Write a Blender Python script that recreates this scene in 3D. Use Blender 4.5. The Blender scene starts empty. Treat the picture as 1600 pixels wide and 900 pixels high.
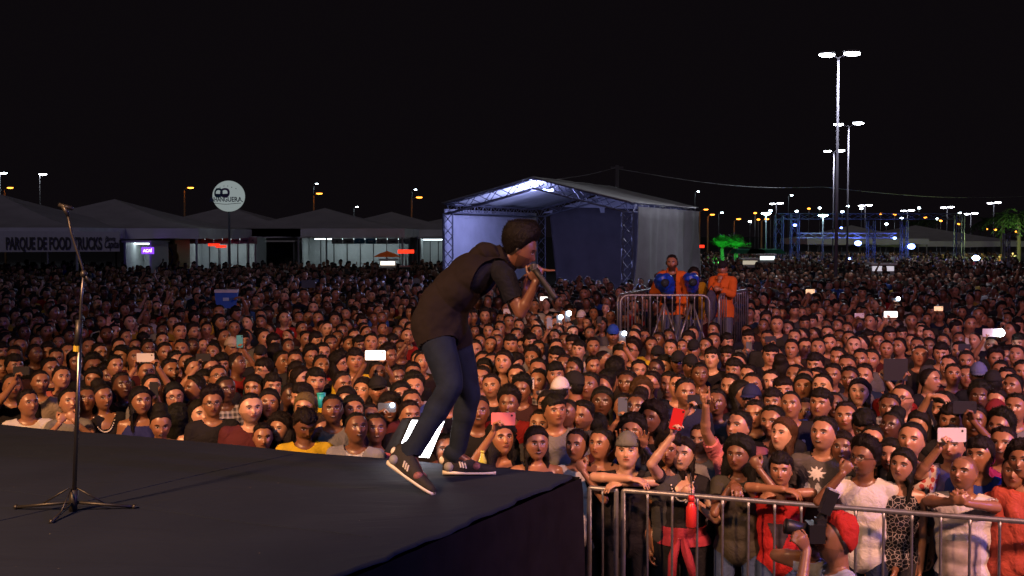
import bpy, math, random
import numpy as np
from mathutils import Vector, Matrix
R = math.radians
scene = bpy.context.scene
COL = scene.collection
rnd = random.Random(7)

# ------------------------------------------------------------ camera, world, light, exposure
FPX = 1900.0; CAMZ = 2.9; PITCH = math.atan((450-367)/FPX)
cam_d = bpy.data.cameras.new('camera'); cam = bpy.data.objects.new('camera', cam_d); COL.objects.link(cam)
cam.location = (0, 0, CAMZ); cam.rotation_euler = (R(90)-PITCH, 0, 0)
cam_d.sensor_width = 36.0; cam_d.lens = 36.0*FPX/1600.0; cam_d.clip_start = 0.05; cam_d.clip_end = 2500
scene.camera = cam
world = bpy.data.worlds.new('World'); scene.world = world; world.use_nodes = True
bg = world.node_tree.nodes['Background']
bg.inputs[0].default_value = (0.0035, 0.0026, 0.0034, 1); bg.inputs[1].default_value = 1.0
scene.view_settings.view_transform = 'Standard'; scene.view_settings.look = 'None'
scene.view_settings.exposure = 0.0; scene.view_settings.gamma = 1.0
scene.render.engine = 'CYCLES'
try:
    scene.cycles.max_bounces = 4; scene.cycles.diffuse_bounces = 1; scene.cycles.glossy_bounces = 2
    scene.cycles.transparent_max_bounces = 6; scene.cycles.use_denoising = True
    scene.cycles.sample_clamp_indirect = 3.0
except Exception: pass

def spot(name, loc, aim, color, power, angle, size=0.25, blend=0.6):
    d = bpy.data.lights.new(name, 'SPOT'); d.color = color; d.energy = power
    d.spot_size = R(angle); d.spot_blend = blend; d.shadow_soft_size = size
    o = bpy.data.objects.new(name, d); COL.objects.link(o); o.location = loc
    o.rotation_euler = (Vector(aim)-Vector(loc)).to_track_quat('-Z', 'Y').to_euler(); return o
def point(name, loc, color, power, size=0.1):
    d = bpy.data.lights.new(name, 'POINT'); d.color = color; d.energy = power; d.shadow_soft_size = size
    o = bpy.data.objects.new(name, d); COL.objects.link(o); o.location = loc; return o
spot('stage_wash_amber', (-6.5, 0.5, 8.2), (-2.8, 8.6, 1.4), (1.0, 0.48, 0.20), 10800, 54, 0.35, 1.0)
spot('stage_wash_rose', (6.5, 0.5, 8.2), (3.6, 9.8, 1.4), (1.0, 0.45, 0.31), 9600, 58, 0.35, 1.0)
spot('stage_wash_violet', (10.0, 4.0, 5.5), (2.5, 11, 1.3), (0.24, 0.18, 1.0), 1800, 80, 0.3)
spot('deck_wash_blue', (-1.5, 1.5, 7.0), (-1.2, 6.0, 1.3), (0.25, 0.45, 1.0), 400, 58, 0.4)
spot('far_wash_violet', (2.0, -2.0, 8.0), (9.0, 32, 1.0), (0.95, 0.34, 0.66), 3000, 34, 0.5, 0.9)
_s = bpy.data.lights.new('added_fill_sun', 'SUN'); _s.energy = 0.11; _s.angle = R(25); _s.color = (0.92, 0.86, 1.0)  # weak sun added to lift the tent roofs and far crowd, no real source
_o = bpy.data.objects.new('added_fill_sun', _s); COL.objects.link(_o); _o.rotation_euler = (R(58), 0, R(-22))

# ------------------------------------------------------------ pixel -> world helpers (1600x900 photo pixels)
_f = Vector((0, math.cos(PITCH), -math.sin(PITCH))); _u = Vector((0, math.sin(PITCH), math.cos(PITCH)))
def ray(x, y): return _f + Vector((1, 0, 0))*((x-800)/FPX) - _u*((y-450)/FPX)
def at_depth(x, y, Y):
    d = ray(x, y); return Vector((0, 0, CAMZ)) + d*(Y/d.y)
def at_z(x, y, z):
    d = ray(x, y); return Vector((0, 0, CAMZ)) + d*((z-CAMZ)/d.z)
def ppm(Y): return FPX/Y
def project(p):
    v = Vector(p) - Vector((0, 0, CAMZ)); dz = v.dot(_f)
    return 800+FPX*v.x/dz, 450-FPX*v.dot(_u)/dz

# ------------------------------------------------------------ materials
MATS = {}
def new_mat(name):
    m = bpy.data.materials.new(name); m.use_nodes = True
    return m, m.node_tree.nodes, m.node_tree.links, m.node_tree.nodes['Principled BSDF']
def plain(name, col, rough=0.6, metal=0.0, noise=0.12, scale=8.0, bump=0.0, bscale=40.0, spec=0.5, stretch=None):
    if name in MATS: return MATS[name]
    m, N, L, B = new_mat(name)
    B.inputs['Roughness'].default_value = rough; B.inputs['Metallic'].default_value = metal
    B.inputs['Specular IOR Level'].default_value = spec
    tc = N.new('ShaderNodeTexCoord'); src = tc.outputs['Object']
    if stretch:
        mp = N.new('ShaderNodeMapping'); mp.inputs['Scale'].default_value = stretch; L.new(src, mp.inputs[0]); src = mp.outputs[0]
    nz = N.new('ShaderNodeTexNoise'); nz.inputs['Scale'].default_value = scale; nz.inputs['Detail'].default_value = 4
    L.new(src, nz.inputs['Vector'])
    mx = N.new('ShaderNodeMix'); mx.data_type = 'RGBA'; L.new(nz.outputs[0], mx.inputs[0])
    mx.inputs[6].default_value = tuple(c*(1-noise*2) for c in col[:3])+(1,); mx.inputs[7].default_value = tuple(min(1, c*(1+noise*2)) for c in col[:3])+(1,)
    L.new(mx.outputs[2], B.inputs['Base Color'])
    if bump:
        n2 = N.new('ShaderNodeTexNoise'); n2.inputs['Scale'].default_value = bscale; L.new(src, n2.inputs['Vector'])
        b = N.new('ShaderNodeBump'); b.inputs['Strength'].default_value = bump; b.inputs['Distance'].default_value = 0.02
        L.new(n2.outputs[0], b.inputs['Height']); L.new(b.outputs[0], B.inputs['Normal'])
    MATS[name] = m; return m
def emit(name, col, strength):
    if name in MATS: return MATS[name]
    m, N, L, B = new_mat(name)
    B.inputs['Base Color'].default_value = tuple(col)+(1,)
    B.inputs['Emission Color'].default_value = tuple(col)+(1,); B.inputs['Emission Strength'].default_value = strength
    MATS[name] = m; return m

class NT:
    """little helper for shader maths"""
    def __init__(s, m): s.N = m.node_tree.nodes; s.L = m.node_tree.links
    def m(s, op, a, b=None, c=None, clamp=False):
        n = s.N.new('ShaderNodeMath'); n.operation = op; n.use_clamp = clamp
        for i, v in enumerate((a, b, c)):
            if v is None: continue
            if isinstance(v, (int, float)): n.inputs[i].default_value = v
            else: s.L.new(v, n.inputs[i])
        return n.outputs[0]
    def ell(s, x, z, cx, cz, rx, rz, soft=0.25):
        dx = s.m('DIVIDE', s.m('SUBTRACT', x, cx), rx); dz = s.m('DIVIDE', s.m('SUBTRACT', z, cz), rz)
        d = s.m('ADD', s.m('MULTIPLY', dx, dx), s.m('MULTIPLY', dz, dz))
        return s.m('DIVIDE', s.m('SUBTRACT', 1+soft, d), 2*soft, clamp=True)
    def mix(s, fac, a, b):
        n = s.N.new('ShaderNodeMix'); n.data_type = 'RGBA'
        if isinstance(fac, (int, float)): n.inputs[0].default_value = fac
        else: s.L.new(fac, n.inputs[0])
        for i, v in ((6, a), (7, b)):
            if isinstance(v, tuple): n.inputs[i].default_value = v+(1,) if len(v) == 3 else v
            else: s.L.new(v, n.inputs[i])
        return n.outputs[2]
    def mul(s, col, f):
        n = s.N.new('ShaderNodeMix'); n.data_type = 'RGBA'; n.blend_type = 'MULTIPLY'; n.inputs[0].default_value = 1
        s.L.new(col, n.inputs[6])
        if isinstance(f, tuple): n.inputs[7].default_value = f+(1,)
        else: s.L.new(f, n.inputs[7])
        return n.outputs[2]

def skin_material(name, geo):
    m, N, L, B = new_mat(name); t = NT(m)
    hp = N.new('ShaderNodeAttribute'); hp.attribute_name = 'hp'
    sp = N.new('ShaderNodeSeparateXYZ'); L.new(hp.outputs['Vector'], sp.inputs[0])
    x, y, z = sp.outputs
    oi = N.new('ShaderNodeObjectInfo'); rnd_ = oi.outputs['Random']; r2 = t.m('FRACT', t.m('MULTIPLY', rnd_, 17.3)); r3 = t.m('FRACT', t.m('MULTIPLY', rnd_, 91.7))
    if not geo:
        x = t.m('MULTIPLY', x, t.m('ADD', 0.93, t.m('MULTIPLY', rnd_, 0.15))); z = t.m('ADD', z, t.m('MULTIPLY', t.m('SUBTRACT', r2, 0.5), 0.006))
    ax = t.m('ABSOLUTE', x)
    if geo:
        a = N.new('ShaderNodeAttribute'); a.attribute_name = 'skin'; skin = a.outputs['Color']; beard = a.outputs['Alpha']; mouth = 0.0
    else:
        o = N.new('ShaderNodeObjectInfo'); skin = o.outputs['Color']; beard = o.outputs['Alpha']
        a = N.new('ShaderNodeAttribute'); a.attribute_type = 'OBJECT'; a.attribute_name = 'mouth'; mouth = a.outputs['Fac']
    front = t.m('LESS_THAN', y, -0.035)
    nz = N.new('ShaderNodeTexNoise'); nz.inputs['Scale'].default_value = 30; tc = N.new('ShaderNodeTexCoord'); L.new(tc.outputs['Object'], nz.inputs['Vector'])
    col = t.mix(t.m('MULTIPLY', nz.outputs[0], 0.5), skin, t.mul(skin, (0.72, 0.66, 0.62)))
    # cheeks and nose slightly redder
    ck = t.m('MULTIPLY', t.ell(ax, z, 0.038, -0.02, 0.028, 0.022, 0.9), 0.35)
    col = t.mix(t.m('MULTIPLY', ck, front), col, t.mul(skin, (1.0, 0.68, 0.62)))
    # beard
    low = t.m('LESS_THAN', z, -0.028)
    bd = t.m('MULTIPLY', t.m('SUBTRACT', 1.0, t.ell(ax, z, 0.0, -0.03, 0.045, 0.018, 0.2)), low)
    bd = t.m('MULTIPLY', bd, t.m('LESS_THAN', y, 0.0))
    bd = t.m('MULTIPLY', bd, t.m('GREATER_THAN', z, -0.135))
    bd = t.m('MULTIPLY', bd, t.m('MULTIPLY', beard, 0.85))
    col = t.mix(bd, col, (0.012, 0.009, 0.008))
    hairc = (0.013, 0.009, 0.008)
    # brows (arched)
    bz = t.m('ADD', 0.031, t.m('MULTIPLY', t.m('MULTIPLY', t.m('SUBTRACT', ax, 0.034), t.m('SUBTRACT', ax, 0.034)), -14.0))
    br = t.ell(ax, t.m('SUBTRACT', z, bz), 0.034, 0.0, 0.0215, 0.0056 if geo else t.m('ADD', 0.0042, t.m('MULTIPLY', r3, 0.0030)), 0.35)
    col = t.mix(t.m('MULTIPLY', t.m('MULTIPLY', br, front), 0.9), col, hairc)
    # lips
    lp = t.m('MULTIPLY', t.ell(ax, z, 0.0, -0.053, 0.024, 0.0095, 0.3), front)
    col = t.mix(t.m('MULTIPLY', lp, 0.75), col, t.mul(skin, (0.72, 0.30, 0.28)))
    ln = t.m('MULTIPLY', t.ell(ax, z, 0.0, -0.0525, 0.024, 0.0016, 0.4), front)
    col = t.mix(ln, col, (0.02, 0.008, 0.007))
    if not geo:
        op = t.m('MULTIPLY', t.m('GREATER_THAN', mouth, 0.5), front)
        m1 = t.m('MULTIPLY', t.ell(ax, z, 0.0, -0.0545, 0.020, 0.0070, 0.2), op); col = t.mix(m1, col, (0.03, 0.008, 0.008))
        tz = t.m('MULTIPLY', t.ell(ax, z, 0.0, -0.0520, 0.016, 0.0034, 0.3), op); col = t.mix(tz, col, (0.5, 0.46, 0.42))
    # nostrils
    ns = t.m('MULTIPLY', t.ell(ax, z, 0.0075, -0.037, 0.0045, 0.0028, 0.4), front); col = t.mix(ns, col, (0.02, 0.01, 0.008))
    lid_shade = t.m('MULTIPLY', t.m('MULTIPLY', t.ell(ax, z, 0.0325, 0.010, 0.025, 0.0145, 0.6), front), 0.5); col = t.mix(lid_shade, col, t.mul(skin, (0.62, 0.50, 0.46)))  # lids and sockets darkened: shade put into the skin colour
    # eyes
    ew = t.m('MULTIPLY', t.ell(ax, z, 0.0325, 0.0085, 0.0155, 0.0066, 0.2), front); col = t.mix(ew, col, (0.42, 0.38, 0.36))
    ei = t.m('MULTIPLY', t.ell(ax, z, 0.0325, 0.0095, 0.0072, 0.0070, 0.2), ew); col = t.mix(ei, col, (0.012, 0.007, 0.005))
    ll = t.m('MULTIPLY', t.ell(ax, z, 0.0325, 0.0150, 0.0180, 0.0036, 0.4), front); col = t.mix(ll, col, (0.015, 0.01, 0.009))
    # painted scalp under the hair
    hz = t.m('SUBTRACT', 0.088, t.m('MULTIPLY', t.m('ADD', y, 0.06), 1.5))
    sc = t.m('DIVIDE', t.m('SUBTRACT', z, hz), 0.010, clamp=True)
    sc = t.m('MULTIPLY', sc, t.m('LESS_THAN', z, 1.0)); sc = t.m('MULTIPLY', sc, t.m('GREATER_THAN', z, -0.05))
    if geo: col = t.mix(sc, col, hairc)
    else:
        a2 = N.new('ShaderNodeAttribute'); a2.attribute_type = 'OBJECT'; a2.attribute_name = 'bald'
        col = t.mix(t.m('MULTIPLY', sc, t.m('SUBTRACT', 1.0, a2.outputs['Fac'])), col, hairc)
    cr = t.m('MULTIPLY', t.ell(ax, z, 0.0325, 0.0205, 0.020, 0.0022, 0.5), front)
    hgt = t.m('SUBTRACT', t.m('ADD', t.m('MULTIPLY', lp, 0.8), t.m('MULTIPLY', ew, 0.7)), t.m('ADD', t.m('MULTIPLY', ln, 1.2), t.m('ADD', cr, ns)))
    hgt = t.m('ADD', hgt, t.m('MULTIPLY', nz.outputs[0], 0.25))
    bp = N.new('ShaderNodeBump'); bp.inputs['Strength'].default_value = 0.8; bp.inputs['Distance'].default_value = 0.004; L.new(hgt, bp.inputs['Height']); L.new(bp.outputs[0], B.inputs['Normal'])
    L.new(col, B.inputs['Base Color'])
    B.inputs['Roughness'].default_value = 0.38; B.inputs['Specular IOR Level'].default_value = 0.5
    return m
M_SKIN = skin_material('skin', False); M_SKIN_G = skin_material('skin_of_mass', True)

def cloth_material(name, mode, pattern=None):
    m, N, L, B = new_mat(name); t = NT(m)
    tc = N.new('ShaderNodeTexCoord')
    if mode == 'geo':
        a = N.new('ShaderNodeAttribute'); a.attribute_name = 'cloth'; col = a.outputs['Color']
    else:
        o = N.new('ShaderNodeObjectInfo'); col = o.outputs['Color']
    nz = N.new('ShaderNodeTexNoise'); nz.inputs['Scale'].default_value = 7; nz.inputs['Detail'].default_value = 5; nz.inputs['Distortion'].default_value = 1.2
    L.new(tc.outputs['Object'], nz.inputs['Vector'])
    base = t.mix(nz.outputs[0], t.mul(col, (0.72, 0.72, 0.72)), col)
    sp = N.new('ShaderNodeSeparateXYZ'); L.new(tc.outputs['Object'], sp.inputs[0])
    def stripe(out, freq, thr):
        return t.m('GREATER_THAN', t.m('SINE', t.m('MULTIPLY', out, freq)), thr)
    if pattern == 'plaid':
        a1 = t.m('ADD', stripe(sp.outputs[0], 150, 0.2), stripe(sp.outputs[2], 150, 0.2))
        base = t.mix(t.m('MULTIPLY', a1, 0.45), base, (0.32, 0.30, 0.30))
    elif pattern == 'stripe':
        base = t.mix(stripe(sp.outputs[2], 120, 0.3), base, (0.5, 0.5, 0.5))
    elif pattern in ('floral', 'lace', 'print'):
        v = N.new('ShaderNodeTexVoronoi'); v.inputs['Scale'].default_value = {'floral': 22, 'lace': 34, 'print': 16}[pattern]; L.new(tc.outputs['Object'], v.inputs['Vector'])
        if pattern == 'lace': v.feature = 'DISTANCE_TO_EDGE'
        k = t.m('LESS_THAN', v.outputs['Distance'], {'floral': 0.42, 'lace': 0.05, 'print': 0.33}[pattern])
        base = t.mix(k, base, {'floral': (0.30, 0.05, 0.04), 'lace': (0.30, 0.27, 0.26), 'print': (0.42, 0.40, 0.38)}[pattern])
    L.new(base, B.inputs['Base Color']); B.inputs['Roughness'].default_value = 0.85; B.inputs['Specular IOR Level'].default_value = 0.2
    n2 = N.new('ShaderNodeTexNoise'); n2.inputs['Scale'].default_value = 11; n2.inputs['Detail'].default_value = 3; n2.inputs['Distortion'].default_value = 2
    L.new(tc.outputs['Object'], n2.inputs['Vector'])
    b = N.new('ShaderNodeBump'); b.inputs['Strength'].default_value = 0.5; b.inputs['Distance'].default_value = 0.022
    L.new(n2.outputs[0], b.inputs['Height']); L.new(b.outputs[0], B.inputs['Normal'])
    return m
M_CLOTH = {k: cloth_material('cloth_'+str(k or 'plain'), 'obj', k) for k in (None, 'plaid', 'stripe', 'floral', 'lace', 'print')}
M_CLOTH_G = cloth_material('cloth_of_mass', 'geo')
def hair_material(name, mode):
    m, N, L, B = new_mat(name); t = NT(m)
    if mode == 'obj':
        o = N.new('ShaderNodeObjectInfo'); col = o.outputs['Color']
    else:
        rgb = N.new('ShaderNodeRGB'); rgb.outputs[0].default_value = (0.010, 0.007, 0.007, 1); col = rgb.outputs[0]
    tc = N.new('ShaderNodeTexCoord'); mp = N.new('ShaderNodeMapping'); mp.inputs['Scale'].default_value = (1, 1, 0.18); L.new(tc.outputs['Object'], mp.inputs[0])
    nz = N.new('ShaderNodeTexNoise'); nz.inputs['Scale'].default_value = 160; nz.inputs['Detail'].default_value = 3; L.new(mp.outputs[0], nz.inputs['Vector'])
    L.new(t.mix(nz.outputs[0], t.mul(col, (0.5, 0.5, 0.5)), col), B.inputs['Base Color'])
    B.inputs['Roughness'].default_value = 0.62; B.inputs['Specular IOR Level'].default_value = 0.22
    b = N.new('ShaderNodeBump'); b.inputs['Strength'].default_value = 0.9; b.inputs['Distance'].default_value = 0.01
    L.new(nz.outputs[0], b.inputs['Height']); L.new(b.outputs[0], B.inputs['Normal']); return m
M_HAIR = hair_material('hair', 'obj'); M_HAIR_G = hair_material('hair_of_mass', 'geo')

# ------------------------------------------------------------ mesh helpers
class MB:
    def __init__(s): s.v = []; s.f = []; s.n = 0
    def add(s, v, f):
        s.v.append(np.asarray(v, float)); s.f += [tuple(i+s.n for i in q) for q in f]; s.n += len(v); return s
    def verts(s): return np.concatenate(s.v)
    def box(s, c, size, rot=None):
        h = np.array(size)/2; v = np.array([(x, y, z) for x in (-1, 1) for y in (-1, 1) for z in (-1, 1)])*h
        if rot is not None: v = v @ np.array(rot).T
        return s.add(v+np.array(c), [(0, 1, 3, 2), (4, 6, 7, 5), (0, 4, 5, 1), (2, 3, 7, 6), (0, 2, 6, 4), (1, 5, 7, 3)])
    def quad(s, a, b, c, d): return s.add([a, b, c, d], [(0, 1, 2, 3)])
    def tube(s, pts, r, n=8, cap=True):
        pts = [Vector(p) for p in pts]; rs = r if isinstance(r, (list, tuple)) else [r]*len(pts)
        V = []; up = None
        for i, p in enumerate(pts):
            d = (pts[min(i+1, len(pts)-1)]-pts[max(i-1, 0)]).normalized()
            if up is None: up = Vector((0, 0, 1)) if abs(d.z) < 0.9 else Vector((1, 0, 0))
            a = d.cross(up).normalized(); b = a.cross(d).normalized(); up = b
            for k in range(n):
                t = 2*math.pi*k/n; V.append(p+(a*math.cos(t)+b*math.sin(t))*rs[i])
        F = [(i*n+k, i*n+(k+1) % n, (i+1)*n+(k+1) % n, (i+1)*n+k) for i in range(len(pts)-1) for k in range(n)]
        if cap: F += [tuple(range(n))[::-1], tuple(range((len(pts)-1)*n, len(pts)*n))]
        return s.add([tuple(v) for v in V], F)
    def sphere(s, c, r, n=12, m=8, rot=None):
        v, f = SPH(n, m); v = v*np.array(r if hasattr(r, '__len__') else (r, r, r))
        if rot is not None: v = v @ np.array(rot).T
        return s.add(v+np.array(c), f)
    def cone(s, p0, p1, r0, r1, n=14):
        """closed round cone"""
        p0 = np.array(p0, float); p1 = np.array(p1, float); d = p1-p0; L_ = np.linalg.norm(d); d = d/max(L_, 1e-6)
        a = np.cross(d, (0, 0, 1) if abs(d[2]) < 0.9 else (1, 0, 0)); a /= np.linalg.norm(a); b = np.cross(d, a)
        v, f = SPH(n, 8); Rm = np.stack([a, b, d], 1)
        top = v[:, 2] >= 0
        w = v @ Rm.T
        return s.add(np.where(top[:, None], p1+w*r1, p0+w*r0), f)
    def prism(s, outline, axis_vec, origin=(0, 0, 0)):
        n = len(outline); o = np.array([tuple(p) for p in outline], float)+np.array(origin); q = o+np.array(axis_vec)
        return s.add(np.concatenate([o, q]), [tuple(range(n))[::-1], tuple(range(n, 2*n))]+[(i, (i+1) % n, (i+1) % n+n, i+n) for i in range(n)])
    def mesh(s, name, mat=None, smooth=False):
        me = bpy.data.meshes.new(name); me.from_pydata(s.verts().tolist(), [], s.f); me.update()
        if mat: me.materials.append(mat)
        if smooth: me.polygons.foreach_set('use_smooth', np.ones(len(me.polygons), bool))
        return me
    def build(s, name, mat=None, parent=None, smooth=False):
        return link(name, s.mesh(name, mat, smooth), parent)
_sph = {}
def SPH(n, m):
    if (n, m) in _sph: return _sph[(n, m)]
    V = [(0, 0, 1)]
    for j in range(1, m):
        t = math.pi*j/m
        for k in range(n):
            p = 2*math.pi*k/n; V.append((math.sin(t)*math.cos(p), math.sin(t)*math.sin(p), math.cos(t)))
    V.append((0, 0, -1)); F = []
    for k in range(n): F.append((0, 1+k, 1+(k+1) % n))
    for j in range(m-2):
        for k in range(n):
            a = 1+j*n+k; b = 1+j*n+(k+1) % n; F.append((a, a+n, b+n, b))
    last = len(V)-1; o = 1+(m-2)*n
    for k in range(n): F.append((o+k, last, o+(k+1) % n))
    _sph[(n, m)] = (np.array(V), F); return _sph[(n, m)]
def link(name, data, parent=None):
    o = bpy.data.objects.new(name, data); COL.objects.link(o)
    if parent is not None: o.parent = parent
    return o
def tag(o, label=None, cat=None, group=None, kind=None):
    if label: o['label'] = label
    if cat: o['category'] = cat
    if group: o['group'] = group
    if kind: o['kind'] = kind
    return o
def thing(name, label, cat, loc=(0, 0, 0), rz=0, group=None):
    o = link(name, None); o.location = loc; o.rotation_euler = (0, 0, rz); return tag(o, label, cat, group)
def dup(root, loc=None, rz=None, label=None, group=None):
    def cp(o, par):
        c = o.copy(); COL.objects.link(c); c.parent = par
        for ch in list(o.children): cp(ch, c)
        return c
    r = cp(root, None)
    if loc is not None: r.location = loc
    if rz is not None: r.rotation_euler = (0, 0, rz)
    if label: r['label'] = label
    if group: r['group'] = group
    return r
def modified(verts, faces, kind, **kw):
    me = bpy.data.meshes.new('tmp'); me.from_pydata(verts.tolist() if hasattr(verts, 'tolist') else verts, [], faces)
    o = bpy.data.objects.new('tmp', me); COL.objects.link(o)
    md = o.modifiers.new('m', kind)
    for k, v in kw.items(): setattr(md, k, v)
    dg = bpy.context.evaluated_depsgraph_get(); dg.update(); ev = o.evaluated_get(dg); em = ev.to_mesh()
    nv = len(em.vertices); V = np.empty(nv*3, np.float32); em.vertices.foreach_get('co', V); V = V.reshape(-1, 3).astype(float)
    nl = len(em.loops); Lv = np.empty(nl, np.int32); em.loops.foreach_get('vertex_index', Lv)
    st = np.empty(len(em.polygons), np.int32); em.polygons.foreach_get('loop_start', st)
    tot = np.empty(len(em.polygons), np.int32); em.polygons.foreach_get('loop_total', tot)
    ev.to_mesh_clear(); bpy.data.objects.remove(o); bpy.data.meshes.remove(me)
    return V, Lv, st, tot
def mesh_from(V, Lv, st, tot, name, mat, hp=None):
    me = bpy.data.meshes.new(name); me.vertices.add(len(V)); me.vertices.foreach_set('co', V.astype(np.float32).ravel())
    me.loops.add(len(Lv)); me.loops.foreach_set('vertex_index', Lv.astype(np.int32))
    me.polygons.add(len(st)); me.polygons.foreach_set('loop_start', st.astype(np.int32))
    try: me.polygons.foreach_set('loop_total', tot.astype(np.int32))
    except Exception: pass
    me.update(calc_edges=True); me.polygons.foreach_set('use_smooth', np.ones(len(st), bool))
    if hp is not None:
        a = me.attributes.new('hp', 'FLOAT_VECTOR', 'POINT'); a.data.foreach_set('vector', hp.astype(np.float32).ravel())
    if mat: me.materials.append(mat)
    return me
def quad_edges(Lv, st, tot):
    nxt = np.arange(len(Lv))+1; nxt[st+tot-1] = st
    return Lv, Lv[nxt]
def smooth(V, Lv, st, tot, w, iters):
    a, b = quad_edges(Lv, st, tot); n = len(V); cnt = np.bincount(a, minlength=n)+np.bincount(b, minlength=n); cnt = np.maximum(cnt, 1)
    for _ in range(iters):
        S = np.stack([(np.bincount(a, V[b, k], n)+np.bincount(b, V[a, k], n))/cnt for k in range(3)], 1)
        V = V+(S-V)*w[:, None]
    return V
def normals(V, Lv, st, tot):
    p0 = V[Lv[st]]; p1 = V[Lv[st+1]]; p2 = V[Lv[st+2]]; fn = np.cross(p1-p0, p2-p0)
    face = np.repeat(np.arange(len(st)), tot); n = len(V)
    N = np.stack([np.bincount(Lv, fn[face, k], n) for k in range(3)], 1); return N/np.maximum(np.linalg.norm(N, axis=1), 1e-12)[:, None]
# ------------------------------------------------------------ heads, hair, bodies
def G(a, s): return np.exp(-(a/s)**2)
def head_mesh(n=56, m=44, female=False, fat=1.0, smile=0.0):
    v, f = SPH(n, m); d = v.copy()
    # concentrate nothing; superellipsoid
    P = np.sign(d)*np.abs(d)**0.92
    P /= (np.sum(np.abs(P)**2.25, 1)**(1/2.25))[:, None]
    x = P[:, 0]*0.0790*fat; y = np.where(P[:, 1] < 0, P[:, 1]*0.091, P[:, 1]*0.103); z = np.where(P[:, 2] > 0, P[:, 2]*0.116, P[:, 2]*0.120)
    x = x*(1+0.07*np.exp(-((z-.055)/.045)**2))
    s = np.clip(-z/0.116, 0, 1)
    jaw = (0.33 if female else 0.22)*(2-fat)
    x = x*(1-jaw*s**1.6)
    y = np.where(y > 0, y*(1-0.5*s**1.2), y*(1-0.10*s))
    front = np.clip(-y/0.05, 0, 1)
    ax = np.abs(x); dy = np.zeros_like(y)
    dy += 0.014*G(ax-0.032, 0.017)*G(z-0.010, 0.012)
    dy -= (0.003 if female else 0.007)*G(ax-0.026, 0.024)*G(z-0.032, 0.009)
    # nose
    prof = np.clip((0.018-z)/0.045, 0, 1)*(z > -0.040)*np.clip((z+0.042)/0.007, 0, 1)
    dy -= 0.027*prof*(G(x, 0.009)*0.75+G(x, 0.0155)*0.35*np.clip((-z-0.008)/0.02, 0, 1))
    dy -= 0.005*G(ax-0.043, 0.018)*G(z+0.020, 0.018)*(1+smile)
    dy -= 0.0085*G(x, 0.021)*(G(z+0.0475, 0.0055)+G(z+0.0595, 0.006))
    dy += 0.003*G(x, 0.03)*G(z+0.072, 0.007)
    dy -= 0.007*G(x, 0.020)*G(z+0.094, 0.016)
    dy += 0.003*G(ax-0.062, 0.014)*G(z-0.045, 0.02)
    y = y+dy*front
    return np.stack([x, y, z], 1), f
def ear_pieces(mb, fat=1.0):
    for s in (-1, 1): mb.sphere((s*0.0795*fat, 0.010, 0.0), (0.010, 0.019, 0.032), 10, 8, rot=np.array(Matrix.Rotation(R(-20*s), 3, 'Z') @ Matrix.Rotation(R(10), 3, 'X')))

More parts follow.
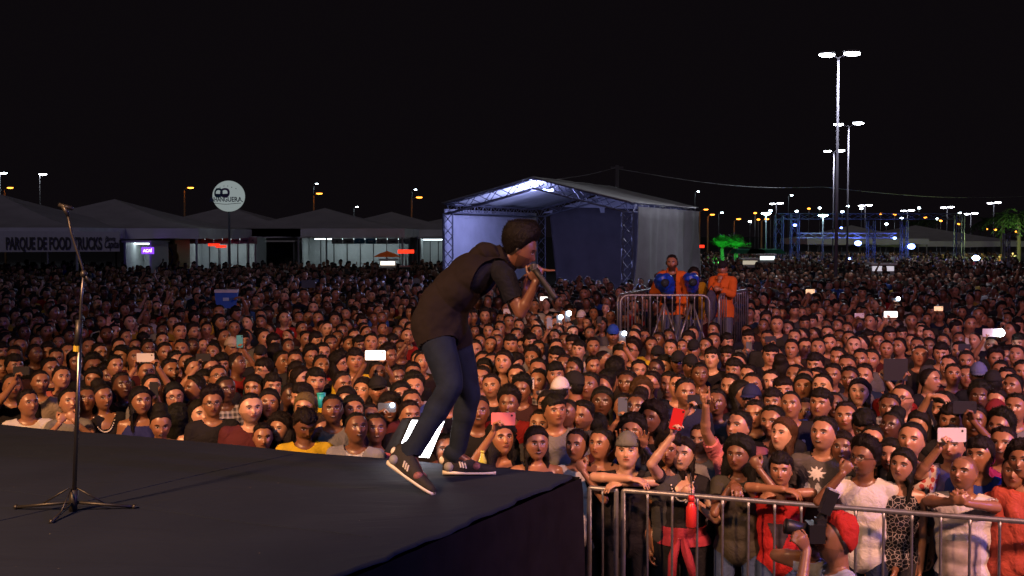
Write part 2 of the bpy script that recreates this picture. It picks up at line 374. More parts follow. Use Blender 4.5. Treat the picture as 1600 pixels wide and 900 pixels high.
def hair_mesh(style, seed=0, n=64, m=40):
    """closed star-shaped hair volume around the head centre"""
    v, f = SPH(n, m); H, _ = head_mesh(n, m)
    rr = np.linalg.norm(H, axis=1); d = H/rr[:, None]; x, y, z = H.T
    rg = np.random.RandomState(seed)
    def noise(fr, k=5):
        o = np.zeros(len(d))
        for _ in range(k):
            w = rg.randn(3)*fr; o += np.sin(d @ w+rg.rand()*6.28)
        return o/k
    hz = np.interp(y, [-.095, -.070, -.048, -.022, -.002, .03, .06, .10], [.100, .094, .076, .034, -.004, -.020, -.056, -.060])
    hz = hz-0.010*np.exp(-(x/.022)**2)*(y < -.05)+0.0035*noise(60, 6)
    side = np.clip((z-hz)/0.006, 0, 1); ramp = np.clip((z-hz)/0.035, 0.12, 1)
    top = np.clip((z-0.02)/0.08, 0, 1)
    nn = noise(9)+0.7*noise(26, 6)
    inner = -0.012
    if style in ('short', 'fade'):
        t = (0.001 if style == 'fade' else 0.003)+(0.016 if style == 'short' else 0.022)*np.clip((z-.045)/.06, 0, 1)**0.7*np.clip(1.25-np.abs(x)/.085*0.5, 0, 1)
        r = rr+t*ramp+0.006*nn*top*1.8; keep = side
    elif style == 'buzz':
        r = rr+0.0040*ramp+0.0005; keep = side
    elif style == 'fringe':
        hz2 = np.where(y < -0.05, 0.048+0.012*noise(7), hz-0.01)
        keep = np.clip((z-hz2)/0.010, 0, 1); r = rr+0.006+0.022*top+0.010*nn*(0.3+top)
    elif style == 'afro':
        r = rr+(0.016+0.030*top)*(0.3+0.7*ramp)+0.009*nn*ramp+0.008*noise(40, 6)*ramp; keep = side
    elif style == 'tall':   # tall rounded flat-top afro
        up = np.clip(d @ np.array((0, .37, .93)), 0, 1); r = rr+(0.014+0.090*up**2)*(0.35+0.65*ramp)+0.004*noise(30)+0.004*noise(60, 8); keep = side
        zt = (d @ np.array((0, .37, .93)))*r; r = np.where(zt > .186, r*(.186/np.maximum(zt, .01))**.7, r)
    elif style in ('tied', 'bun'):
        r = rr+0.006*ramp+0.006*top+0.002*nn; keep = side
        c = np.array((0, 0.62, 0.30) if style == 'tied' else (0, 0.45, 0.9)); c = c/np.linalg.norm(c)
        r = r+(0.055 if style == 'bun' else 0.045)*np.clip((d @ c-0.86)/0.1, 0, 1)
    elif style in ('long', 'curly'):
        cur = 1 if style == 'curly' else 0
        r = rr+0.010+0.012*top+0.004*nn+cur*(0.018+0.010*noise(20)+0.008*noise(45, 7))
        hor = np.sqrt(d[:, 0]**2+d[:, 1]**2); dn = np.clip(-d[:, 2], 1e-3, 1)
        cap = np.minimum((0.25-0.02*cur)/dn, (0.092+0.030*cur+0.006*nn)/np.maximum(hor, 1e-3))
        cur_w = np.clip((-d[:, 2]-0.02)/0.15, 0, 1); r = r*(1-cur_w)+np.maximum(cap, 0.05)*cur_w
        keep = np.where(z > 0.0, np.clip((z-(0.072-1.35*(y+0.075)))/0.010, 0, 1), np.clip((y+0.020+np.clip(-z, 0, .1)*0.25)/0.012, 0, 1))
        inner = -0.02
    keep = np.asarray(keep); rad = rr+inner+(r-rr-inner)*keep
    V = d*rad[:, None]
    if style in ('short', 'fade'): V[:, 2] = np.where(V[:, 2] > .112, .112+(V[:, 2]-.112)*.55, V[:, 2])
    if style in ('long', 'curly'):
        V[:, 1] = np.where(V[:, 2] < -0.10, np.maximum(V[:, 1], 0.035-0.06*np.clip((np.abs(V[:, 0])-0.052)/0.02, 0, 1)), V[:, 1])
    return V, f
HAIR = {}
def strands(V, n, lo, hi, seed, hang=0.0, width=.0011, ok=None):
    """thin loose strands that break up the outline of a hair volume"""
    rg = np.random.RandomState(seed); ids = rg.choice(np.where(ok)[0] if ok is not None else len(V), n); p = V[ids]+rg.randn(n, 3)*.003; nn = p/np.linalg.norm(p, axis=1)[:, None]
    t = np.cross(nn, rg.randn(n, 3)); t /= np.linalg.norm(t, axis=1)[:, None]; l = rg.uniform(lo, hi, (n, 1)); tip = nn*l*(1-hang*.7)+t*l*.55+np.array((0, 0, -1))*hang*l*2.2
    P = np.stack([p-nn*.004-t*width, p-nn*.004+t*width, p+tip], 1).reshape(-1, 3); return P, [(3*i, 3*i+1, 3*i+2) for i in range(n)]
def hair_data(style, seed=0):
    k = (style, seed)
    if k not in HAIR:
        V, f = hair_mesh(style, seed); hd, _ = head_mesh(64, 40); ok = np.linalg.norm(V, axis=1) > np.linalg.norm(hd, axis=1)+.0015
        lo, hi, hang, n = {'afro': (.006, .016, 0, 2600), 'curly': (.008, .022, .4, 3000), 'long': (.008, .020, .8, 2400), 'short': (.003, .009, 0, 1700), 'fade': (.002, .006, 0, 1200), 'buzz': (.001, .0025, 0, 600), 'fringe': (.005, .014, .35, 2200)}.get(style, (.002, .007, .2, 1300))
        mb = MB(); mb.add(V, f); mb.add(*strands(V, n, lo, hi, seed+5, hang, .0012, ok)); me = mb.mesh('hair_'+style, M_HAIR, True); HAIR[k] = me
    return HAIR[k]
def cap_mesh(back=False):
    mb = MB(); n = 28; V = []; rows = 9
    for j in range(rows):
        t = j/(rows-1)*math.pi/2*0.985
        for k in range(n):
            p = 2*math.pi*k/n; V.append((math.cos(p)*math.cos(t)*0.086, 0.006+math.sin(p)*math.cos(t)*0.106, 0.038+math.sin(t)*0.105-(0.010 if math.sin(p) > 0 else 0)*math.cos(t)))
    F = [(j*n+k, j*n+(k+1) % n, (j+1)*n+(k+1) % n, (j+1)*n+k) for j in range(rows-1) for k in range(n)]+[tuple((rows-1)*n+k for k in range(n))]
    F.append(tuple(range(n))[::-1]); mb.add(V, F)
    # brim: curved slab
    B = []; T = []
    for i in range(9):
        a = math.pi*(i/8)*0.86+math.pi*0.07
        for q, rr in enumerate((0.085, 0.125, 0.155)):
            xx = math.cos(a)*(0.080 if q == 0 else 0.078-0.004*q); yy = -(math.sin(a)*(0.075 if q == 0 else rr*0.98))-0.012
            zz = 0.046-0.010*q-(xx/0.08)**2*0.012
            B.append((xx, yy, zz)); T.append((xx, yy, zz+0.005))
    F = []
    for i in range(8):
        for q in range(2):
            a = i*3+q; F += [(a, a+3, a+4, a+1), (27+a, 27+a+1, 27+a+4, 27+a+3)]
    for i in range(8): F.append((i*3+2, (i+1)*3+2, 27+(i+1)*3+2, 27+i*3+2))
    F += [(0, 1, 28, 27), (1, 2, 29, 28), (24, 51, 52, 25), (25, 52, 53, 26)]
    mb.add(B+T, F)
    if back: mb.v = [q*np.array((-1, -1, 1)) for q in mb.v]
    return mb

def unit(v): v = np.array(v, float); return v/max(np.linalg.norm(v), 1e-9)
def frame(zax, xax):
    z_ = unit(zax); y_ = unit(np.cross(z_, xax)); x_ = np.cross(y_, z_); return np.stack([x_, y_, z_], 1)
def headrot(yaw, pitch, roll=0):
    """yaw + = turns to the figure's -X.. degrees; pitch + = looks up"""
    return np.array(Matrix.Rotation(R(yaw), 3, 'Z') @ Matrix.Rotation(R(-pitch), 3, 'X') @ Matrix.Rotation(R(roll), 3, 'Y'))
def ik(s, t, l1, l2, pole):
    s = np.array(s, float); t = np.array(t, float); d = t-s; L_ = np.linalg.norm(d); mx = (l1+l2)*0.985
    if L_ > mx: t = s+d/L_*mx; L_ = mx; d = t-s
    a = (l1*l1-l2*l2+L_*L_)/(2*L_); h = math.sqrt(max(l1*l1-a*a, 1e-6)); u = d/L_
    p = np.array(pole, float); p = p-u*(p @ u); p = unit(p)
    return s+u*a+p*h, t
def hand(mb, wrist, d, palm_n, side, style='relaxed', sc=1.0):
    """wrist, direction to fingers, palm normal (out of the palm)"""
    d = unit(d); pn = np.array(palm_n, float); pn = unit(pn-d*(pn @ d)); lat = np.cross(d, pn)*side   # towards the thumb
    w = np.array(wrist, float); P = lambda a, b, c: w+(d*a+lat*b+pn*c)*sc
    mb.sphere(P(0.050, 0.002, 0.0), np.array((0.040, 0.016, 0.048))*sc, 12, 8, rot=np.stack([lat, pn, d], 1))
    lens = (0.040, 0.045, 0.042, 0.033); curl = {'relaxed': (25, 35), 'open': (4, 8), 'fist': (75, 95), 'grip': (55, 70), 'point': (75, 95), 'horns': (80, 100), 'mic': (70, 80)}[style]
    for i in range(4):
        b = 0.030-0.020*i; c0 = P(0.082-0.004*abs(i-1.2), b, 0.0)
        c1, c2 = curl
        if style == 'point' and i == 0: c1, c2 = 3, 5
        if style == 'horns' and i in (0, 3): c1, c2 = 3, 5
        spread = {'open': 0.18, 'relaxed': 0.06}.get(style, 0.03)*(1.5-i)
        a1 = R(c1); a2 = R(c1+c2)
        d1 = unit(d*math.cos(a1)+pn*math.sin(a1)+lat*spread); d2 = unit(d*math.cos(a2)+pn*math.sin(a2)+lat*spread)
        if style == 'mic' and i == 3: d1 = unit((1, -.1, -.25)); d2 = unit((1, -.1, 0.05))
        p1 = c0+d1*lens[i]*sc; p2 = p1+d2*lens[i]*1.0*sc
        mb.cone(c0, p1, 0.0098*sc, 0.0088*sc, 8); mb.cone(p1, p2, 0.0088*sc, 0.0075*sc, 8)
    t0 = P(0.022, 0.028, 0.006); up = 0.35 if style in ('open', 'relaxed') else 0.1
    t1 = t0+unit(d*0.65+lat*(0.75 if style == 'open' else 0.45)+pn*0.35)*0.042*sc; t2 = t1+unit(d*0.8+lat*up+pn*0.35)*0.034*sc
    mb.cone(t0, t1, 0.014*sc, 0.0105*sc, 8); mb.cone(t1, t2, 0.0105*sc, 0.0085*sc, 8)

def default_joints(female=False, fat=1.0):
    sw = (0.142 if female else 0.166)*(1+(fat-1)*0.5)
    return dict(pelvis=(0, 0.0, 0.94), waist=(0, 0.0, 1.09), chest=(0, 0.0, 1.28), neck=(0, 0.005, 1.445), head=(0, -0.02, 1.585),
                sa=(-sw, 0.0, 1.378), sb=(sw, 0.0, 1.378), ha=(-0.09, 0, 0.90), hb=(0.09, 0, 0.90), ka=(-0.10, -0.02, 0.49), kb=(0.10, -0.02, 0.49),
                aa=(-0.11, 0.02, 0.09), ab=(0.11, 0.02, 0.09), ta=(-0.13, -0.13, 0.03), tb=(0.13, -0.13, 0.03))
def figure(J, HR, female=False, fat=1.0, arms=None, voxel=0.008, legs=True, sc_hand=1.0, head_kw={}, hscale=1.0, sm=6):
    """one continuous body surface. arms: {'a': (elbow, wrist, handdir, palmnormal, style)}. returns dict"""
    J = {k: np.array(v, float) for k, v in J.items()}; mb = MB()
    lat = unit(J['sb']-J['sa']); lath = unit(J['hb']-J['ha'])
    def tor(a, b, t, rx, ry, rz, lt, dy=0.0):
        fr = frame(b-a, lt); mb.sphere(a+(b-a)*t+fr[:, 1]*dy, (rx*fat, ry*fat, rz), 18, 12, rot=fr)
    tor(J['pelvis'], J['waist'], -0.05, 0.168 if female else 0.158, 0.118, 0.12, lath, 0.01)
    tor(J['pelvis'], J['waist'], 0.75, 0.128 if female else 0.142, 0.098, 0.13, lath)
    tor(J['waist'], J['chest'], 0.55, 0.142 if female else 0.158, 0.105, 0.15, lat)
    tor(J['chest'], J['neck'], 0.15, 0.152 if female else 0.176, 0.112, 0.13, lat, 0.0)
    tor(J['chest'], J['neck'], 0.55, 0.112 if female else 0.132, 0.078, 0.070, lat)
    if female:
        fr = frame(J['neck']-J['chest'], lat)
        for s in (-1, 1): mb.sphere(J['chest']+fr[:, 0]*s*0.062-fr[:, 1]*(0.072)+fr[:, 2]*(-0.01), (0.058, 0.052, 0.06), 12, 8)
    upn = unit(J['neck']-J['chest'])
    for s in 'ab':
        mb.cone(J['neck']-upn*0.02+(J['s'+s]-J['neck'])*0.22, J['s'+s], 0.048, 0.050*(0.92 if female else 1.05))
    nr = 0.050 if female else 0.058
    hc = J['head']; Rm = HR
    jawp = hc+Rm @ np.array((0, 0.022, -0.055))
    mb.cone(J['neck']-upn*0.02, jawp, nr*1.12, nr*0.98)
    A = dict(arms or {})
    segs = []
    for s in 'ab':
        sg = -1 if s == 'a' else 1
        if s not in A:
            el = J['s'+s]+np.array((sg*0.045, 0.03, -0.285)); wr = el+np.array((sg*0.0, -0.06, -0.24)); A[s] = (el, wr, (0, -0.15, -1), (-sg, 0, 0), 'relaxed')
        el, wr, hd, pn, st = A[s]; el = np.array(el, float); wr = np.array(wr, float)
        k = 0.88 if female else 1.0; k *= (1+(fat-1)*0.8)
        mb.cone(J['s'+s], J['s'+s]+(el-J['s'+s])*0.5, 0.054*k, 0.047*k); mb.cone(J['s'+s]+(el-J['s'+s])*0.5, el, 0.047*k, 0.038*k)
        mb.cone(el, el+(wr-el)*0.3, 0.038*k, 0.039*k); mb.cone(el+(wr-el)*0.3, wr, 0.039*k, 0.026*k)
        side = -1 if s == 'b' else 1
        hand(mb, wr, hd, pn, side, st, sc_hand)
    if legs:
        for s in 'ab':
            h, k_, a, t = (J[q+s] for q in 'hkat')
            mb.cone(h, k_, 0.088*fat, 0.056); mb.cone(k_, k_+(a-k_)*0.35, 0.055, 0.056); mb.cone(k_+(a-k_)*0.35, a, 0.056, 0.036)
            mb.cone(a+(a-t)*0.15, t, 0.040, 0.030)
    kw = dict(female=female, fat=1+(fat-1)*0.6); kw.update(head_kw)
    hv, hf = head_mesh(**kw); hv = hv*hscale; mb.add(hv @ Rm.T+hc, hf)
    em = MB(); ear_pieces(em, 1+(fat-1)*0.6)
    for q, vv in enumerate(em.v): em.v[q] = vv*hscale
    mb.add(em.verts() @ Rm.T+hc, em.f)
    V, Lv, st, tot = modified(mb.verts(), mb.f, 'REMESH', mode='VOXEL', voxel_size=voxel, adaptivity=0.0)
    loc = ((V-hc) @ Rm)/hscale
    inhead = (np.abs(loc[:, 0]) < 0.098) & (loc[:, 1] < 0.118) & (loc[:, 1] > -0.14) & (loc[:, 2] > -0.135-0.0*loc[:, 2]) & (loc[:, 2] < 0.14)
    w = np.where(inhead & (loc[:, 2] > -0.10), 0.09, 0.6)
    # keep hands crisper
    for s in 'ab':
        wr = np.array(A[s][1], float); dh = np.linalg.norm(V-(wr+unit(A[s][2])*0.09), axis=1); w = np.where(dh < 0.12, 0.12, w)
    V = smooth(V, Lv, st, tot, w, sm)
    ax1 = [(J['pelvis'], J['waist']), (J['waist'], J['chest']), (J['chest'], J['neck']-upn*.10)]; dm = np.full(len(V), 9.)
    for a_, b_ in ax1:
        q_ = b_-a_; t_ = np.clip(((V-a_) @ q_)/(q_ @ q_), 0, 1); dm = np.minimum(dm, np.linalg.norm(V-a_-t_[:, None]*q_, axis=1))
    wt_ = np.where((dm < .175*fat) & ~inhead, .95, 0.0)
    for s_ in 'ab':
        for p_ in (A[s_][1],): wt_ = np.where(np.linalg.norm(V-np.array(p_, float), axis=1) < .20, 0, wt_)
    V = smooth(V, Lv, st, tot, wt_, 16)
    loc = ((V-hc) @ Rm)/hscale
    near_hand = np.zeros(len(V), bool)
    for s in 'ab':
        wr = np.array(A[s][1], float); near_hand |= np.linalg.norm(V-(wr+unit(A[s][2])*0.07), axis=1) < 0.095
    rad = np.sqrt((loc[:, 0]/0.095)**2+(loc[:, 1]/0.125)**2+(loc[:, 2]/0.14)**2)
    hp = np.where(((rad < 1.08) & ~(near_hand & (rad > 0.97)))[:, None], loc, np.array((9.0, 9, 9)))
    # bones
    nb = J['neck']
    bones = [('torso', J['pelvis'], J['waist'], .15), ('torso', J['waist'], J['chest'], .15), ('torso', J['chest'], nb-upn*0.05, .15), ('neck', nb+upn*0.012, jawp, .058), ('head', hc, hc+Rm @ np.array((0, 0, .05)), .10)]
    for s in 'ab': bones += [('clav', nb+(J['s'+s]-nb)*0.35, J['s'+s], .065)]
    for s in 'ab': bones += [('uarm', J['s'+s], np.array(A[s][0]), .048), ('farm', np.array(A[s][0]), np.array(A[s][1]), .035), ('hand', np.array(A[s][1]), np.array(A[s][1])+unit(A[s][2])*.15, .04)]
    for s in 'ab': bones += [('thigh', J['h'+s]+(J['k'+s]-J['h'+s])*.12, J['k'+s], .08), ('shin', J['k'+s], J['a'+s], .05), ('foot', J['a'+s], J['t'+s], .04)]
    best = np.full(len(V), 1e9); bi = np.zeros(len(V), int); bt = np.zeros(len(V))
    for i, (nm, a, b, r) in enumerate(bones):
        ab = b-a; t = np.clip(((V-a) @ ab)/max(ab @ ab, 1e-9), 0, 1); dd = np.linalg.norm(V-(a+t[:, None]*ab), axis=1)/r
        k = dd < best; best[k] = dd[k]; bi[k] = i; bt[k] = t[k]
    nm = np.array([b[0] for b in bones])[bi]
    return dict(V=V, L=Lv, st=st, tot=tot, hp=hp, bone=nm, t=bt, hc=hc, HR=Rm, J=J, arms=A, hscale=hscale, N=normals(V, Lv, st, tot))
def body_data(F, name='body', crop=None):
    return mesh_from(F['V'], F['L'], F['st'], F['tot'], name, M_SKIN, F['hp'])
def garment(F, mask, off, mat, name, wav=0.006, seed=0, extra=None, sm=12):
    """shell lifted off the body where mask holds, hems pulled back to the skin"""
    V, Lv, st, tot, N = F['V'], F['L'], F['st'], F['tot'], F['N']
    face = np.repeat(np.arange(len(st)), tot); fm = np.bincount(face, mask[Lv].astype(float), len(st)) >= tot-0.5
    lm = fm[face]; used = np.zeros(len(V), bool); used[Lv[lm]] = True; idx = np.cumsum(used)-1
    L2 = idx[Lv[lm]]; t2 = tot[fm]; s2 = np.concatenate([[0], np.cumsum(t2)[:-1]])
    rg = np.random.RandomState(seed); W = V[used]; n = N[used]
    if name in ('crew', 'vneck', 'long') and extra is None:
        ws = F['J']['waist']; ax_ = unit(F['J']['chest']-ws); h_ = (V-ws) @ ax_; extra = np.where(F['bone'] == 'torso', 0.020*np.exp(-((h_-0.01)/0.10)**2), 0)
    wave = sum(np.sin(W @ (rg.randn(3)*np.array((22, 22, 12)))+rg.rand()*6) for _ in range(4))/4
    o = off+wav*wave
    if extra is not None: o = o+extra[used]
    # boundary
    a, b = quad_edges(L2, s2, t2); key = np.minimum(a, b)*len(W)+np.maximum(a, b); u, c = np.unique(key, return_counts=True); bd = u[c == 1]
    isb = np.zeros(len(W), bool); isb[bd//len(W)] = True; isb[bd % len(W)] = True
    P = W+n*o[:, None]
    P = smooth(P, L2, s2, t2, np.where(isb, 0.45, 0.6), sm)
    # close the hem with a ring back to the skin
    ba, bb = bd//len(W), bd % len(W)
    bi = np.where(isb)[0]; m = {int(q): len(W)+i for i, q in enumerate(bi)}
    P2 = np.concatenate([P, W[bi]-n[bi]*0.002])
    q = np.array([(int(x), int(y), m[int(y)], m[int(x)]) for x, y in zip(ba, bb)], np.int64).reshape(-1, 4)
    L3 = np.concatenate([L2, q.ravel()]); t3 = np.concatenate([t2, np.full(len(q), 4)]); s3 = np.concatenate([[0], np.cumsum(t3)[:-1]])
    return mesh_from(P2, L3, s3, t3, name, mat), (P, W)
def shirt_mask(F, sleeve=0.5, neck=0.0, tank=False):
    b, t = F['bone'], F['t']
    m = (b == 'torso') | ((b == 'uarm') & (t < sleeve))
    if tank:
        nb = F['J']['neck']; up = unit(nb-F['J']['chest']); m &= ((F['V']-nb) @ up < -0.055); m &= (b == 'torso')
    else: m |= (b == 'clav')
    if not tank:
        nb = F['J']['neck']; fr = frame(nb-F['J']['chest'], unit(F['J']['sb']-F['J']['sa'])); q = (F['V']-nb) @ fr
        m &= ~((np.hypot(q[:, 0], q[:, 1]) < 0.078) & (q[:, 2] > -0.02)); m &= ~((q[:, 1] < 0) & ((q[:, 0]/0.080)**2+((q[:, 2]-0.03)/0.075)**2 < 1))
    if neck:
        nb = F['J']['neck']; lat = unit(F['J']['sb']-F['J']['sa']); fr = frame(nb-F['J']['chest'], lat)
        q = (F['V']-nb) @ fr; v = (q[:, 1] < 0) & (np.abs(q[:, 0]) < 0.075+0.62*q[:, 2]+0.03*neck) & (q[:, 2] > -0.13*neck)
        m &= ~v
    return m
def pants_mask(F, low=0.92):
    b, t = F['bone'], F['t']
    return (b == 'thigh') | ((b == 'shin') & (t < low)) | ((b == 'torso') & ((F['V']-F['J']['pelvis']) @ unit(F['J']['waist']-F['J']['pelvis']) < 0.03))
# ------------------------------------------------------------ ground, sky
m_ground = plain('asphalt', (0.045, 0.043, 0.045), 0.9, noise=0.2, scale=3, bump=0.3)
mb = MB(); mb.quad((-700, -60, 0), (900, -60, 0), (900, 1600, 0), (-700, 1600, 0))
tag(mb.build('ground', m_ground), 'dark asphalt of the event ground under the crowd', kind='structure')

# ------------------------------------------------------------ stage
SA = Vector((-4.295, 298**-1*1.6*FPX, 0)); SC = Vector((0.44, 1.6*FPX/379, 0)); STZ = 1.30
sdir = (SA-SC).normalized(); sn = Vector((sdir.y, -sdir.x, 0))      # towards the pit side edge
if sn.y > 0: sn = -sn
def edge_y(x): return SC.y+(SA.y-SC.y)*(x-SC.x)/(SA.x-SC.x)
def carpet_mat():
    m, N, L, B = new_mat('stage_carpet'); t = NT(m); tc = N.new('ShaderNodeTexCoord')
    n1 = N.new('ShaderNodeTexNoise'); n1.inputs['Scale'].default_value = 1.3; n1.inputs['Detail'].default_value = 6; L.new(tc.outputs['Object'], n1.inputs[0])
    n2 = N.new('ShaderNodeTexNoise'); n2.inputs['Scale'].default_value = 260; n2.inputs['Detail'].default_value = 2; L.new(tc.outputs['Object'], n2.inputs[0])
    c = t.mix(n1.outputs[0], (0.008, 0.013, 0.027), (0.018, 0.026, 0.048)); c = t.mix(t.m('MULTIPLY', n2.outputs[0], 0.5), c, (0.011, 0.015, 0.028))
    v = N.new('ShaderNodeTexVoronoi'); v.inputs['Scale'].default_value = 5.5; L.new(tc.outputs['Object'], v.inputs['Vector'])
    c = t.mix(t.m('LESS_THAN', v.outputs['Distance'], 0.022), c, (0.16, 0.15, 0.14))
    L.new(c, B.inputs['Base Color']); B.inputs['Roughness'].default_value = 0.95; B.inputs['Specular IOR Level'].default_value = 0.12
    mp = N.new('ShaderNodeMapping'); mp.inputs['Rotation'].default_value = (0, 0, 0.42); mp.inputs['Scale'].default_value = (0.6, 1.6, 1); L.new(tc.outputs['Object'], mp.inputs[0])
    n3 = N.new('ShaderNodeTexNoise'); n3.inputs['Scale'].default_value = 1.6; n3.inputs['Detail'].default_value = 5; n3.inputs['Distortion'].default_value = 1.0; L.new(mp.outputs[0], n3.inputs[0])
    b = N.new('ShaderNodeBump'); b.inputs['Strength'].default_value = 0.5; b.inputs['Distance'].default_value = 0.05; L.new(n3.outputs[0], b.inputs['Height']); L.new(b.outputs[0], B.inputs['Normal'])
    return m
m_carpet = carpet_mat(); m_skirt = plain('skirt_cloth', (0.009, 0.008, 0.010), 0.95, noise=0.3, scale=6, bump=0.5, bscale=9, spec=0.1)
stage = thing('stage', 'raised stage covered in rumpled dark carpet with a black cloth skirt', 'stage', (SC.x, SC.y, 0))
# local axes: U along front edge (to the left), W back towards the camera along the side
U = sdir; W = Vector((-0.46, -0.888, 0)).normalized()
d_ = at_z(540, 900, STZ)-SC; W = Vector((d_.x, d_.y, 0)).normalized()
def stz(u, w):
    e = 0.012*math.sin(u*2.3+w*1.1)+0.008*math.sin(u*5.1-w*3.7)
    return STZ+e*0.35
nu, nw = 90, 90; V = []; F = []
rr_ = random.Random(3)
for j in range(nw+1):
    w = j/nw*9.0
    jag = 0.015*math.sin(w*3.1)+0.014*math.sin(w*9.7+1)+0.010*math.sin(w*23+2)
    for i in range(nu+1):
        u = (i/nu)**1.6*9.0
        k = max(0, 1-u/0.5)
        p = U*u+W*w+(-U)*(-jag-0.02)*k*1.0
        z = stz(u, w)
        if i == 0: z -= 0.02
        V.append((p.x, p.y, z))
F = [(j*(nu+1)+i, (j+1)*(nu+1)+i, (j+1)*(nu+1)+i+1, j*(nu+1)+i+1) for j in range(nw) for i in range(nu)]
mb = MB(); mb.add(V, F); mb.build('deck_carpet', m_carpet, stage, True)
def skirt(a, b, off, n=160):
    d = (b-a); L_ = d.length; d = d.normalized(); nrm = off.normalized(); V = []
    for i in range(n+1):
        t = i/n*L_; wv = 0.022*math.sin(t*13+math.sin(t*3)*2)+0.012*math.sin(t*31)
        for z, k in ((STZ-0.012, 0.1), (STZ-0.10, 0.5), (STZ*0.55, 0.9), (0.005, 1.25)):
            p = a+d*t+nrm*(0.02+(wv+0.03)*k); V.append((p.x, p.y, z))
    F = [(i*4+q, i*4+q+1, (i+1)*4+q+1, (i+1)*4+q) for i in range(n) for q in range(3)]
    return V, F
mb = MB(); mb.add(*skirt(Vector((0, 0, 0)), U*9, -W)); mb.add(*skirt(Vector((0, 0, 0)), W*9, -U)); mb.build('skirt', m_skirt, stage, True)
# rolled seam lines on the carpet
mb = MB()
for (u0, w0, u1, w1) in ((0.3, 2.0, 6.5, 1.9), (2.2, 0.1, 2.6, 7.0)):
    pts = [tuple(U*(u0+(u1-u0)*i/30)+W*(w0+(w1-w0)*i/30)+Vector((0, 0, stz(u0+(u1-u0)*i/30, w0+(w1-w0)*i/30)+0.001))) for i in range(31)]
    mb.tube(pts, 0.0035, 5)
mb.build('carpet_seam', m_carpet, stage)

# floor light box at the stage rim
lb = at_z(644, 714, 0); Yl = edge_y(-0.6)+0.14
def P(x, y, Y=Yl): return at_depth(x, y, Y)
bl, tl, tr, br = P(618, 712), P(643, 655), P(696, 657), P(671, 716)
c = (bl+tl+tr+br)/4; nrm = (tl-bl).cross(br-bl).normalized(); nrm = nrm if nrm.y > 0 else -nrm
lbx = thing('stage_light_box', 'black floor light with a glaring white panel standing at the stage rim', 'stage light', (c.x, c.y, STZ-0.05))
def rel(v, o=lbx.location): return tuple(Vector(v)-Vector(o))
mb = MB(); q = [bl, tl, tr, br]; cc = c
mb.add([rel(cc+(p-cc)*0.96-nrm*0.012) for p in q], [(0, 1, 2, 3)]); mb.build('lit_panel', emit('panel_white', (0.92, 0.95, 1.0), 14), lbx)
mb = MB(); fr = [rel(cc+(p-cc)*1.0) for p in q]; bk = [rel(cc+(p-cc)*1.0+nrm*0.12) for p in q]
mb.add(fr+bk, [(3, 2, 1, 0), (4, 5, 6, 7), (0, 1, 5, 4), (1, 2, 6, 5), (2, 3, 7, 6), (3, 0, 4, 7)]); 
sdl = [rel(P(600, 706, Yl+0.02)), rel(P(628, 655, Yl+0.02)), rel(tl+Vector((0, .03, 0))), rel(bl+Vector((0, .03, 0)))]
mb.prism(sdl, (0, 0.05, 0)); mb.build('housing', plain('black_metal', (0.012, 0.012, 0.013), 0.5), lbx)

# microphone stand
m_chrome = plain('chrome', (0.24, 0.23, 0.22), 0.32, 1.0, noise=0.05)
m_blk = plain('black_plastic', (0.014, 0.014, 0.015), 0.45, noise=0.1)
b0 = at_z(114, 800, STZ); b0.z = STZ
ms = thing('microphone_stand', 'tall black and chrome tripod microphone stand on the empty side of the stage', 'microphone stand', b0)
def S(x, y): return tuple(at_depth(x, y, b0.y)-b0)
mb = MB(); mb.tube([S(115, 790), S(121, 640), S(125, 520)], 0.0125, 10); mb.build('lower_pole', m_chrome, ms, True)
mb = MB(); mb.tube([S(123, 555), S(127, 470), S(131, 425)], 0.0085, 10); mb.build('upper_pole', plain('dark_steel', (0.10, 0.10, 0.11), 0.35, 0.8), ms, True)
mb = MB(); mb.tube([S(121, 545), S(124, 500)], 0.020, 10); mb.build('height_clutch', m_blk, ms, True)
mb = MB(); mb.tube([S(120.5, 549), S(121, 540)], 0.0215, 10); mb.build('tape', plain('yellow_tape', (0.5, 0.38, 0.04), 0.5), ms)
mb = MB(); mb.tube([S(134, 440), S(128, 415), S(112, 365), S(106, 335)], 0.008, 8); mb.sphere(S(131, 428), 0.022, 10, 8); mb.tube([S(131, 428), S(142, 442)], 0.010, 8); mb.build('boom_arm', m_blk, ms, True)
cl = MB(); cl.tube([S(107, 338), S(100, 322)], [0.010, 0.017], 10); cl.tube([S(92, 320), S(114, 326)], 0.012, 8); cl.build('microphone_clip', m_blk, ms, True)
mb = MB(); mb.tube([S(114, 800), S(116, 765)], 0.024, 10); mb.build('hub', m_blk, ms, True)
for a, ln in ((170, 0.36), (12, 0.34), (268, 0.30)):
    lg = MB(); ca, sa_ = math.cos(R(a)), math.sin(R(a)); lg.tube([(ca*0.02, sa_*0.02, 0.055), (ca*ln*0.6, sa_*ln*0.6, 0.032), (ca*ln, sa_*ln, 0.014)], 0.009, 8)
    lg.tube([(ca*0.02, sa_*0.02, 0.14), (ca*ln*0.55, sa_*ln*0.55, 0.037)], 0.005, 6)
    l_ = lg.build('leg', m_blk, ms, True); ft = MB(); ft.sphere((ca*ln, sa_*ln, 0.015), 0.016, 8, 6); ft.build('rubber_foot', m_blk, l_, True)

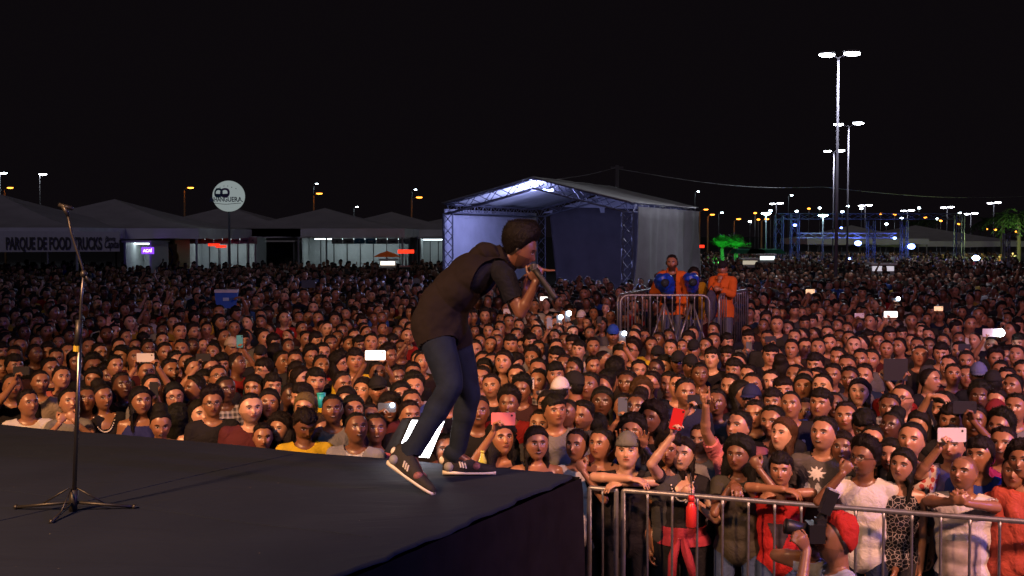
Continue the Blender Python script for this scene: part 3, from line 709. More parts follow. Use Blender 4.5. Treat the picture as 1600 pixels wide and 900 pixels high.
# ------------------------------------------------------------ crowd barriers
m_galv = plain('galvanised_steel', (0.25, 0.25, 0.27), 0.45, 0.75, noise=0.2, scale=30)
def barrier(name, label, a, b, h=1.1, z0=0.0, n=9, r=0.019, group=None, low=0.14, corner=0.12):
    a = Vector(a); b = Vector(b); L_ = (b-a).length; rz = math.atan2(b.y-a.y, b.x-a.x)
    t = thing(name, label, 'barrier', (a.x, a.y, z0), rz, group)
    mb = MB(); c = corner; pts = [(0, 0, low)]+[(0, 0, h-c)]+[(c*(1-math.cos(k*math.pi/8)), 0, h-c+c*math.sin(k*math.pi/8)) for k in range(1, 5)]
    pts += [(L_-c+c*math.sin(k*math.pi/8), 0, h-c+c*math.cos(k*math.pi/8)) for k in range(0, 5)]+[(L_, 0, low)]
    mb.tube(pts, r, 10); mb.build('frame', m_galv, t, True)
    mb = MB(); mb.tube([(0.0, 0, low), (L_, 0, low)], r*0.85, 8); mb.build('bottom_rail', m_galv, t, True)
    for k in range(1, n+1):
        x = L_*k/(n+1); mb = MB(); mb.tube([(x, 0, low), (x, 0, h-0.06), (x, 0, h-0.01)], [r*0.5, r*0.5, r*0.85], 8); mb.build('bar', m_galv, t, True)
    for x in (0.25, L_-0.25):
        mb = MB(); mb.tube([(x, -0.24, 0.012), (x, -0.10, low*0.7), (x, 0, low), (x, 0.10, low*0.7), (x, 0.24, 0.012)], r*0.8, 8); mb.build('foot', m_galv, t, True)
    return t
A = at_z(921, 762, 1.1); Bq = at_z(1600, 815, 1.1); dd = (Bq-A).normalized()
BAR_A = Vector((A.x, A.y, 0)); BAR_D = Vector((dd.x, dd.y, 0)).normalized()
def bar_y(x): return BAR_A.y+(x-BAR_A.x)*BAR_D.y/BAR_D.x
segs = [(0.0, 0.20, 1, 'short steel crowd barrier tucked against the stage corner'), (0.25, 3.42, 17, 'long steel crowd barrier holding back the front row beside the red water bottle'), (3.46, 5.2, 8, 'steel crowd barrier running out of the frame past the coral blouse woman')]
for (u0, u1, n, lab) in segs:
    barrier('crowd_barrier', lab, BAR_A+BAR_D*u0, BAR_A+BAR_D*u1, 1.1, 0, n, 0.0175, 'steel barriers between the pit and the crowd', corner=0.012)

# camera platform and its barriers
PZ = 0.89; PY = 18.5
pf = thing('camera_platform', 'low scaffold platform carrying the camera crew inside the crowd', 'platform', (at_depth(1066, 500, PY).x, PY+1.0, 0))
mb = MB(); mb.box((0, 0, PZ-0.03), (2.3, 2.2, 0.06)); mb.build('deck', plain('plywood', (0.10, 0.07, 0.05), 0.8), pf)
for sx in (-1.1, 0, 1.1):
    for sy in (-1.05, 1.05):
        mb = MB(); mb.tube([(sx, sy, 0), (sx, sy, PZ-0.06)], 0.025, 8); mb.build('leg', m_galv, pf)
def PX(x, Y=PY): return at_depth(x, 460, Y).x
gB = 'barriers round the camera platform'
barrier('crowd_barrier', 'bare steel barrier in front of the camera crew, facing the stage', (PX(968), PY-0.15, 0), (PX(1106), PY-0.15, 0), 1.1, PZ, 11, 0.019, gB)
barrier('crowd_barrier', 'steel barrier closing the camera platform on the tent side', (PX(965), PY-0.05, 0), (PX(1018, PY+1.9), PY+1.9, 0), 1.1, PZ, 9, 0.019, gB)
barrier('crowd_barrier', 'steel barrier closing the camera platform beside the capped orange jacket man', (PX(1122), PY-0.1, 0), (PX(1168, PY+1.8), PY+1.8, 0), 1.1, PZ, 12, 0.019, gB)

# ------------------------------------------------------------ side stage of truss and grey cloth
m_alu = plain('truss_aluminium', (0.17, 0.165, 0.20), 0.45, 0.6, noise=0.1)
m_grey = plain('grey_tarpaulin', (0.25, 0.235, 0.26), 0.75, noise=0.15, scale=2, bump=0.25, bscale=3)
m_roofw = plain('pale_roof_sheet', (0.42, 0.41, 0.40), 0.7, noise=0.15, scale=2, bump=0.3, bscale=4)
def truss(mb, a, b, w=0.28, r=0.022, step=0.34, up=None):
    a = Vector(a); b = Vector(b); d = (b-a); L_ = d.length; d.normalize()
    u = Vector(up) if up else (Vector((0, 0, 1)) if abs(d.z) < 0.8 else Vector((0, 1, 0)))
    s = d.cross(u).normalized(); u = s.cross(d).normalized(); C = [(-1, -1), (1, -1), (1, 1), (-1, 1)]
    off = [s*x*w/2+u*y*w/2 for x, y in C]
    for o in off: mb.tube([a+o, b+o], r, 6)
    n = max(2, int(L_/step))
    for k in range(n):
        p = a+d*(L_*k/n); q = a+d*(L_*(k+1)/n)
        for i in range(4):
            o1, o2 = off[i], off[(i+1) % 4]
            if k % 2: o1, o2 = o2, o1
            mb.tube([p+o1, q+o2], r*0.55, 4, False)
    return mb
TP = Vector((at_depth(980, 400, 36).x, 36, 0)); TS = Vector((.371, .928, 0)); TF = Vector((-.928, .371, 0))
EV = 3.72; PK = 4.46; TW = 5.84; TD = 8.4
tent = thing('side_stage', 'blue-lit side stage of aluminium trusses with grey cloth walls and pale roof', 'side stage', TP)
def T(f, s, z): return TF*f+TS*s+Vector((0, 0, z))
for (f, s) in ((0, 0), (TW, 0), (0, TD), (TW, TD)):
    mb = MB(); truss(mb, T(f, s, 0), T(f, s, EV-0.15), 0.30); mb.build('truss_column', m_alu, tent)
for s in (0, TD):
    for f in (0, TW):
        mb = MB(); truss(mb, T(f, s, EV), T(TW/2, s, PK), 0.30); mb.build('roof_truss', m_alu, tent)
for f in (0, TW):
    mb = MB(); truss(mb, T(f, 0.2, EV), T(f, TD-0.2, EV), 0.26); mb.build('eave_truss', m_alu, tent)
mb = MB(); truss(mb, T(TW/2, 0.2, PK), T(TW/2, TD-0.2, PK), 0.26); mb.build('ridge_truss', m_alu, tent)
def sheet(p00, p10, p11, p01, nx, ny, fold=0.0, freq=9, nrm=Vector((0, 0, 1)), sag=0.0, seed=0):
    V = []; rg = random.Random(seed); ph = rg.random()*6
    for j in range(ny+1):
        for i in range(nx+1):
            a = i/nx; b = j/ny; p = (p00*(1-a)+p10*a)*(1-b)+(p01*(1-a)+p11*a)*b
            p = p+nrm*(fold*(math.sin(a*freq*2+ph+b*1.5+math.sin(b*3+a*4))*0.6+math.sin(a*freq*5+ph*2-b*2.2)*0.4)*(0.25+0.75*(1-b)))-Vector((0, 0, sag*math.sin(a*math.pi)*math.sin(b*math.pi)))
            V.append(tuple(p))
    return V, [(j*(nx+1)+i, j*(nx+1)+i+1, (j+1)*(nx+1)+i+1, (j+1)*(nx+1)+i) for j in range(ny) for i in range(nx)]
def panel(name, mat, par, *a, **k):
    mb = MB(); mb.add(*sheet(*a, **k)); o = mb.build(name, mat, par, True)
    md = o.modifiers.new('t', 'SOLIDIFY'); md.thickness = 0.02; return o
for f0, lab in ((0, 'a'), (TW, 'b')):
    k = -0.14 if f0 == 0 else 0.14
    panel('roof_sheet', m_roofw, tent, T(f0+k, -0.16, EV+0.13), T(f0+k, TD+0.2, EV+0.13), T(TW/2, TD+0.2, PK+0.19), T(TW/2, -0.16, PK+0.19), 26, 8, fold=0.05, freq=10, sag=0.05, seed=3)
panel('side_wall', m_grey, tent, T(-0.25, 0.35, 0.05), T(-0.25, TD, 0.05), T(-0.25, TD, EV+0.02), T(-0.25, 0.35, EV+0.02), 90, 10, fold=0.24, freq=9, nrm=TF, seed=1)
panel('side_wall', m_grey, tent, T(TW+0.2, 0.2, 0.05), T(TW+0.2, TD, 0.05), T(TW+0.2, TD, EV), T(TW+0.2, 0.2, EV), 40, 6, fold=0.03, freq=5, nrm=TF, seed=2)
panel('back_curtain', plain('dark_curtain', (0.05, 0.038, 0.046), 0.85, noise=0.2, scale=2), tent, T(-0.1, TD+0.1, 0.05), T(TW-0.75, TD+0.1, 0.05), T(TW-0.25, TD+0.1, EV+0.25), T(-0.1, TD+0.1, EV+0.05), 60, 8, fold=0.12, freq=7, nrm=TS, seed=5)
mb = MB(); mb.add([tuple(T(TW/2, TD+0.12, PK+0.1)), tuple(T(0, TD+0.12, EV)), tuple(T(TW, TD+0.12, EV))], [(0, 1, 2)]); o = mb.build('gable_cloth', m_grey, tent); md = o.modifiers.new('t', 'SOLIDIFY'); md.thickness = 0.02
mb = MB(); mb.box(tuple(T(TW/2, 1.1, PK-0.16)), (0.35, 0.22, 0.07)); mb.build('lamp', emit('blue_lamp', (0.35, 0.45, 1.0), 12), tent)

# ------------------------------------------------------------ utility pole and wires
m_conc = plain('concrete', (0.13, 0.13, 0.135), 0.85)
pp = at_depth(964, 290, 48)
up_ = thing('utility_pole', 'thin concrete utility pole rising behind the pale roof of the side stage', 'utility pole', (pp.x, 48, 0))
mb = MB(); mb.tube([(0, 0, 0), (0, 0, at_depth(964, 258, 48).z)], [0.10, 0.07], 8); mb.build('pole', m_conc, up_)
mb = MB(); mb.box((0, 0, at_depth(964, 262, 48).z), (0.5, 0.08, 0.08)); mb.build('crossarm', m_conc, up_)
def wire(name, label, pts, r=0.012):
    P_ = [Vector(p) for p in pts]; q = []
    for i in range(len(P_)-1):
        for k in range(13):
            t = k/12; p = P_[i]*(1-t)+P_[i+1]*t; p.z -= math.sin(t*math.pi)*(P_[i+1]-P_[i]).length*0.012; q.append(p)
    mb = MB(); mb.tube(q, r, 5); tag(mb.build(name, plain('wire_grey', (0.35, 0.35, 0.36), 0.6)), label, 'wire')
wire('overhead_wire', 'pale overhead wire running down from the utility pole towards the side stage', [at_depth(870, 280, 44), at_depth(962, 262, 48)])
wire('overhead_wire', 'long faint overhead wire crossing the dark sky past the tall lamp posts', [at_depth(966, 264, 48), at_depth(1285, 292, 70), at_depth(1620, 306, 90)], 0.014)

# ------------------------------------------------------------ lamp posts
m_post = plain('painted_post', (0.14, 0.13, 0.16), 0.6, 0.0)
e_white = emit('lamp_white', (0.86, 0.90, 1.0), 40); e_orange = emit('lamp_sodium', (1.0, 0.30, 0.03), 7); e_cool = emit('lamp_cool', (0.70, 0.90, 1.0), 40)
m_shell = plain('lamp_shell', (0.2, 0.2, 0.2), 0.5)
def lamp_post(label, x, Y, ytop, heads, mat, hs=0.5, r=0.065, group=None, arm=1.0, em=None, dark=False):
    top = at_depth(x, ytop, Y); t = thing('street_lamp', label, 'street lamp', (top.x, Y, 0), 0, group)
    mb = MB(); mb.tube([(0, 0, 0), (0, 0, top.z*0.45), (0, 0, top.z)], [r, r*0.8, r*0.5], 8); mb.build('pole', mat, t, True)
    for (dx, dyp, sz) in heads:
        hx = dx*Y/FPX; hz = -dyp*Y/FPX; a = MB(); a.tube([(0, 0, top.z-0.05), (hx*0.5, 0, top.z+hz*0.5+0.02), (hx*0.8, 0, top.z+hz)], r*0.35, 6); a.build('arm', mat, t, True)
        h = MB(); h.sphere((hx, 0, top.z+hz+0.04), (sz, sz*0.5, sz*0.28), 12, 8); hd = h.build('lamp_head', m_shell, t, True)
        b = MB(); b.sphere((hx, -0.02, top.z+hz-0.02), (sz*0.92, sz*0.46, sz*0.26), 12, 8); b.build('bulb', em or e_white, hd, True)
    return t
gL = 'white double lamp posts beyond the crowd'
lamp_post('tallest white double-headed lamp post rising from the crowd', 1310, 38, 90, [(-18, -5, 0.27), (21, -7, 0.28)], m_post, group=gL)
lamp_post('second tallest double-headed lamp post, just behind the tallest one', 1326, 62, 197, [(-16, -3, 0.27), (15, -5, 0.30)], m_post, group=gL, r=0.06)
lamp_post('third tallest double-headed lamp post, on the tent side of the tallest one', 1303, 82, 237, [(-10, -1, 0.27), (10, -2, 0.32)], m_post, group=gL, r=0.06)
for (x, y, lab) in ((1352, 321, 'small distant double lamp post above the dark gantry near the three tall posts'), (1480, 324, 'small distant double lamp post over the far pale roof'), (1553, 317, 'small distant double lamp post nearest the palm trees'), (1517, 334, 'small distant double lamp post just below the one by the palms'), (1418, 329, 'small distant double lamp post above the middle of the dark gantry'), (1213, 318, 'small distant double lamp post beside the glaring cool lamp')):
    Y = min(FPX*5.7/(367-y), 190); lamp_post(lab, x, Y, y, [(-6, 0, 0.5), (6, -1, 0.55)], m_post, group='small far double lamp posts', r=0.06)
gO = 'orange street lamps beyond the tents'
for (x, y, dx, lab) in ((288, 296, 10, 'orange street lamp behind the tent roofs beside the round balloon'), (490, 305, 9, 'orange street lamp above the gap between the dark tents'), (643, 311, 12, 'orange street lamp beside the side stage roof'), (7, 296, 9, 'orange street lamp over the banner tent'),
    (1093, 330, 10, 'orange street lamp behind the back corner of the side stage'), (1106, 338, 7, 'lower orange street lamp right behind the side stage corner'), (1147, 345, 7, 'orange street lamp above the green-lit palms'), (1190, 345, 8, 'orange street lamp just before the glaring cool lamp')):
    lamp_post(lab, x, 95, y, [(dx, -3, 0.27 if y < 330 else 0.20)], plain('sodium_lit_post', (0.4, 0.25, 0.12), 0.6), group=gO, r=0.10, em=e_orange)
gW = 'single white street lamps far off'
for (x, y, lab) in ((62, 273, 'lone white street lamp high over the banner tent'), (0, 271, 'cool white lamp at the frame edge over the banner tent'), (490, 288, 'tiny white lamp right above an orange street lamp'), (644, 297, 'tiny white lamp above the orange lamp near the side stage'), (553, 324, 'tiny white lamp low over the dark tents'), (1123, 333, 'white lamp between the side stage and the lit palms'), (1086, 300, 'tiny white lamp above the side stage back corner'), (1232, 306, 'tiny white lamp above the dark gantry')):
    lamp_post(lab, x, 120, y, [(5, -1, 0.42 if x < 70 else 0.14)], m_conc, group=gW, r=0.06, em=e_cool if x != 62 else e_white)
lamp_post('glaring cool floodlight on a pole at the end of the gantry', 1197, 70, 336, [(0, -3, 0.30)], m_post, r=0.07, em=emit('glare_cool', (0.6, 0.95, 1.0), 60))
lamp_post('glaring pale floodlight in front of the gantry', 1286, 70, 339, [(0, -3, 0.30)], m_post, r=0.07, em=emit('glare_cool', (0.6, 0.95, 1.0), 60))
# many tiny far lamps
far = [(1172,346,0),(1185,343,1),(1245,330,0),(1264,326,1),(1281,325,0),(1316,331,0),(1376,334,1),(1398,335,1),(1446,340,1),(1464,342,0),(1498,350,1),(1541,358,1),(1555,359,1),(1470,345,1),(1527,371,1),(1346,326,0),(1325,322,0),(1385,350,0),(1409,341,0),(1566,356,1),(1500,333,0),(1436,325,0),(1180,333,1),(1204,329,0),(1588,362,1)]
FARL = ['left of the cool floodlight and a little lower', 'just beside the cool floodlight', 'above the near end of the gantry', 'first of the row between the two floodlights', 'directly over the pale floodlight', 'against the tallest lamp post', 'first right of the pale posts, above the gantry beam', 'second right of the pale posts, above the gantry beam', 'over the far pale roof peak', 'right of the far pale roof peak', 'over the far gantry leg', 'low between the palms, the left one of two', 'low between the palms, the right one of two', 'between roof peak and far gantry leg', 'lowest of all near the truss gate', 'beside the small double lamp post', 'beside the tall posts above the gantry', 'below the gantry beam in the middle', 'on the gantry beam beside the palm silhouette', 'close to the palm tree by the truss gate', 'above the far gantry leg', 'above the palm silhouette', 'highest one left of the cool floodlight', 'above the cool floodlight', 'at the picture edge by the truss gate']
for i, (x, y, o) in enumerate(far):
    t = thing('distant_lamp', None, 'street lamp', (at_depth(x, y, 200).x, 200, 0), 0, 'pinprick lamps along the far road')
    col_ = ('orange' if o else 'white'); t['label'] = f'pinprick {col_} street lamp {FARL[i]}'
    hz = at_depth(x, y, 200).z; mb = MB(); mb.tube([(0, 0, 0), (0, 0, hz)], 0.05, 4); mb.build('pole', m_conc, t)
    mb = MB(); mb.sphere((0, 0, hz), (0.27, 0.18, 0.13), 8, 6); mb.build('bulb', e_orange if o else e_cool, t)

# ------------------------------------------------------------ gantry with blue lights
gy = 72; m_gan = plain('gantry_steel', (0.10, 0.105, 0.13), 0.5, 0.4)
g = thing('truss_gantry', 'long dark truss gantry with blue-lit legs behind the crowd', 'gantry', (at_depth(1215, 400, gy).x, gy, 0))
def Gp(x, y, Y=gy): return at_depth(x, y, Y)-Vector(g.location)
for (x, yt, w) in ((1217, 336, .45), (1242, 335, .45), (1361, 345, .4), (1413, 345, .35), (1499, 336, .45)):
    mb = MB(); a = Gp(x, yt); truss(mb, (a.x, 0, 0), (a.x, 0, a.z), w, 0.03, 0.6); mb.build('leg', m_gan, g)
mb = MB(); truss(mb, Gp(1215, 338), Gp(1500, 338), 0.32, 0.03, 0.6); mb.build('top_beam', m_gan, g)
mb = MB(); truss(mb, Gp(1245, 368), Gp(1400, 368), 0.28, 0.03, 0.6); mb.build('lower_beam', plain('pale_beam', (0.5, 0.5, 0.52), 0.5), g)
for (x, y, s) in ((1240, 352, .10), (1312, 356, .07), (1338, 380, .20), (1421, 385, .22), (1325, 404, .08), (1395, 372, .10)):
    mb = MB(); mb.sphere(tuple(Gp(x, y)-Vector((0, 0.35, 0))), (s, s*0.6, s*0.7), 10, 8); mb.build('blue_spotlight', emit('blue_led', (0.12, 0.2, 1.0), 30), g)
tt = at_depth(1525, 403, 60); ts = thing('stage_light', 'small glaring blue-white stage light under the palms', 'stage light', (tt.x, 60, 0))
mb = MB(); mb.tube([(0, 0, 0), (0, 0, tt.z)], 0.05, 6); mb.build('stand', m_gan, ts); mb = MB(); mb.sphere((0, 0, tt.z), (.19, .12, .12), 10, 8); mb.build('bulb', emit('blue_white', (0.35, 0.5, 1.0), 40), ts)
for (x, y) in ((1240, 365), (1325, 378), (1415, 380)):
    p = at_depth(x, y, gy-1.5); point('gantry_blue', tuple(p), (0.10, 0.16, 1.0), 55, .2)
fr = thing('truss_gate', 'rectangular pale truss frame by the palm trees', 'truss gate', (at_depth(1572, 400, 55).x, 55, 0))
def Fp(x, y): return at_depth(x, y, 55)-Vector(fr.location)
for x in (1573, 1640):
    mb = MB(); a = Fp(x, 364); truss(mb, (a.x, 0, 0), (a.x, 0, a.z), .22, .025, .4); mb.build('post', m_alu, fr)
mb = MB(); truss(mb, Fp(1571, 363), Fp(1642, 363), .22, .025, .4); mb.build('top_beam', m_alu, fr)

# ------------------------------------------------------------ marquee tents
def tent_cloth(name, col):
    return plain(name, col, 0.85, noise=0.12, scale=1.2, bump=0.2, bscale=2)
m_tentd = tent_cloth('tent_roof', (0.58, 0.53, 0.53)); m_val = tent_cloth('tent_valance', (0.78, 0.74, 0.73)); m_pole = plain('tent_pole', (0.35, 0.35, 0.36), 0.5, 0.3)
def marquee(label, xc, Y, half, yp, eave=3.15, rot=0.0, group='pyramid marquee tents behind the crowd', val=0.42, valm=None):
    c = at_depth(xc, 367, Y); t = thing('marquee_tent', label, 'tent', (c.x, Y, 0), R(rot), group)
    pk = at_depth(xc, yp, Y).z; V = []; n = 8
    ring = []
    for s in range(4):
        a = [(-1, -1), (1, -1), (1, 1), (-1, 1)][s]; b = [(-1, -1), (1, -1), (1, 1), (-1, 1)][(s+1) % 4]
        for k in range(n): ring.append((a[0]+(b[0]-a[0])*k/n, a[1]+(b[1]-a[1])*k/n, k))
    V = [(0, 0, pk)]
    for q in range(1, 7):
        f = q/6
        for (x, y, k) in ring:
            z = eave+(pk-eave)*((1-f)**1.25)-0.10*math.sin(math.pi*k/n)*f*(1-f)*2; V.append((x*half*f, y*half*f, z))
    m = len(ring); F = [(0, 1+i, 1+(i+1) % m) for i in range(m)]
    for q in range(5):
        for i in range(m): F.append((1+q*m+i, 1+(q+1)*m+i, 1+(q+1)*m+(i+1) % m, 1+q*m+(i+1) % m))
    mb = MB(); mb.add(V, F); o = mb.build('roof', m_tentd, t); md = o.modifiers.new('t', 'SOLIDIFY'); md.thickness = 0.015
    mb = MB(); V = []; 
    for (x, y, k) in ring: V += [(x*(half+.03), y*(half+.03), eave+0.02), (x*(half+.03), y*(half+.03), eave-val+0.04*math.sin(k*2.1))]
    mb.add(V, [(2*i, 2*i+1, 2*((i+1) % m)+1, 2*((i+1) % m)) for i in range(m)]); o = mb.build('valance', valm or m_val, t); md = o.modifiers.new('t', 'SOLIDIFY'); md.thickness = 0.01
    for sx in (-1, 1):
        for sy in (-1, 1): mb = MB(); mb.tube([(sx*half*.98, sy*half*.98, 0), (sx*half*.98, sy*half*.98, eave)], 0.05, 8); mb.build('pole', m_pole, t)
    return t
t1 = marquee('marquee tent with the food truck banner, at the frame edge', 0, 50, 5.0, 303)
marquee('marquee tent over the violet lit sign, peak between banner tent and balloon', 180, 55.5, 5.1, 311)
marquee('marquee tent right behind the round balloon', 357, 66, 4.7, 322, 3.2)
marquee('marquee tent with a red glow along its valance', 508, 66, 4.7, 325, 3.2, valm=m_val)
marquee('marquee tent peaking behind the orange umbrella', 612, 78, 5.0, 331, 3.2)
marquee('farthest marquee tent touching the side stage', 700, 88, 5.0, 340, 3.2)
marquee('pale low marquee roof below the gantry', 1430, 100, 6.5, 352, 2.4, group='pale roofs behind the gantry')
marquee('low dark marquee behind the blue gantry legs', 1330, 95, 4.5, 352, 2.6, group='pale roofs behind the gantry')
# banner
m_ban = plain('banner_cloth', (0.66, 0.62, 0.62), 0.8, noise=0.05)
bn = thing('banner', 'long pale banner reading PARQUE DE FOOD TRUCKS under the marquee edge', 'banner', at_depth(95, 380, 44.9))
bp = Vector(bn.location)
def bq(x, y, d=0.0): return tuple(at_depth(x, y, 44.9-d)-bp)
mb = MB(); mb.quad(bq(-30, 361), bq(-30, 394), bq(187, 393), bq(187, 362)); o = mb.build('cloth', m_ban, bn); md = o.modifiers.new('t', 'SOLIDIFY'); md.thickness = 0.01
def text(body, size, loc, mat, parent, bold=0.0, name='lettering', sx=1.0, rz=0.0, ext=0.004, align='CENTER', shear=0.0):
    cu = bpy.data.curves.new(name, 'FONT'); cu.body = body; cu.size = size; cu.extrude = ext; cu.offset = bold; cu.align_x = align; cu.align_y = 'CENTER'; cu.shear = shear
    tmp = bpy.data.objects.new('tmp', cu); COL.objects.link(tmp); dg = bpy.context.evaluated_depsgraph_get(); me = bpy.data.meshes.new_from_object(tmp.evaluated_get(dg)); bpy.data.objects.remove(tmp)
    me.materials.clear(); me.materials.append(mat); o = link(name, me, parent); o.location = loc; o.rotation_euler = (R(90), 0, rz); o.scale = (sx, 1, 1); return o
def fit(o, w):
    xs = [v.co.x for v in o.data.vertices]; o.scale = (w/(max(xs)-min(xs)), 1, 1); return o
m_ink = plain('dark_ink', (0.07, 0.06, 0.065), 0.7, noise=0.02)
fit(text('PARQUE DE FOOD TRUCKS', 0.62, bq(84, 381.5, 0.03), m_ink, bn, 0.022), 150*44.9/FPX)
fit(text('Capital', 0.42, bq(174, 382, 0.03), m_ink, bn, 0.006, shear=0.35), 24*44.9/FPX)
fit(text('Planeta', 0.22, bq(172, 373, 0.03), m_ink, bn, 0.003, shear=0.35), 16*44.9/FPX)

# food booths with lit interiors
e_booth = emit('booth_light', (0.80, 0.95, 1.0), 0.75); e_warm = emit('booth_warm', (1.0, 0.62, 0.2), 0.12)
def booth(label, x0, x1, y0, Y, body_m, h=None, depth=2.5, sign=None, lit=None, seams=0):
    a = at_depth(x0, 400, Y); b = at_depth(x1, 400, Y); z = at_depth(x0, y0, Y).z; w = b.x-a.x
    t = thing('food_stall', label, 'food stall', (a.x, Y, 0), 0, 'food stalls under the tents')
    mb = MB(); mb.box((w/2, depth, z/2), (w, 0.08, z)); mb.build('back_wall', body_m, t)
    for xx in (0.04, w-0.04): mb = MB(); mb.box((xx, depth/2, z/2), (0.08, depth-0.08, z)); mb.build('side_wall', body_m, t)
    mb = MB(); mb.box((w/2, 0.2, 0.5), (w-0.2, 0.5, 1.0)); mb.build('counter', plain('booth_white', (0.5, 0.5, 0.5), 0.5), t)
    mb = MB(); mb.box((w/2, depth/2, z+0.04), (w+0.1, depth+0.2, 0.08)); mb.build('roof_panel', m_val, t)
    for k in range(seams):
        mb = MB(); mb.box((w*(k+1)/(seams+1), depth-0.07, z/2), (0.05, 0.03, z-0.1)); mb.build('frame_post', plain('dark_steel', (0.10, 0.10, 0.11), 0.35, 0.8), t)
    if lit:
        mb = MB(); mb.box((w/2, depth*0.5, z-0.06), (w*0.8, 0.25, 0.06)); mb.build('strip_light', emit('strip', (0.80, 0.95, 1.0), 4.5), t)
    return t
m_bw = plain('white_panel', (0.62, 0.66, 0.66), 0.5, noise=0.04); m_by = plain('mustard_panel', (0.42, 0.26, 0.05), 0.5, noise=0.06)
booth('lit white food stall beside the violet sign', 193, 236, 379, 50, m_bw, lit=True)
yb = booth('mustard yellow food stall with dark swirls between the lit stalls', 240, 273, 375, 54, m_by)
mb = MB()
for k in range(3):
    c_ = at_depth(250, 386, 54)-Vector((yb.location)); pts = [(0.35+0.25*k+0.25*math.sin(q*.5), -0.05, 2.3-0.12*q) for q in range(8)]; mb.tube(pts, 0.06, 6)
mb.box((0.55, -0.02, 1.9), (1.0, 0.05, 1.2)); mb.build('front_panel', m_by, yb)
mb = MB()
for k in range(3): mb.tube([(0.2+0.26*k+0.08*q-0.004*q*q*3, -0.06, 2.35-0.13*q) for q in range(7)], 0.045, 5)
mb.build('dark_swirl', plain('navy_paint', (0.03, 0.03, 0.08), 0.6), yb)
booth('long lit white food stall with poster strip behind the balloon pole', 293, 400, 372, 60, m_bw, lit=True, seams=6)
booth('wide dim white stall row under the red-glowing marquee', 470, 640, 372, 72, m_bw, lit=True, seams=7)
booth('white food stall beside the side stage', 655, 694, 373, 72, m_bw, lit=True, seams=2)
booth('grey closed stall between the lit stalls and the marquee gap', 405, 460, 378, 74, plain('grey_panel', (0.2, 0.2, 0.21), 0.6), seams=3)
# poster strips (abstract small posters)
def strip(label, x0, x1, y0, y1, Y, cols, words=None):
    a = at_depth(x0, (y0+y1)/2, Y); t = thing('poster_strip', label, 'poster strip', a, 0, 'poster strips over the food stalls'); n = len(cols); w = (x1-x0)/n
    for i, c_ in enumerate(cols):
        p = at_depth(x0+w*(i+.5), (y0+y1)/2, Y)-a; mb = MB(); mb.box(tuple(p), (w*Y/FPX*0.97, 0.03, (y1-y0)*Y/FPX)); o = mb.build('poster', plain('poster%d%d%d' % tuple(int(v*100) for v in c_), c_, 0.6), t)
        if words: text(words[i % len(words)], (y1-y0)*Y/FPX*0.42, tuple(p+Vector((0, -0.03, 0))), m_ink if c_[0] > .25 else m_bw, t, 0.004, sx=0.8, shear=0.2)
strip('row of white posters with script lettering over the lit stall behind the balloon', 293, 402, 370.5, 381, 59.7, [(.30, .32, .36), (.42, .42, .44), (.36, .38, .44), (.42, .40, .42), (.30, .34, .42), (.42, .42, .44), (.40, .40, .44), (.44, .30, .26)], ['Capital', 'AL', 'Capital'])
strip('row of grey and blue posters over the dim stall row', 518, 640, 372.5, 381, 71.7, [(.36, .36, .38), (.30, .30, .32), (.06, .22, .40), (.05, .20, .36), (.36, .36, .38), (.34, .34, .36), (.30, .30, .32)], ['AL', 'Capital'])
sg = thing('lit_sign', 'small violet lit sign reading AÇAÍ', 'sign', at_depth(230.5, 391.5, 49.6))
hw = 9.5*49.6/FPX; hh = 5.3*49.6/FPX
mb = MB(); mb.box((0, 0.03, 0), (hw*2, 0.06, hh*2)); mb.build('panel', emit('violet', (0.22, 0.05, 0.85), 1.6), sg)
text('AÇAÍ', hh*1.15, (0, -0.01, -0.01), emit('sign_pink', (0.95, 0.75, 1.0), 2.0), sg, 0.006, sx=0.95)
rs = thing('lit_sign', 'red running light sign hanging in the long lit stall', 'sign', at_depth(339, 383.5, 58.8))
mb = MB(); mb.box((-0.15, 0, 0.03), (0.55, 0.05, 0.12)); mb.box((0.2, -0.01, -0.05), (0.5, 0.05, 0.12)); mb.build('panel', emit('sign_red', (1.0, 0.035, 0.012), 1.6), rs)

# balloon
bc = at_depth(357.5, 306.5, 52); br_ = 24.8*52/FPX
bl_ = thing('advertising_balloon', 'round white advertising balloon with a ring emblem on a tall pole', 'balloon', (bc.x, 52, 0))
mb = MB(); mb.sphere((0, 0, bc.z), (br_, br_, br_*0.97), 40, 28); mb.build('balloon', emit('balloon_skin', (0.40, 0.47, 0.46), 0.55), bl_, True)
mb = MB(); mb.tube([(0.02, 0, 0), (0, 0, bc.z-br_*0.95)], 0.05, 8); mb.build('pole', m_conc, bl_)
def on_ball(u, v, lift=0.012):   # u,v in fractions of the radius
    y = -math.sqrt(max(0, 1-u*u-v*v)); k = br_+lift; return (u*k, y*k, bc.z+v*k*0.97)
mb = MB(); m_nv = plain('emblem_navy', (0.03, 0.04, 0.16), 0.5, noise=.02); m_tl = plain('emblem_teal', (0.10, 0.25, 0.30), 0.5, noise=.02); m_vi = plain('emblem_violet', (0.20, 0.12, 0.32), 0.5, noise=.02)
for (cx, m_, nm) in ((-0.44, m_tl, 'emblem_ring'), (-0.02, m_vi, 'emblem_ring')):
    mb = MB(); V = []; n = 36
    for k in range(n):
        a = 2*math.pi*k/n; sq = 0.86
        for r_ in (0.30, 0.17): V.append(on_ball(cx+math.copysign(abs(math.cos(a))**sq, math.cos(a))*r_, 0.18+math.copysign(abs(math.sin(a))**sq, math.sin(a))*r_*1.02))
    mb.add(V, [(2*k, 2*k+1, 2*((k+1) % n)+1, 2*((k+1) % n)) for k in range(n)]); mb.build(nm, m_, bl_)
mb = MB(); V = []
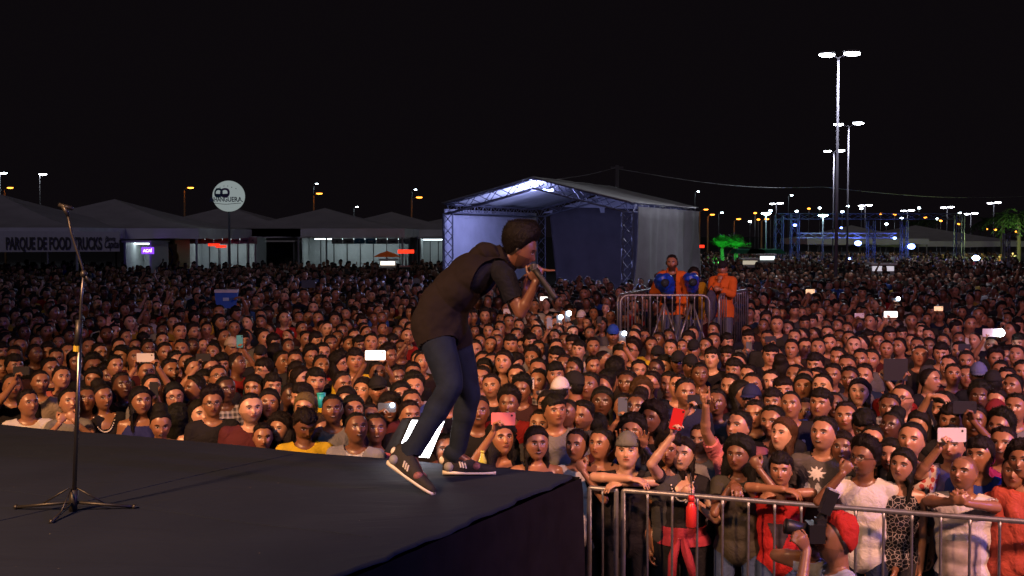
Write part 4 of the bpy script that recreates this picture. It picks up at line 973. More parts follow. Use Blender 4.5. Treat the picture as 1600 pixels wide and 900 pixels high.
for k in range(9):
    for v in (0.13, 0.02): V.append(on_ball(-0.66+0.86*k/8, v-0.02*math.sin(k/8*3.14), 0.02))
mb.add(V, [(2*k, 2*k+1, 2*k+3, 2*k+2) for k in range(8)]); mb.build('emblem_band', m_nv, bl_)
tx = text('ANHANGUERA', 0.28, (0, 0, 0), m_nv, bl_, 0.006, sx=1.0, ext=0.0)
me = tx.data
for v in me.vertices:
    u = v.co.x/br_*0.74-0.14; w_ = v.co.y/br_-0.24; p = on_ball(u, w_, 0.015); v.co = (p[0], p[1], p[2])
tx.rotation_euler = (0, 0, 0)
mb = MB(); mb.tube([on_ball(-0.92+1.84*k/20, -0.5+0.04*math.cos(k/20*6.28), 0.0) for k in range(1, 20)], 0.012, 5); mb.build('seam', m_conc, bl_)
for k in range(6): mb = MB(); mb.sphere(on_ball(-0.6+0.24*k, 0.66-abs(k-2.5)*0.08+.0, 0.0), 0.022, 6, 4); mb.build('eyelet', m_ink, bl_)

# umbrella, lit stand, police cars, green canopy stand, palms
def umbrella(label, x, y, Y, r, mat):
    p = at_depth(x, y, Y); t = thing('parasol', label, 'parasol', (p.x, Y, 0)); n = 8; V = [(0, 0, p.z+r*0.42)]
    for q in (0.5, 1.0):
        for k in range(n*2): a = math.pi*k/n; rr2 = r*q*(1 if k % 2 == 0 else 0.94); V.append((math.cos(a)*rr2, math.sin(a)*rr2, p.z+r*0.42*(1-q**1.4)))
    m2 = n*2; F = [(0, 1+i, 1+(i+1) % m2) for i in range(m2)]+[(1+i, 1+m2+i, 1+m2+(i+1) % m2, 1+(i+1) % m2) for i in range(m2)]
    mb = MB(); mb.add(V, F); o = mb.build('canopy', mat, t); md = o.modifiers.new('t', 'SOLIDIFY'); md.thickness = 0.01
    mb = MB(); mb.tube([(0, 0, 0), (0, 0, p.z+r*0.4)], 0.03, 6); mb.build('pole', m_pole, t); return t
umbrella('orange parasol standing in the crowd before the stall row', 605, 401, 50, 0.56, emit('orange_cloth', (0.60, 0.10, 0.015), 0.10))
def cart(label, x, y, Y, w, h, mat, group=None):
    p = at_depth(x, y, Y); t = thing('food_cart', label, 'food cart', (p.x, Y, 0), 0, group)
    mb = MB(); mb.box((0, 0, p.z-h*0.45), (w, 0.6, h*0.8)); mb.build('body', plain('cart_body', (0.4, 0.4, 0.4), .5), t)
    mb = MB(); mb.box((0, -0.31, p.z-h*0.1), (w*0.95, 0.03, h*0.6)); mb.build('lit_front', mat, t)
    mb = MB(); mb.box((0, 0, p.z+h*0.45), (w*1.15, 0.9, 0.06)); mb.build('roof', m_val, t)
    for sx in (-1, 1): mb = MB(); mb.tube([(sx*w*0.3, -0.32, 0.3), (sx*w*0.3, -0.26, 0.3)], 0.3, 14); mb.build('wheel', m_blk, t)
cart('glowing white food cart under the orange parasol', 607, 410, 48.5, 0.6, 0.25, emit('cart_glow', (1.0, 0.85, 0.7), 2.0))
cart('bright white kiosk at the end of the green canopies', 1197, 402, 60, 0.75, 0.3, emit('kiosk_glow', (0.85, 1.0, 0.95), 1.6))
cart('pale lit cart low in front of the green canopies', 1170, 409, 56, 0.7, 0.3, emit('cart_pale', (0.9, 0.8, 0.6), 0.45))
cart('white lit kiosk standing in the far crowd below the tall lamp posts', 1376, 418, 46, 0.85, 0.3, emit('kiosk_white', (0.95, 0.9, 1.0), 0.55))
def police(label, x, y, Y):
    p = at_depth(x, y, Y); t = thing('police_car', label, 'police car', (p.x, Y, 0), 0, 'vehicles with red beacons')
    z = p.z-1.55; out = [(-2.2, 0.35), (-2.25, 0.85), (-1.3, 0.95), (-0.7, 1.42), (0.9, 1.42), (1.5, 0.98), (2.2, 0.85), (2.25, 0.35)]
    mb = MB(); mb.prism([(a, -0.85, b) for a, b in out], (0, 1.7, 0)); mb.build('body', plain('car_white', (0.3, 0.3, 0.3), 0.3), t)
    mb = MB(); mb.prism([(a, -0.865, b) for a, b in [(-1.15, 0.98), (-0.66, 1.37), (0.84, 1.37), (1.3, 0.98)]], (0, 0.01, 0)); mb.build('side_window', m_blk, t)
    for sx in (-1.4, 1.4):
        for sy in (-0.85, 0.7): mb = MB(); mb.tube([(sx, sy, 0.33), (sx, sy+0.18, 0.33)], 0.33, 16); mb.build('wheel', m_blk, t)
    mb = MB(); mb.tube([(0.1, 0, 1.42), (0.1, 0, p.z-0.05)], 0.03, 6); mb.build('beacon_mast', m_gan, t)
    mb = MB(); mb.box((0.1, 0, p.z), (0.75, 0.2, 0.17)); mb.build('beacon', emit('beacon_red', (1.0, 0.03, 0.01), 2.2), t)
police('police car with glowing red beacon beside the side stage and far stalls', 631, 393, 58)
police('vehicle with a red beacon behind the side stage corner', 1088, 385, 75)
gc = 'green canopies over the far stalls'
for i, (x, w, lab) in enumerate(((1168, 1.6, 'small green canopy nearest the lit palms'), (1192, 2.0, 'wider green canopy beside the white kiosk'))):
    p = at_depth(x, 396, 62); t = thing('canopy', lab, 'canopy', (p.x, 62, 0), 0, gc)
    mb = MB(); h = at_depth(x, 389, 62).z; mb.prism([(-w/2, -0.8, p.z), (-w/2*.8, -0.8, h), (w/2*.8, -0.8, h), (w/2, -0.8, p.z)], (0, 1.6, 0)); mb.build('cloth', plain('green_cloth', (0.02, 0.22, 0.10), .8), t)
    for sx in (-1, 1): mb = MB(); mb.tube([(sx*w*.45, -.7, 0), (sx*w*.45, -.7, p.z)], .03, 6); mb.build('pole', m_pole, t)
def palm(label, x, ytop, ybase, Y, mat, n=14, ln=1.0, group=None, trunk=True, seed=0, upright=0.5):
    tp = at_depth(x, ytop, Y); bs = max(0.0, at_depth(x, ybase, Y).z); rg = random.Random(seed)
    t = thing('palm_tree', label, 'palm tree', (tp.x, Y, 0), 0, group)
    mb = MB(); mb.tube([(0, 0, 0), (0.05, 0, bs*0.5), (0, 0, bs)], [0.16, 0.12, 0.10], 8); mb.build('trunk', plain('palm_bark', (0.10, 0.08, 0.06), 0.9), t)
    mb = MB()
    for k in range(n):
        a = 2*math.pi*k/n+rg.random()*.5; el = R(rg.uniform(20, 85) if upright > .3 else rg.uniform(-10, 60)); L_ = ln*rg.uniform(.8, 1.1); pts = []
        for q in range(7):
            s_ = q/6*L_; dz = math.sin(el)*s_-(s_/L_)**2*L_*(0.25 if upright > .3 else .75); pts.append(Vector((math.cos(a)*math.cos(el)*s_, math.sin(a)*math.cos(el)*s_, bs+dz)))
        for q in range(1, 7):
            p = pts[q]; d = (pts[q]-pts[q-1]).normalized(); sd = d.cross(Vector((0, 0, 1))).normalized(); wl = ln*0.30*math.sin(q/6*math.pi*.85+.2)
            for sg_ in (-1, 1):
                tip = p+sd*sg_*wl+d*wl*.8-Vector((0, 0, wl*.35)); b1 = p-d*0.05*ln; b2 = p+d*0.05*ln; mb.add([tuple(b1), tuple(b2), tuple(tip)], [(0, 1, 2)])
        mb.tube(pts, 0.012*ln, 4)
    mb.build('crown', mat, t); return t
m_pg = plain('palm_leaf', (0.05, 0.11, 0.03), 0.6); 
palm('small palm lit vivid green, the one nearer the side stage', 1128, 366, 388, 66, m_pg, 34, .95, 'green-lit palms', seed=1)
palm('small palm lit vivid green, the one nearer the kiosk', 1150, 368, 388, 66, m_pg, 34, 1.0, 'green-lit palms', seed=2)
for i, (x, y, Y, lab) in enumerate(((1592, 335, 75, 'dim palm tree at the edge of the picture'), (1566, 342, 80, 'dim palm tree just behind the truss frame'), (1447, 345, 110, 'dark palm silhouette above the pale roof'), (1424, 350, 115, 'dark palm silhouette beside the gantry leg'), (1540, 346, 100, 'dark palm silhouette between the far lamps'))):
    palm(lab, x, y-14, y, Y, m_pg, 18, 1.5, 'palms along the far side', seed=10+i, upright=0)

for x in (1128, 1150):
    p = at_depth(x, 384, 64.3); spot('palm_floodlight', (p.x, 64.0, 1.2), (p.x, 66, 2.6), (0.05, 1.0, 0.12), 330, 110, .1)

p = at_depth(1582, 372, 72); point('palm_uplight', tuple(p), (0.75, 1.0, 0.35), 500, .2)
# ------------------------------------------------------------ the crowd, head by head
# x y kind hair skin shirt [options] | label | landmark phrase (names it for its neighbours' labels)
CROWD = '''
-14 606 m short 3 cyan y40 H1.35 | man in a bright cyan T-shirt cut off by the frame edge |
20 605 m short 3 black d.7 aa:27,582:grip | man with a goatee holding a dark phone out in front of him | the goatee phone man
44 631 b short 3 white H1.42 y5 | boy in a white T-shirt leaning on the stage rim near the frame edge | the white-shirted boy
63 597 m buzz 3 beige y15 | tall man in a beige T-shirt behind the white-shirted boy |
96 591 m short 2 rose y20 | man with heavy brows in a rose shirt beside the microphone stand | the heavy-browed rose-shirt man
108 629 g tied 2 grey y10 H1.42 ab:107,645:fist aa:101,648:fist | girl resting her mouth on her folded hands at the stage rim | the girl with folded hands
88 560 m short 3 dark g y0 | man in white-rimmed glasses just before the microphone stand | the white-glasses man
79 577 w tied 3 dark y8 | |
135 625 b short 4 black H1.42 y-10 | boy half hidden behind the microphone stand pole |
160 620 g bun 3 black vn neckl y5 H1.44 | girl with a hair bun and a beaded black neckline at the stage rim | the girl with the bun
191 603 m short 5 black m y10 | dark-skinned laughing man behind the girl with the bun | the laughing dark man
146 574 m afro 4 dark m y10 f1.15 | broad smiling man with a puffy afro near the microphone stand | the broad afro man
146 593 w long 3 dark y-15 H1.42 | |
180 572 m short 2 dark y20 | |
155 551 m short 2 dark y10 | |
139 543 m short 3 grey y-10 aa:128,552:open | man raising open fingers beside the microphone stand |
167 523 m short 4 brown d.8 y5 | bearded man in brown high above the broad afro man | the bearded brown-shirt man
186 543 m short 2 white g y-5 | man in glasses and white T-shirt in the dim middle rows |
191 557 w long 2 dark y-30 | |
106 527 m short 4 dark y5 | |
56 537 m short 3 dark y20 | |
55 553 m short 4 dark y10 | |
75 551 w long 3 dark y-10 | |
4 551 m fringe 3 dark y5 | |
23 557 m short 4 dark y0 | |
23 573 m fringe 3 dark y10 | |
4 575 m short 3 beige y10 | |
92 537 w tied 3 red y-10 | |
106 552 m short 3 dark y15 | |
118 565 w long 3 grey y5 | |
38 520 m short 4 dark y10 | |
6 527 w tied 4 dark y10 | |
72 519 m short 3 dark y5 | |
130 522 w long 3 dark y-15 | |
22 540 m short 3 navy y15 | |
167 588 m afro 4 dark y0 H1.40 | |
220 627 w long 3 navyb tank y5 H1.46 | woman with red lips in a navy tank top at the stage rim | the navy tank top woman
251 664 g bun 3 black p-14 y5 H1.36 | girl with downcast eyes resting her chin on the stage rim | the girl with downcast eyes
313 649 w long 1 black tank y20 H1.42 | pale young woman with long straight black hair and bare shoulders | the pale long-haired woman
272 620 w long 2 black g m y5 | woman in glasses laughing with her mouth wide open | the laughing glasses woman
278 655 g curly 3 brown y160 H1.33 | child seen from behind with loose brown hair at the stage rim |
237 607 m short 2 grey y5 ab:246,617:grip H1.52 | man peering over a dark phone held before his chest | the man behind the dark phone
266 580 m fade 3 brown y10 m | smiling man with a close fade towering behind the dark phone man | the smiling fade man
304 607 m short 4 navy y-60 | man in navy turning his profile to the laughing glasses woman | the navy profile man
229 582 m short 3 dark y5 aa:212,563:grip ab:246,563:grip | man lifting a white phone with both hands above his head | the two-handed phone man
257 551 m short 3 dark y5 | |
275 565 m short 2 dark y0 | |
284 547 m short 3 orange y-10 | |
301 542 m short 5 dark y-5 | |
316 541 w long 2 dark y20 | |
333 552 w tied 3 dark y-20 | |
329 576 m short 2 dark y5 | |
319 598 w long 3 dark y-10 | |
347 571 m fringe 3 dark y5 | |
341 591 m short 3 black y0 p16 g | |
352 609 m buzz 5 greyp pat=plaid y25 f1.1 | dark-skinned man with a checked shirt gazing up beside the navy profile man | the checked shirt man
332 631 m afro 3 black g y5 | man in dark-rimmed glasses and black T-shirt behind the pale woman | the dark-rimmed glasses man
371 569 m fade 4 redd y55 | man in a dark red T-shirt turned in profile | the red shirt profile man
302 578 m short 2 dark y5 aa:311,561:grip | man holding a black phone sideways high over the navy profile man |
292 567 m buzz 3 dark y0 | |
350 527 m buzz 3 white tank y5 | man in a white sleeveless top left of the white cap | the white vest man
362 544 m cap 3 white ccream y5 aa:371,537:grip ab:380,537:grip | man in a cream cap holding up a pale blue phone | the cream cap man
366 513 m short 3 dark y5 | |
322 516 m short 3 dark y5 | |
343 504 w long 3 white tank y5 H1.62 | long-haired figure in a white vest standing tall in the dim rows |
281 519 m short 2 orange y15 H1.6 | man in an orange T-shirt standing above the dim rows | the orange shirt man
225 520 m short 3 dark y5 | |
195 528 m short 3 dark y5 | |
253 533 m short 2 dark y0 | |
308 524 w long 2 dark y-20 m | |
211 542 w long 3 dark y5 | |
231 545 m short 4 dark y5 | |
253 518 w tied 4 dark y0 | |
211 560 m short 3 dark y10 | |
392 639 m short 1 maroon y15 f1.3 H1.5 | heavyset pale man in a maroon T-shirt at the stage rim | the heavyset maroon man
411 683 b short 3 brown y5 H1.30 p4 | small boy peeking over the stage rim below the heavyset maroon man | the peeking boy
420 632 w long 3 dark y-5 | woman with loose dark hair beside the heavyset maroon man |
438 670 w curly 2 dark y-25 H1.34 | woman tilting her face beside the boy in yellow |
476 664 b fringe 4 yellow p-24 y20 H1.46 | boy in a bright yellow T-shirt looking down at the stage rim | the boy in yellow
504 673 w curly 3 grey y-5 H1.33 hb | woman with wavy brown hair behind the boy in yellow | the wavy-haired woman
477 639 w long 2 white y-15 hblond | woman with long blond-brown hair above the boy in yellow | the blond-brown haired woman
412 579 m fringe 2 teal g y-50 m | man in glasses and a teal jacket smiling in profile | the teal jacket man
426 605 m fringe 2 black y10 p-6 | |
397 608 w long 3 dark y-20 | |
442 566 w tied 3 redd m y10 p8 | woman with her mouth open wide in surprise, in red | the surprised woman
407 556 m cap 3 black cblack y5 emb | man in a black cap just above the teal jacket man in glasses | the black cap man
461 564 m short 3 dark y-5 | |
486 557 m afro 3 dark g m y5 | man in glasses shouting with his mouth open | the shouting glasses man
502 574 m short 3 black y5 | |
463 584 w long 3 grey y15 | |
470 592 w long 1 dark y45 m | |
493 598 m fringe 2 black y10 d.2 | handsome man with swept dark hair and black shirt | the swept-hair man
453 619 m buzz 5 black y20 | dark-skinned man behind the profile of the swept-hair man |
471 621 m fringe 2 black y-55 | man turning his sharp profile above the blond-brown haired woman |
412 528 m short 2 grey y5 | |
427 537 m fringe 3 dark y0 | |
449 543 w tied 4 dark y5 | |
451 526 w curly 2 dark g y-15 | |
478 531 m short 3 dark y5 | |
493 534 m fringe 2 dark y15 | |
504 552 m short 2 dark y10 | |
517 538 m short 4 dark y5 | |
386 527 w tied 3 dark y-15 | |
430 553 w long 3 black y150 | |
470 514 m short 3 dark y5 | |
520 641 m short 4 grey m y5 | young man grinning broadly with his teeth showing | the grinning young man
552 641 w long 3 dark y5 H1.5 | |
557 669 m buzz 4 blazer y15 p10 H1.47 collar | man in a light grey blazer over a striped shirt at the stage rim | the grey blazer man
587 671 w tied 4 rose y5 m H1.42 | young woman baring her teeth beside the grey blazer man | the woman baring her teeth
539 669 w tied 3 dark y-5 H1.33 | |
535 601 m short 3 yellow y10 | young man in a yellow T-shirt above the grinning young man |
555 565 m fringe 3 yellow y10 H1.6 | lean man in a yellow football shirt with a strap | the yellow football shirt man
531 568 w curly 2 redd y50 g | woman with greying curly hair turned in profile, in red |
580 536 m short 2 dark y-5 H1.58 | |
590 584 m short 4 white y0 aa:570,557:grip ab:604,562:grip | man holding a glowing white phone overhead with both hands | the glowing phone man
608 557 m afro 4 dark y40 | |
568 613 w long 2 dark y-20 tank | woman looking sideways beside the glowing phone man |
591 610 m cap 3 dark cblack y5 | |
610 641 w curly 4 dark y-10 aa:596,640:grip | woman filming with her phone torch shining at the stage | the torch phone woman
621 590 m short 4 dark d.9 y10 | |
647 606 m afro 2 white y5 p8 | |
626 620 w long 3 dark y15 | |
643 631 m short 3 dark y5 | |
627 546 m buzz 4 dark y5 aa:637,530:point | man raising one finger high next to the singer's jeans |
654 564 w tied 2 dark y-10 | |
645 583 m short 3 dark y0 | |
545 539 m short 3 dark y5 | |
562 540 m fringe 3 dark y-5 | |
552 527 m short 2 dark y5 | |
596 537 m short 3 dark y0 | |
612 537 m cap 3 dark cgrey y5 | |
534 519 m short 4 dark y10 | |
520 521 w long 4 dark y5 | |
568 516 m short 3 dark y5 | |
577 652 w tied 3 dark y10 H1.40 | |
542 627 w long 3 dark y-15 | |
640 650 m short 3 dark y0 | |
505 514 m short 3 dark y-5 | |
597 515 w tied 3 dark y15 | |
640 515 m short 3 dark y0 | |
622 521 m short 4 grey y0 | |
694 702 w tied 3 redd y-10 H1.38 | woman looking up between the singer's ankles | the woman between the ankles
676 668 w curly 3 maroon y10 | |
700 620 m short 3 dark y0 | |
768 604 m short 2 black y5 | young man with a square face and black T-shirt by the singer's jeans | the square-faced young man
787 567 w long 2 black y-5 H1.6 vn | woman with very long dark hair and an open black jacket | the very long-haired woman
815 609 m afro 4 dark y-10 p-10 | |
842 596 w tied 3 dark y-10 ab:833,606:grip | woman in a headband holding up a small white phone | the headband woman
868 587 m fringe 3 greyp pat=plaid y5 | man in a checked shirt just behind the white cap | the checked shirt youth
876 612 m cap 3 white cwhite y150 p-10 | person in a white mesh cap turned away from the stage | the white mesh cap
896 604 m cap 3 black cblack y-120 | person in a black cap facing away beside the white mesh cap |
840 578 m short 3 dark y5 | |
831 561 w afro 3 dark y-5 | |
805 572 w curly 3 brown y50 p-12 | |
808 589 w tied 2 dark y-15 | |
769 567 m buzz 3 dark y10 | |
754 566 w tied 3 dark y5 | |
757 580 w long 3 dark y10 | |
752 590 m short 3 dark y0 | |
815 544 w tied 2 white y5 | woman in a white top with her hair tied back | the white top woman
828 536 m fringe 2 grey y-10 | |
841 547 m short 3 grey y15 | |
798 539 m fringe 2 dark y5 | |
778 534 w afro 4 dark y0 | |
766 539 m buzz 3 dark y5 | |
750 536 w tied 3 dark y5 | |
742 547 m short 2 dark y10 | |
868 545 m short 2 dark y20 | |
869 560 m fringe 3 dark y5 | |
882 571 m short 4 dark y0 | |
897 578 m short 4 redd m y-10 | |
867 528 w tied 2 dark y0 aa:856,510:grip | woman raising a patterned phone straight up | the patterned phone woman
811 510 m short 2 dark y5 d.3 aa:800,505:open | |
806 525 m short 3 dark y10 | |
764 518 m short 2 dark y5 | |
782 513 m short 3 dark y0 | |
795 503 m short 3 dark y5 | |
894 521 m short 1 dark y5 | |
883 533 m short 4 dark y0 | |
776 525 w afro 3 dark y0 | |
838 521 m cap 3 dark cgrey y5 | |
795 632 m afro 4 redd y5 | young man in a red T-shirt behind the pink phone | the red-shirted young man
784 687 g curly 3 black y10 p16 H1.40 tank aa:774,658:grip | girl with long curly hair holding up a pink phone | the pink phone girl
747 643 m short 4 dark y5 | |
838 694 w long 3 blackb y10 m f1.15 tank H1.38 | smiling woman with blue straps at the stage corner | the smiling blue strap woman
844 664 w tied 2 dark y-15 H1.42 | |
856 634 w long 2 dark y-5 | |
867 643 m fringe 3 grey y15 p-4 | |
886 646 m buzz 4 slate y0 p10 H1.52 collar | tall man in a slate collared shirt looking up | the tall slate shirt man
911 648 m fade 3 maroon y-30 p-12 | man in maroon with a sharp fade looking down | the sharp fade man
901 697 g tied 3 white y5 H1.38 pat=stripe ab:903,722:fist | girl propping her chin on her hand at the stage corner | the chin-propping girl
970 559 m afro 3 beige y-25 ab:975,533:grip | young man with thick curls holding up a shining torch phone | the torch phone youth
904 548 m fringe 1 cream y5 | pale boy with a fringe in a cream T-shirt | the fringe boy in cream
927 572 m short 3 dark y10 | |
921 604 m fade 4 blue y5 | dark-skinned young man with a flat crop and blue collar | the flat crop youth
898 576 m short 4 dark m y10 | |
943 564 m buzz 3 dark y60 | |
998 580 m short 2 black y15 m | |
988 548 m afro 3 dark g y0 | |
958 524 m cap 3 grey cblue d.7 y0 H1.6 | bearded man in a bright blue cap | the blue cap man
927 542 m short 3 dark y10 | |
895 539 m fringe 3 dark y0 | |
921 522 w tied 3 dark y5 | |
918 506 w long 2 dark y-10 | |
908 496 m cap 3 dark cwhite y5 | man in a white cap in the dim rows before the platform |
940 508 w long 3 dark y0 aa:934,506:grip | woman lifting a tall black phone near the platform barrier |
993 527 m short 2 dark y0 | |
1007 528 w afro 3 dark y5 | |
1017 541 m short 3 yellow y5 | |
1030 532 m short 4 dark g y5 | |
1046 527 m short 4 dark y5 | |
997 517 m buzz 3 dark y5 | |
1048 545 m short 2 dark y-15 | |
1028 558 m cap 4 dark cblack y10 | |
1039 572 w long 2 dark y-5 m | fair woman smiling brightly behind the outstretched fist | the brightly smiling woman
1025 578 m buzz 5 dark g y0 | |
1018 600 m fade 3 grey g y0 H1.52 | calm man in thin glasses and grey T-shirt | the calm glasses man
1045 601 w tied 3 teal m y-15 | |
950 597 m short 2 white y140 | |
942 606 w tied 3 dark y-5 | |
980 600 w tied 4 beige y-20 | |
1002 614 w curly 2 dark y5 hb | |
962 580 m afro 3 dark y150 | |
941 630 w long 5 rust y0 | dark-skinned woman with straight hair in a rust top | the rust top woman
975 638 w tied 3 rust y-5 aa:968,643:grip | woman aiming a grey phone held in both hands | the grey phone woman
996 638 w bun 4 black m y-10 | woman with a high bun smiling in a dark top | the high bun woman
1020 654 w curly 4 black m y-30 | laughing curly woman in a black top | the laughing curly woman
988 676 w curly 3 dark y5 H1.40 aa:972,682:open ab:1004,684:open | woman framing her face with both raised hands | the hands-at-face woman
980 708 b fringe 1 black capb y-5 p14 H1.42 armx | boy in a backward grey cap leaning crossed arms on the barrier | the backward cap boy
938 694 w tied 3 black tank y0 H1.42 | woman in a black tank top behind the barrier end | the barrier-end woman
1067 711 w long 1 black vn y-15 p8 H1.44 f1.12 m aa:1052,664:grip ab:1070,762:fist skirt | pale woman in black holding a red phone up at arm's length | the red phone woman
1046 702 w curly 3 dark y-15 H1.40 | |
932 668 w tied 3 dark y170 H1.38 | |
1116 517 m short 3 dark g y0 | |
1115 534 m short 3 dark y10 | |
1112 561 m fringe 1 black y5 | pale young man with a dark quiff and white sleeves |
1136 558 m fringe 3 dark y5 m | |
1204 556 m fringe 2 dark y5 H1.55 | |
1084 547 m cap 3 dark cblack y0 | |
1060 567 m cap 4 dark cblack y5 | |
1079 574 m cap 4 dark cblack y20 ab:1086,580:open | man in a dark cap with a hand against his cheek |
1094 586 w tied 4 dark y5 | |
1154 567 m short 2 dark y0 | |
1147 580 m fringe 3 dark y5 | |
1169 588 m short 2 dark y5 | |
1205 597 m short 1 dark y0 | |
1141 605 m short 2 dark y5 | |
1175 603 w tied 3 dark y-5 | |
1158 618 w long 4 dark y50 | |
1169 531 m fringe 2 grey y0 aa:1165,545:grip ab:1174,547:grip | man holding a grey phone upright before his face | the upright phone man
1199 531 m short 3 dark y0 ab:1209,532:grip | man with a black phone sideways over the rows |
1214 507 m short 2 dark y0 H1.62 | tall man with short hair beside the platform barrier | the tall man by the platform
1233 514 m short 2 dark y-10 | |
1083 523 m short 2 dark y0 | |
1076 534 m cap 3 dark cgrey y5 | |
1066 543 w long 3 dark y10 | |
1103 541 m buzz 3 dark y0 | |
1135 536 m fringe 2 dark y10 | |
1237 546 m short 3 dark y-10 ab:1243,560:fist | man resting his chin on his hand in the middle rows | the chin-resting man
1220 578 w bun 3 dark y170 | |
1059 605 m short 2 dark y10 | |
1071 614 m short 3 navy y15 H1.58 aa:1078,627:grip | man pointing a phone torch from under the raised arm | the pointing torch man
1167 519 m buzz 4 dark y5 | |
1172 491 m short 3 dark g y5 | |
1192 509 m buzz 4 dark y15 | |
1154 668 m short 2 pink y-10 p14 m H1.46 aa:1100,602:horns | man in a pink T-shirt shouting with one arm thrust up | the pink T-shirt man
1155 712 w curly 4 olive y-5 H1.42 ab:1176,716:fist aa:1150,762:relaxed | woman in a camouflage top touching her ear at the barrier | the camouflage top woman
1220 736 b fringe 3 red y-5 p6 H1.36 armx pr | sulky boy in a red T-shirt leaning on the barrier | the boy in red
1224 681 w long 1 slate y-35 p16 H1.46 hb | pale woman with long wavy hair gazing up | the pale gazing woman
1207 658 m short 3 dark y-20 | |
1180 648 m short 3 black y-15 H1.5 | man in a black top with pale shoulder stripes | the shoulder stripe man
1208 630 m fringe 3 dark y-5 | |
1236 633 m buzz 3 black y-10 p8 H1.54 collar | tall man in a black polo shirt with a round badge | the black polo man
1174 624 m cap 3 dark cnavy y0 | |
1152 622 w tied 4 white y45 | woman in profile with pulled-back hair and a dark face |
1094 687 g tied 2 grey y0 H1.34 | girl in a grey-brown top squeezed behind the red phone woman | the grey-brown top girl
1224 613 m fringe 2 yellow y0 | |
1120 630 m short 4 dark y0 H1.42 aa:1110,632:open | |
1278 544 m short 2 dark y0 | |
1296 537 m short 2 dark y5 d.7 | |
1334 540 m buzz 1 dark y0 | pale man with cropped hair in the middle rows | the pale cropped man
1345 562 m short 3 dark y0 H1.55 | stern man with thick brows above the middle rows | the stern man
1309 559 m short 3 dark y0 | |
1301 586 m fade 3 black y-10 p6 | |
1328 592 m short 4 dark y5 | |
1350 588 m short 2 dark y0 | |
1343 614 w long 1 dark y0 | fair woman with parted long hair below the big black phone | the fair parted-hair woman
1324 573 m short 3 dark y5 | |
1274 571 m fringe 2 dark y0 | |
1258 594 m short 3 dark y0 | |
1243 588 m buzz 3 dark y5 | |
1277 593 m short 2 dark y-5 | |
1285 606 m short 1 dark y0 | |
1256 606 w long 3 dark y-10 | |
1242 528 m short 2 dark y10 | |
1256 525 m buzz 3 dark y0 | |
1273 524 m buzz 4 dark y5 | |
1257 543 m short 2 dark y15 | |
1293 522 m short 2 dark g y5 | |
1313 528 w tied 4 dark y0 | |
1327 530 m short 3 dark y5 | |
1356 530 m fringe 3 dark y10 | |
1372 534 m short 3 dark y5 | |
1390 525 m fringe 3 dark y-5 | |
1385 546 m buzz 3 dark y5 | |
1405 542 m short 3 dark y0 | |
1408 524 m fringe 3 dark y10 | |
1402 511 m buzz 4 dark y0 | |
1348 537 m buzz 2 dark y5 | |
1324 516 m short 3 dark y5 | |
1310 510 m buzz 3 dark y0 | |
1292 510 w tied 4 dark y5 | |
1271 503 m fringe 2 dark y-45 aa:1263,507:open | |
1343 508 m short 4 dark y0 aa:1337,495:grip | man holding a white phone sideways in the dim rows | the dim white phone man
1360 503 m short 2 dark y0 H1.6 | |
1309 543 w long 3 dark y5 | |
1361 562 m short 3 dark y10 | |
1400 600 m cap 3 redd cnavy y150 aa:1384,582:grip ab:1411,582:grip H1.56 | man in a dark red T-shirt holding a big black phone high with both hands | the big black phone man
1287 679 m fade 2 dgrey y-25 p14 m H1.5 pr | man in a dark grey T-shirt with a white print looking up | the white print T-shirt man
1350 717 b afro 4 white g y-35 p6 H1.42 collar aa:1328,724:fist | boy in glasses and a white collared shirt with a hand to his chin | the glasses boy in white
1350 668 m fringe 4 khaki p-20 y5 H1.5 collar | stocky man in a khaki shirt looking down at something | the khaki shirt man
1322 652 m fade 3 dark y-15 p8 | |
1282 632 m fringe 3 blue y-10 | |
1303 633 m buzz 4 dark y5 p8 | |
1260 645 w tied 3 navy y-5 H1.42 | |
1393 667 w bun 5 dark y0 | dark-skinned young woman beside the khaki shirt man | the dark young woman
1390 638 m short 4 greyp pat=plaid y5 | |
1410 623 m buzz 2 greyp pat=plaid g y-5 p-4 m | cropped man in glasses grinning down in a patterned shirt | the grinning glasses man
1362 691 w tied 2 dark y5 H1.42 | |
1316 702 w long 4 rust y10 H1.40 | |
1392 712 w long 2 dark y-5 m H1.37 | woman with pink lips behind the glasses boy in white | the pink-lipped woman
1410 728 w long 2 black y-20 p8 H1.42 pat=lace tank | woman in a dark patterned sleeveless dress behind the barrier | the patterned dress woman
1424 688 w tied 2 cream y-15 pat=floral H1.48 | woman in a floral cream blouse with a long nose | the floral blouse woman
1424 502 m short 3 dark y5 H1.6 | |
1448 500 m short 3 dark g y0 | |
1440 514 m short 2 dark y5 | |
1451 525 m short 2 dark y5 | |
1424 535 w tied 2 dark y10 | |
1451 542 w tied 4 dark y5 | woman with full lips glowing amber in the middle rows |
1471 553 m fringe 2 dark y0 H1.55 | |
1437 557 w bandana 3 dark y10 | person in a black and white bandana | the bandana head
1510 565 m short 3 dark y5 | |
1482 574 m short 2 dark y0 | |
1529 588 m cap 4 dark cblue2 y0 H1.55 d.2 | man in a greyish blue cap above the rows | the greyish blue cap man
1556 562 m afro 3 dark y0 | |
1573 593 m short 2 dark y0 | |
1563 581 w tied 3 dark y5 | |
1489 587 m short 3 dark y5 | |
1515 521 w long 3 dark y5 | |
1493 514 m fringe 3 dark y20 p-10 | |
1503 489 m short 2 dark y0 | |
1535 499 m short 3 dark y0 | |
1576 499 m short 3 dark y-10 | |
1572 522 m short 2 dark y5 | |
1592 537 m fringe 3 dark y0 | |
1588 556 m short 2 dark y5 | |
1498 532 w tied 4 dark y0 | |
1475 535 m short 3 dark y0 | |
1524 532 w long 2 dark y5 | |
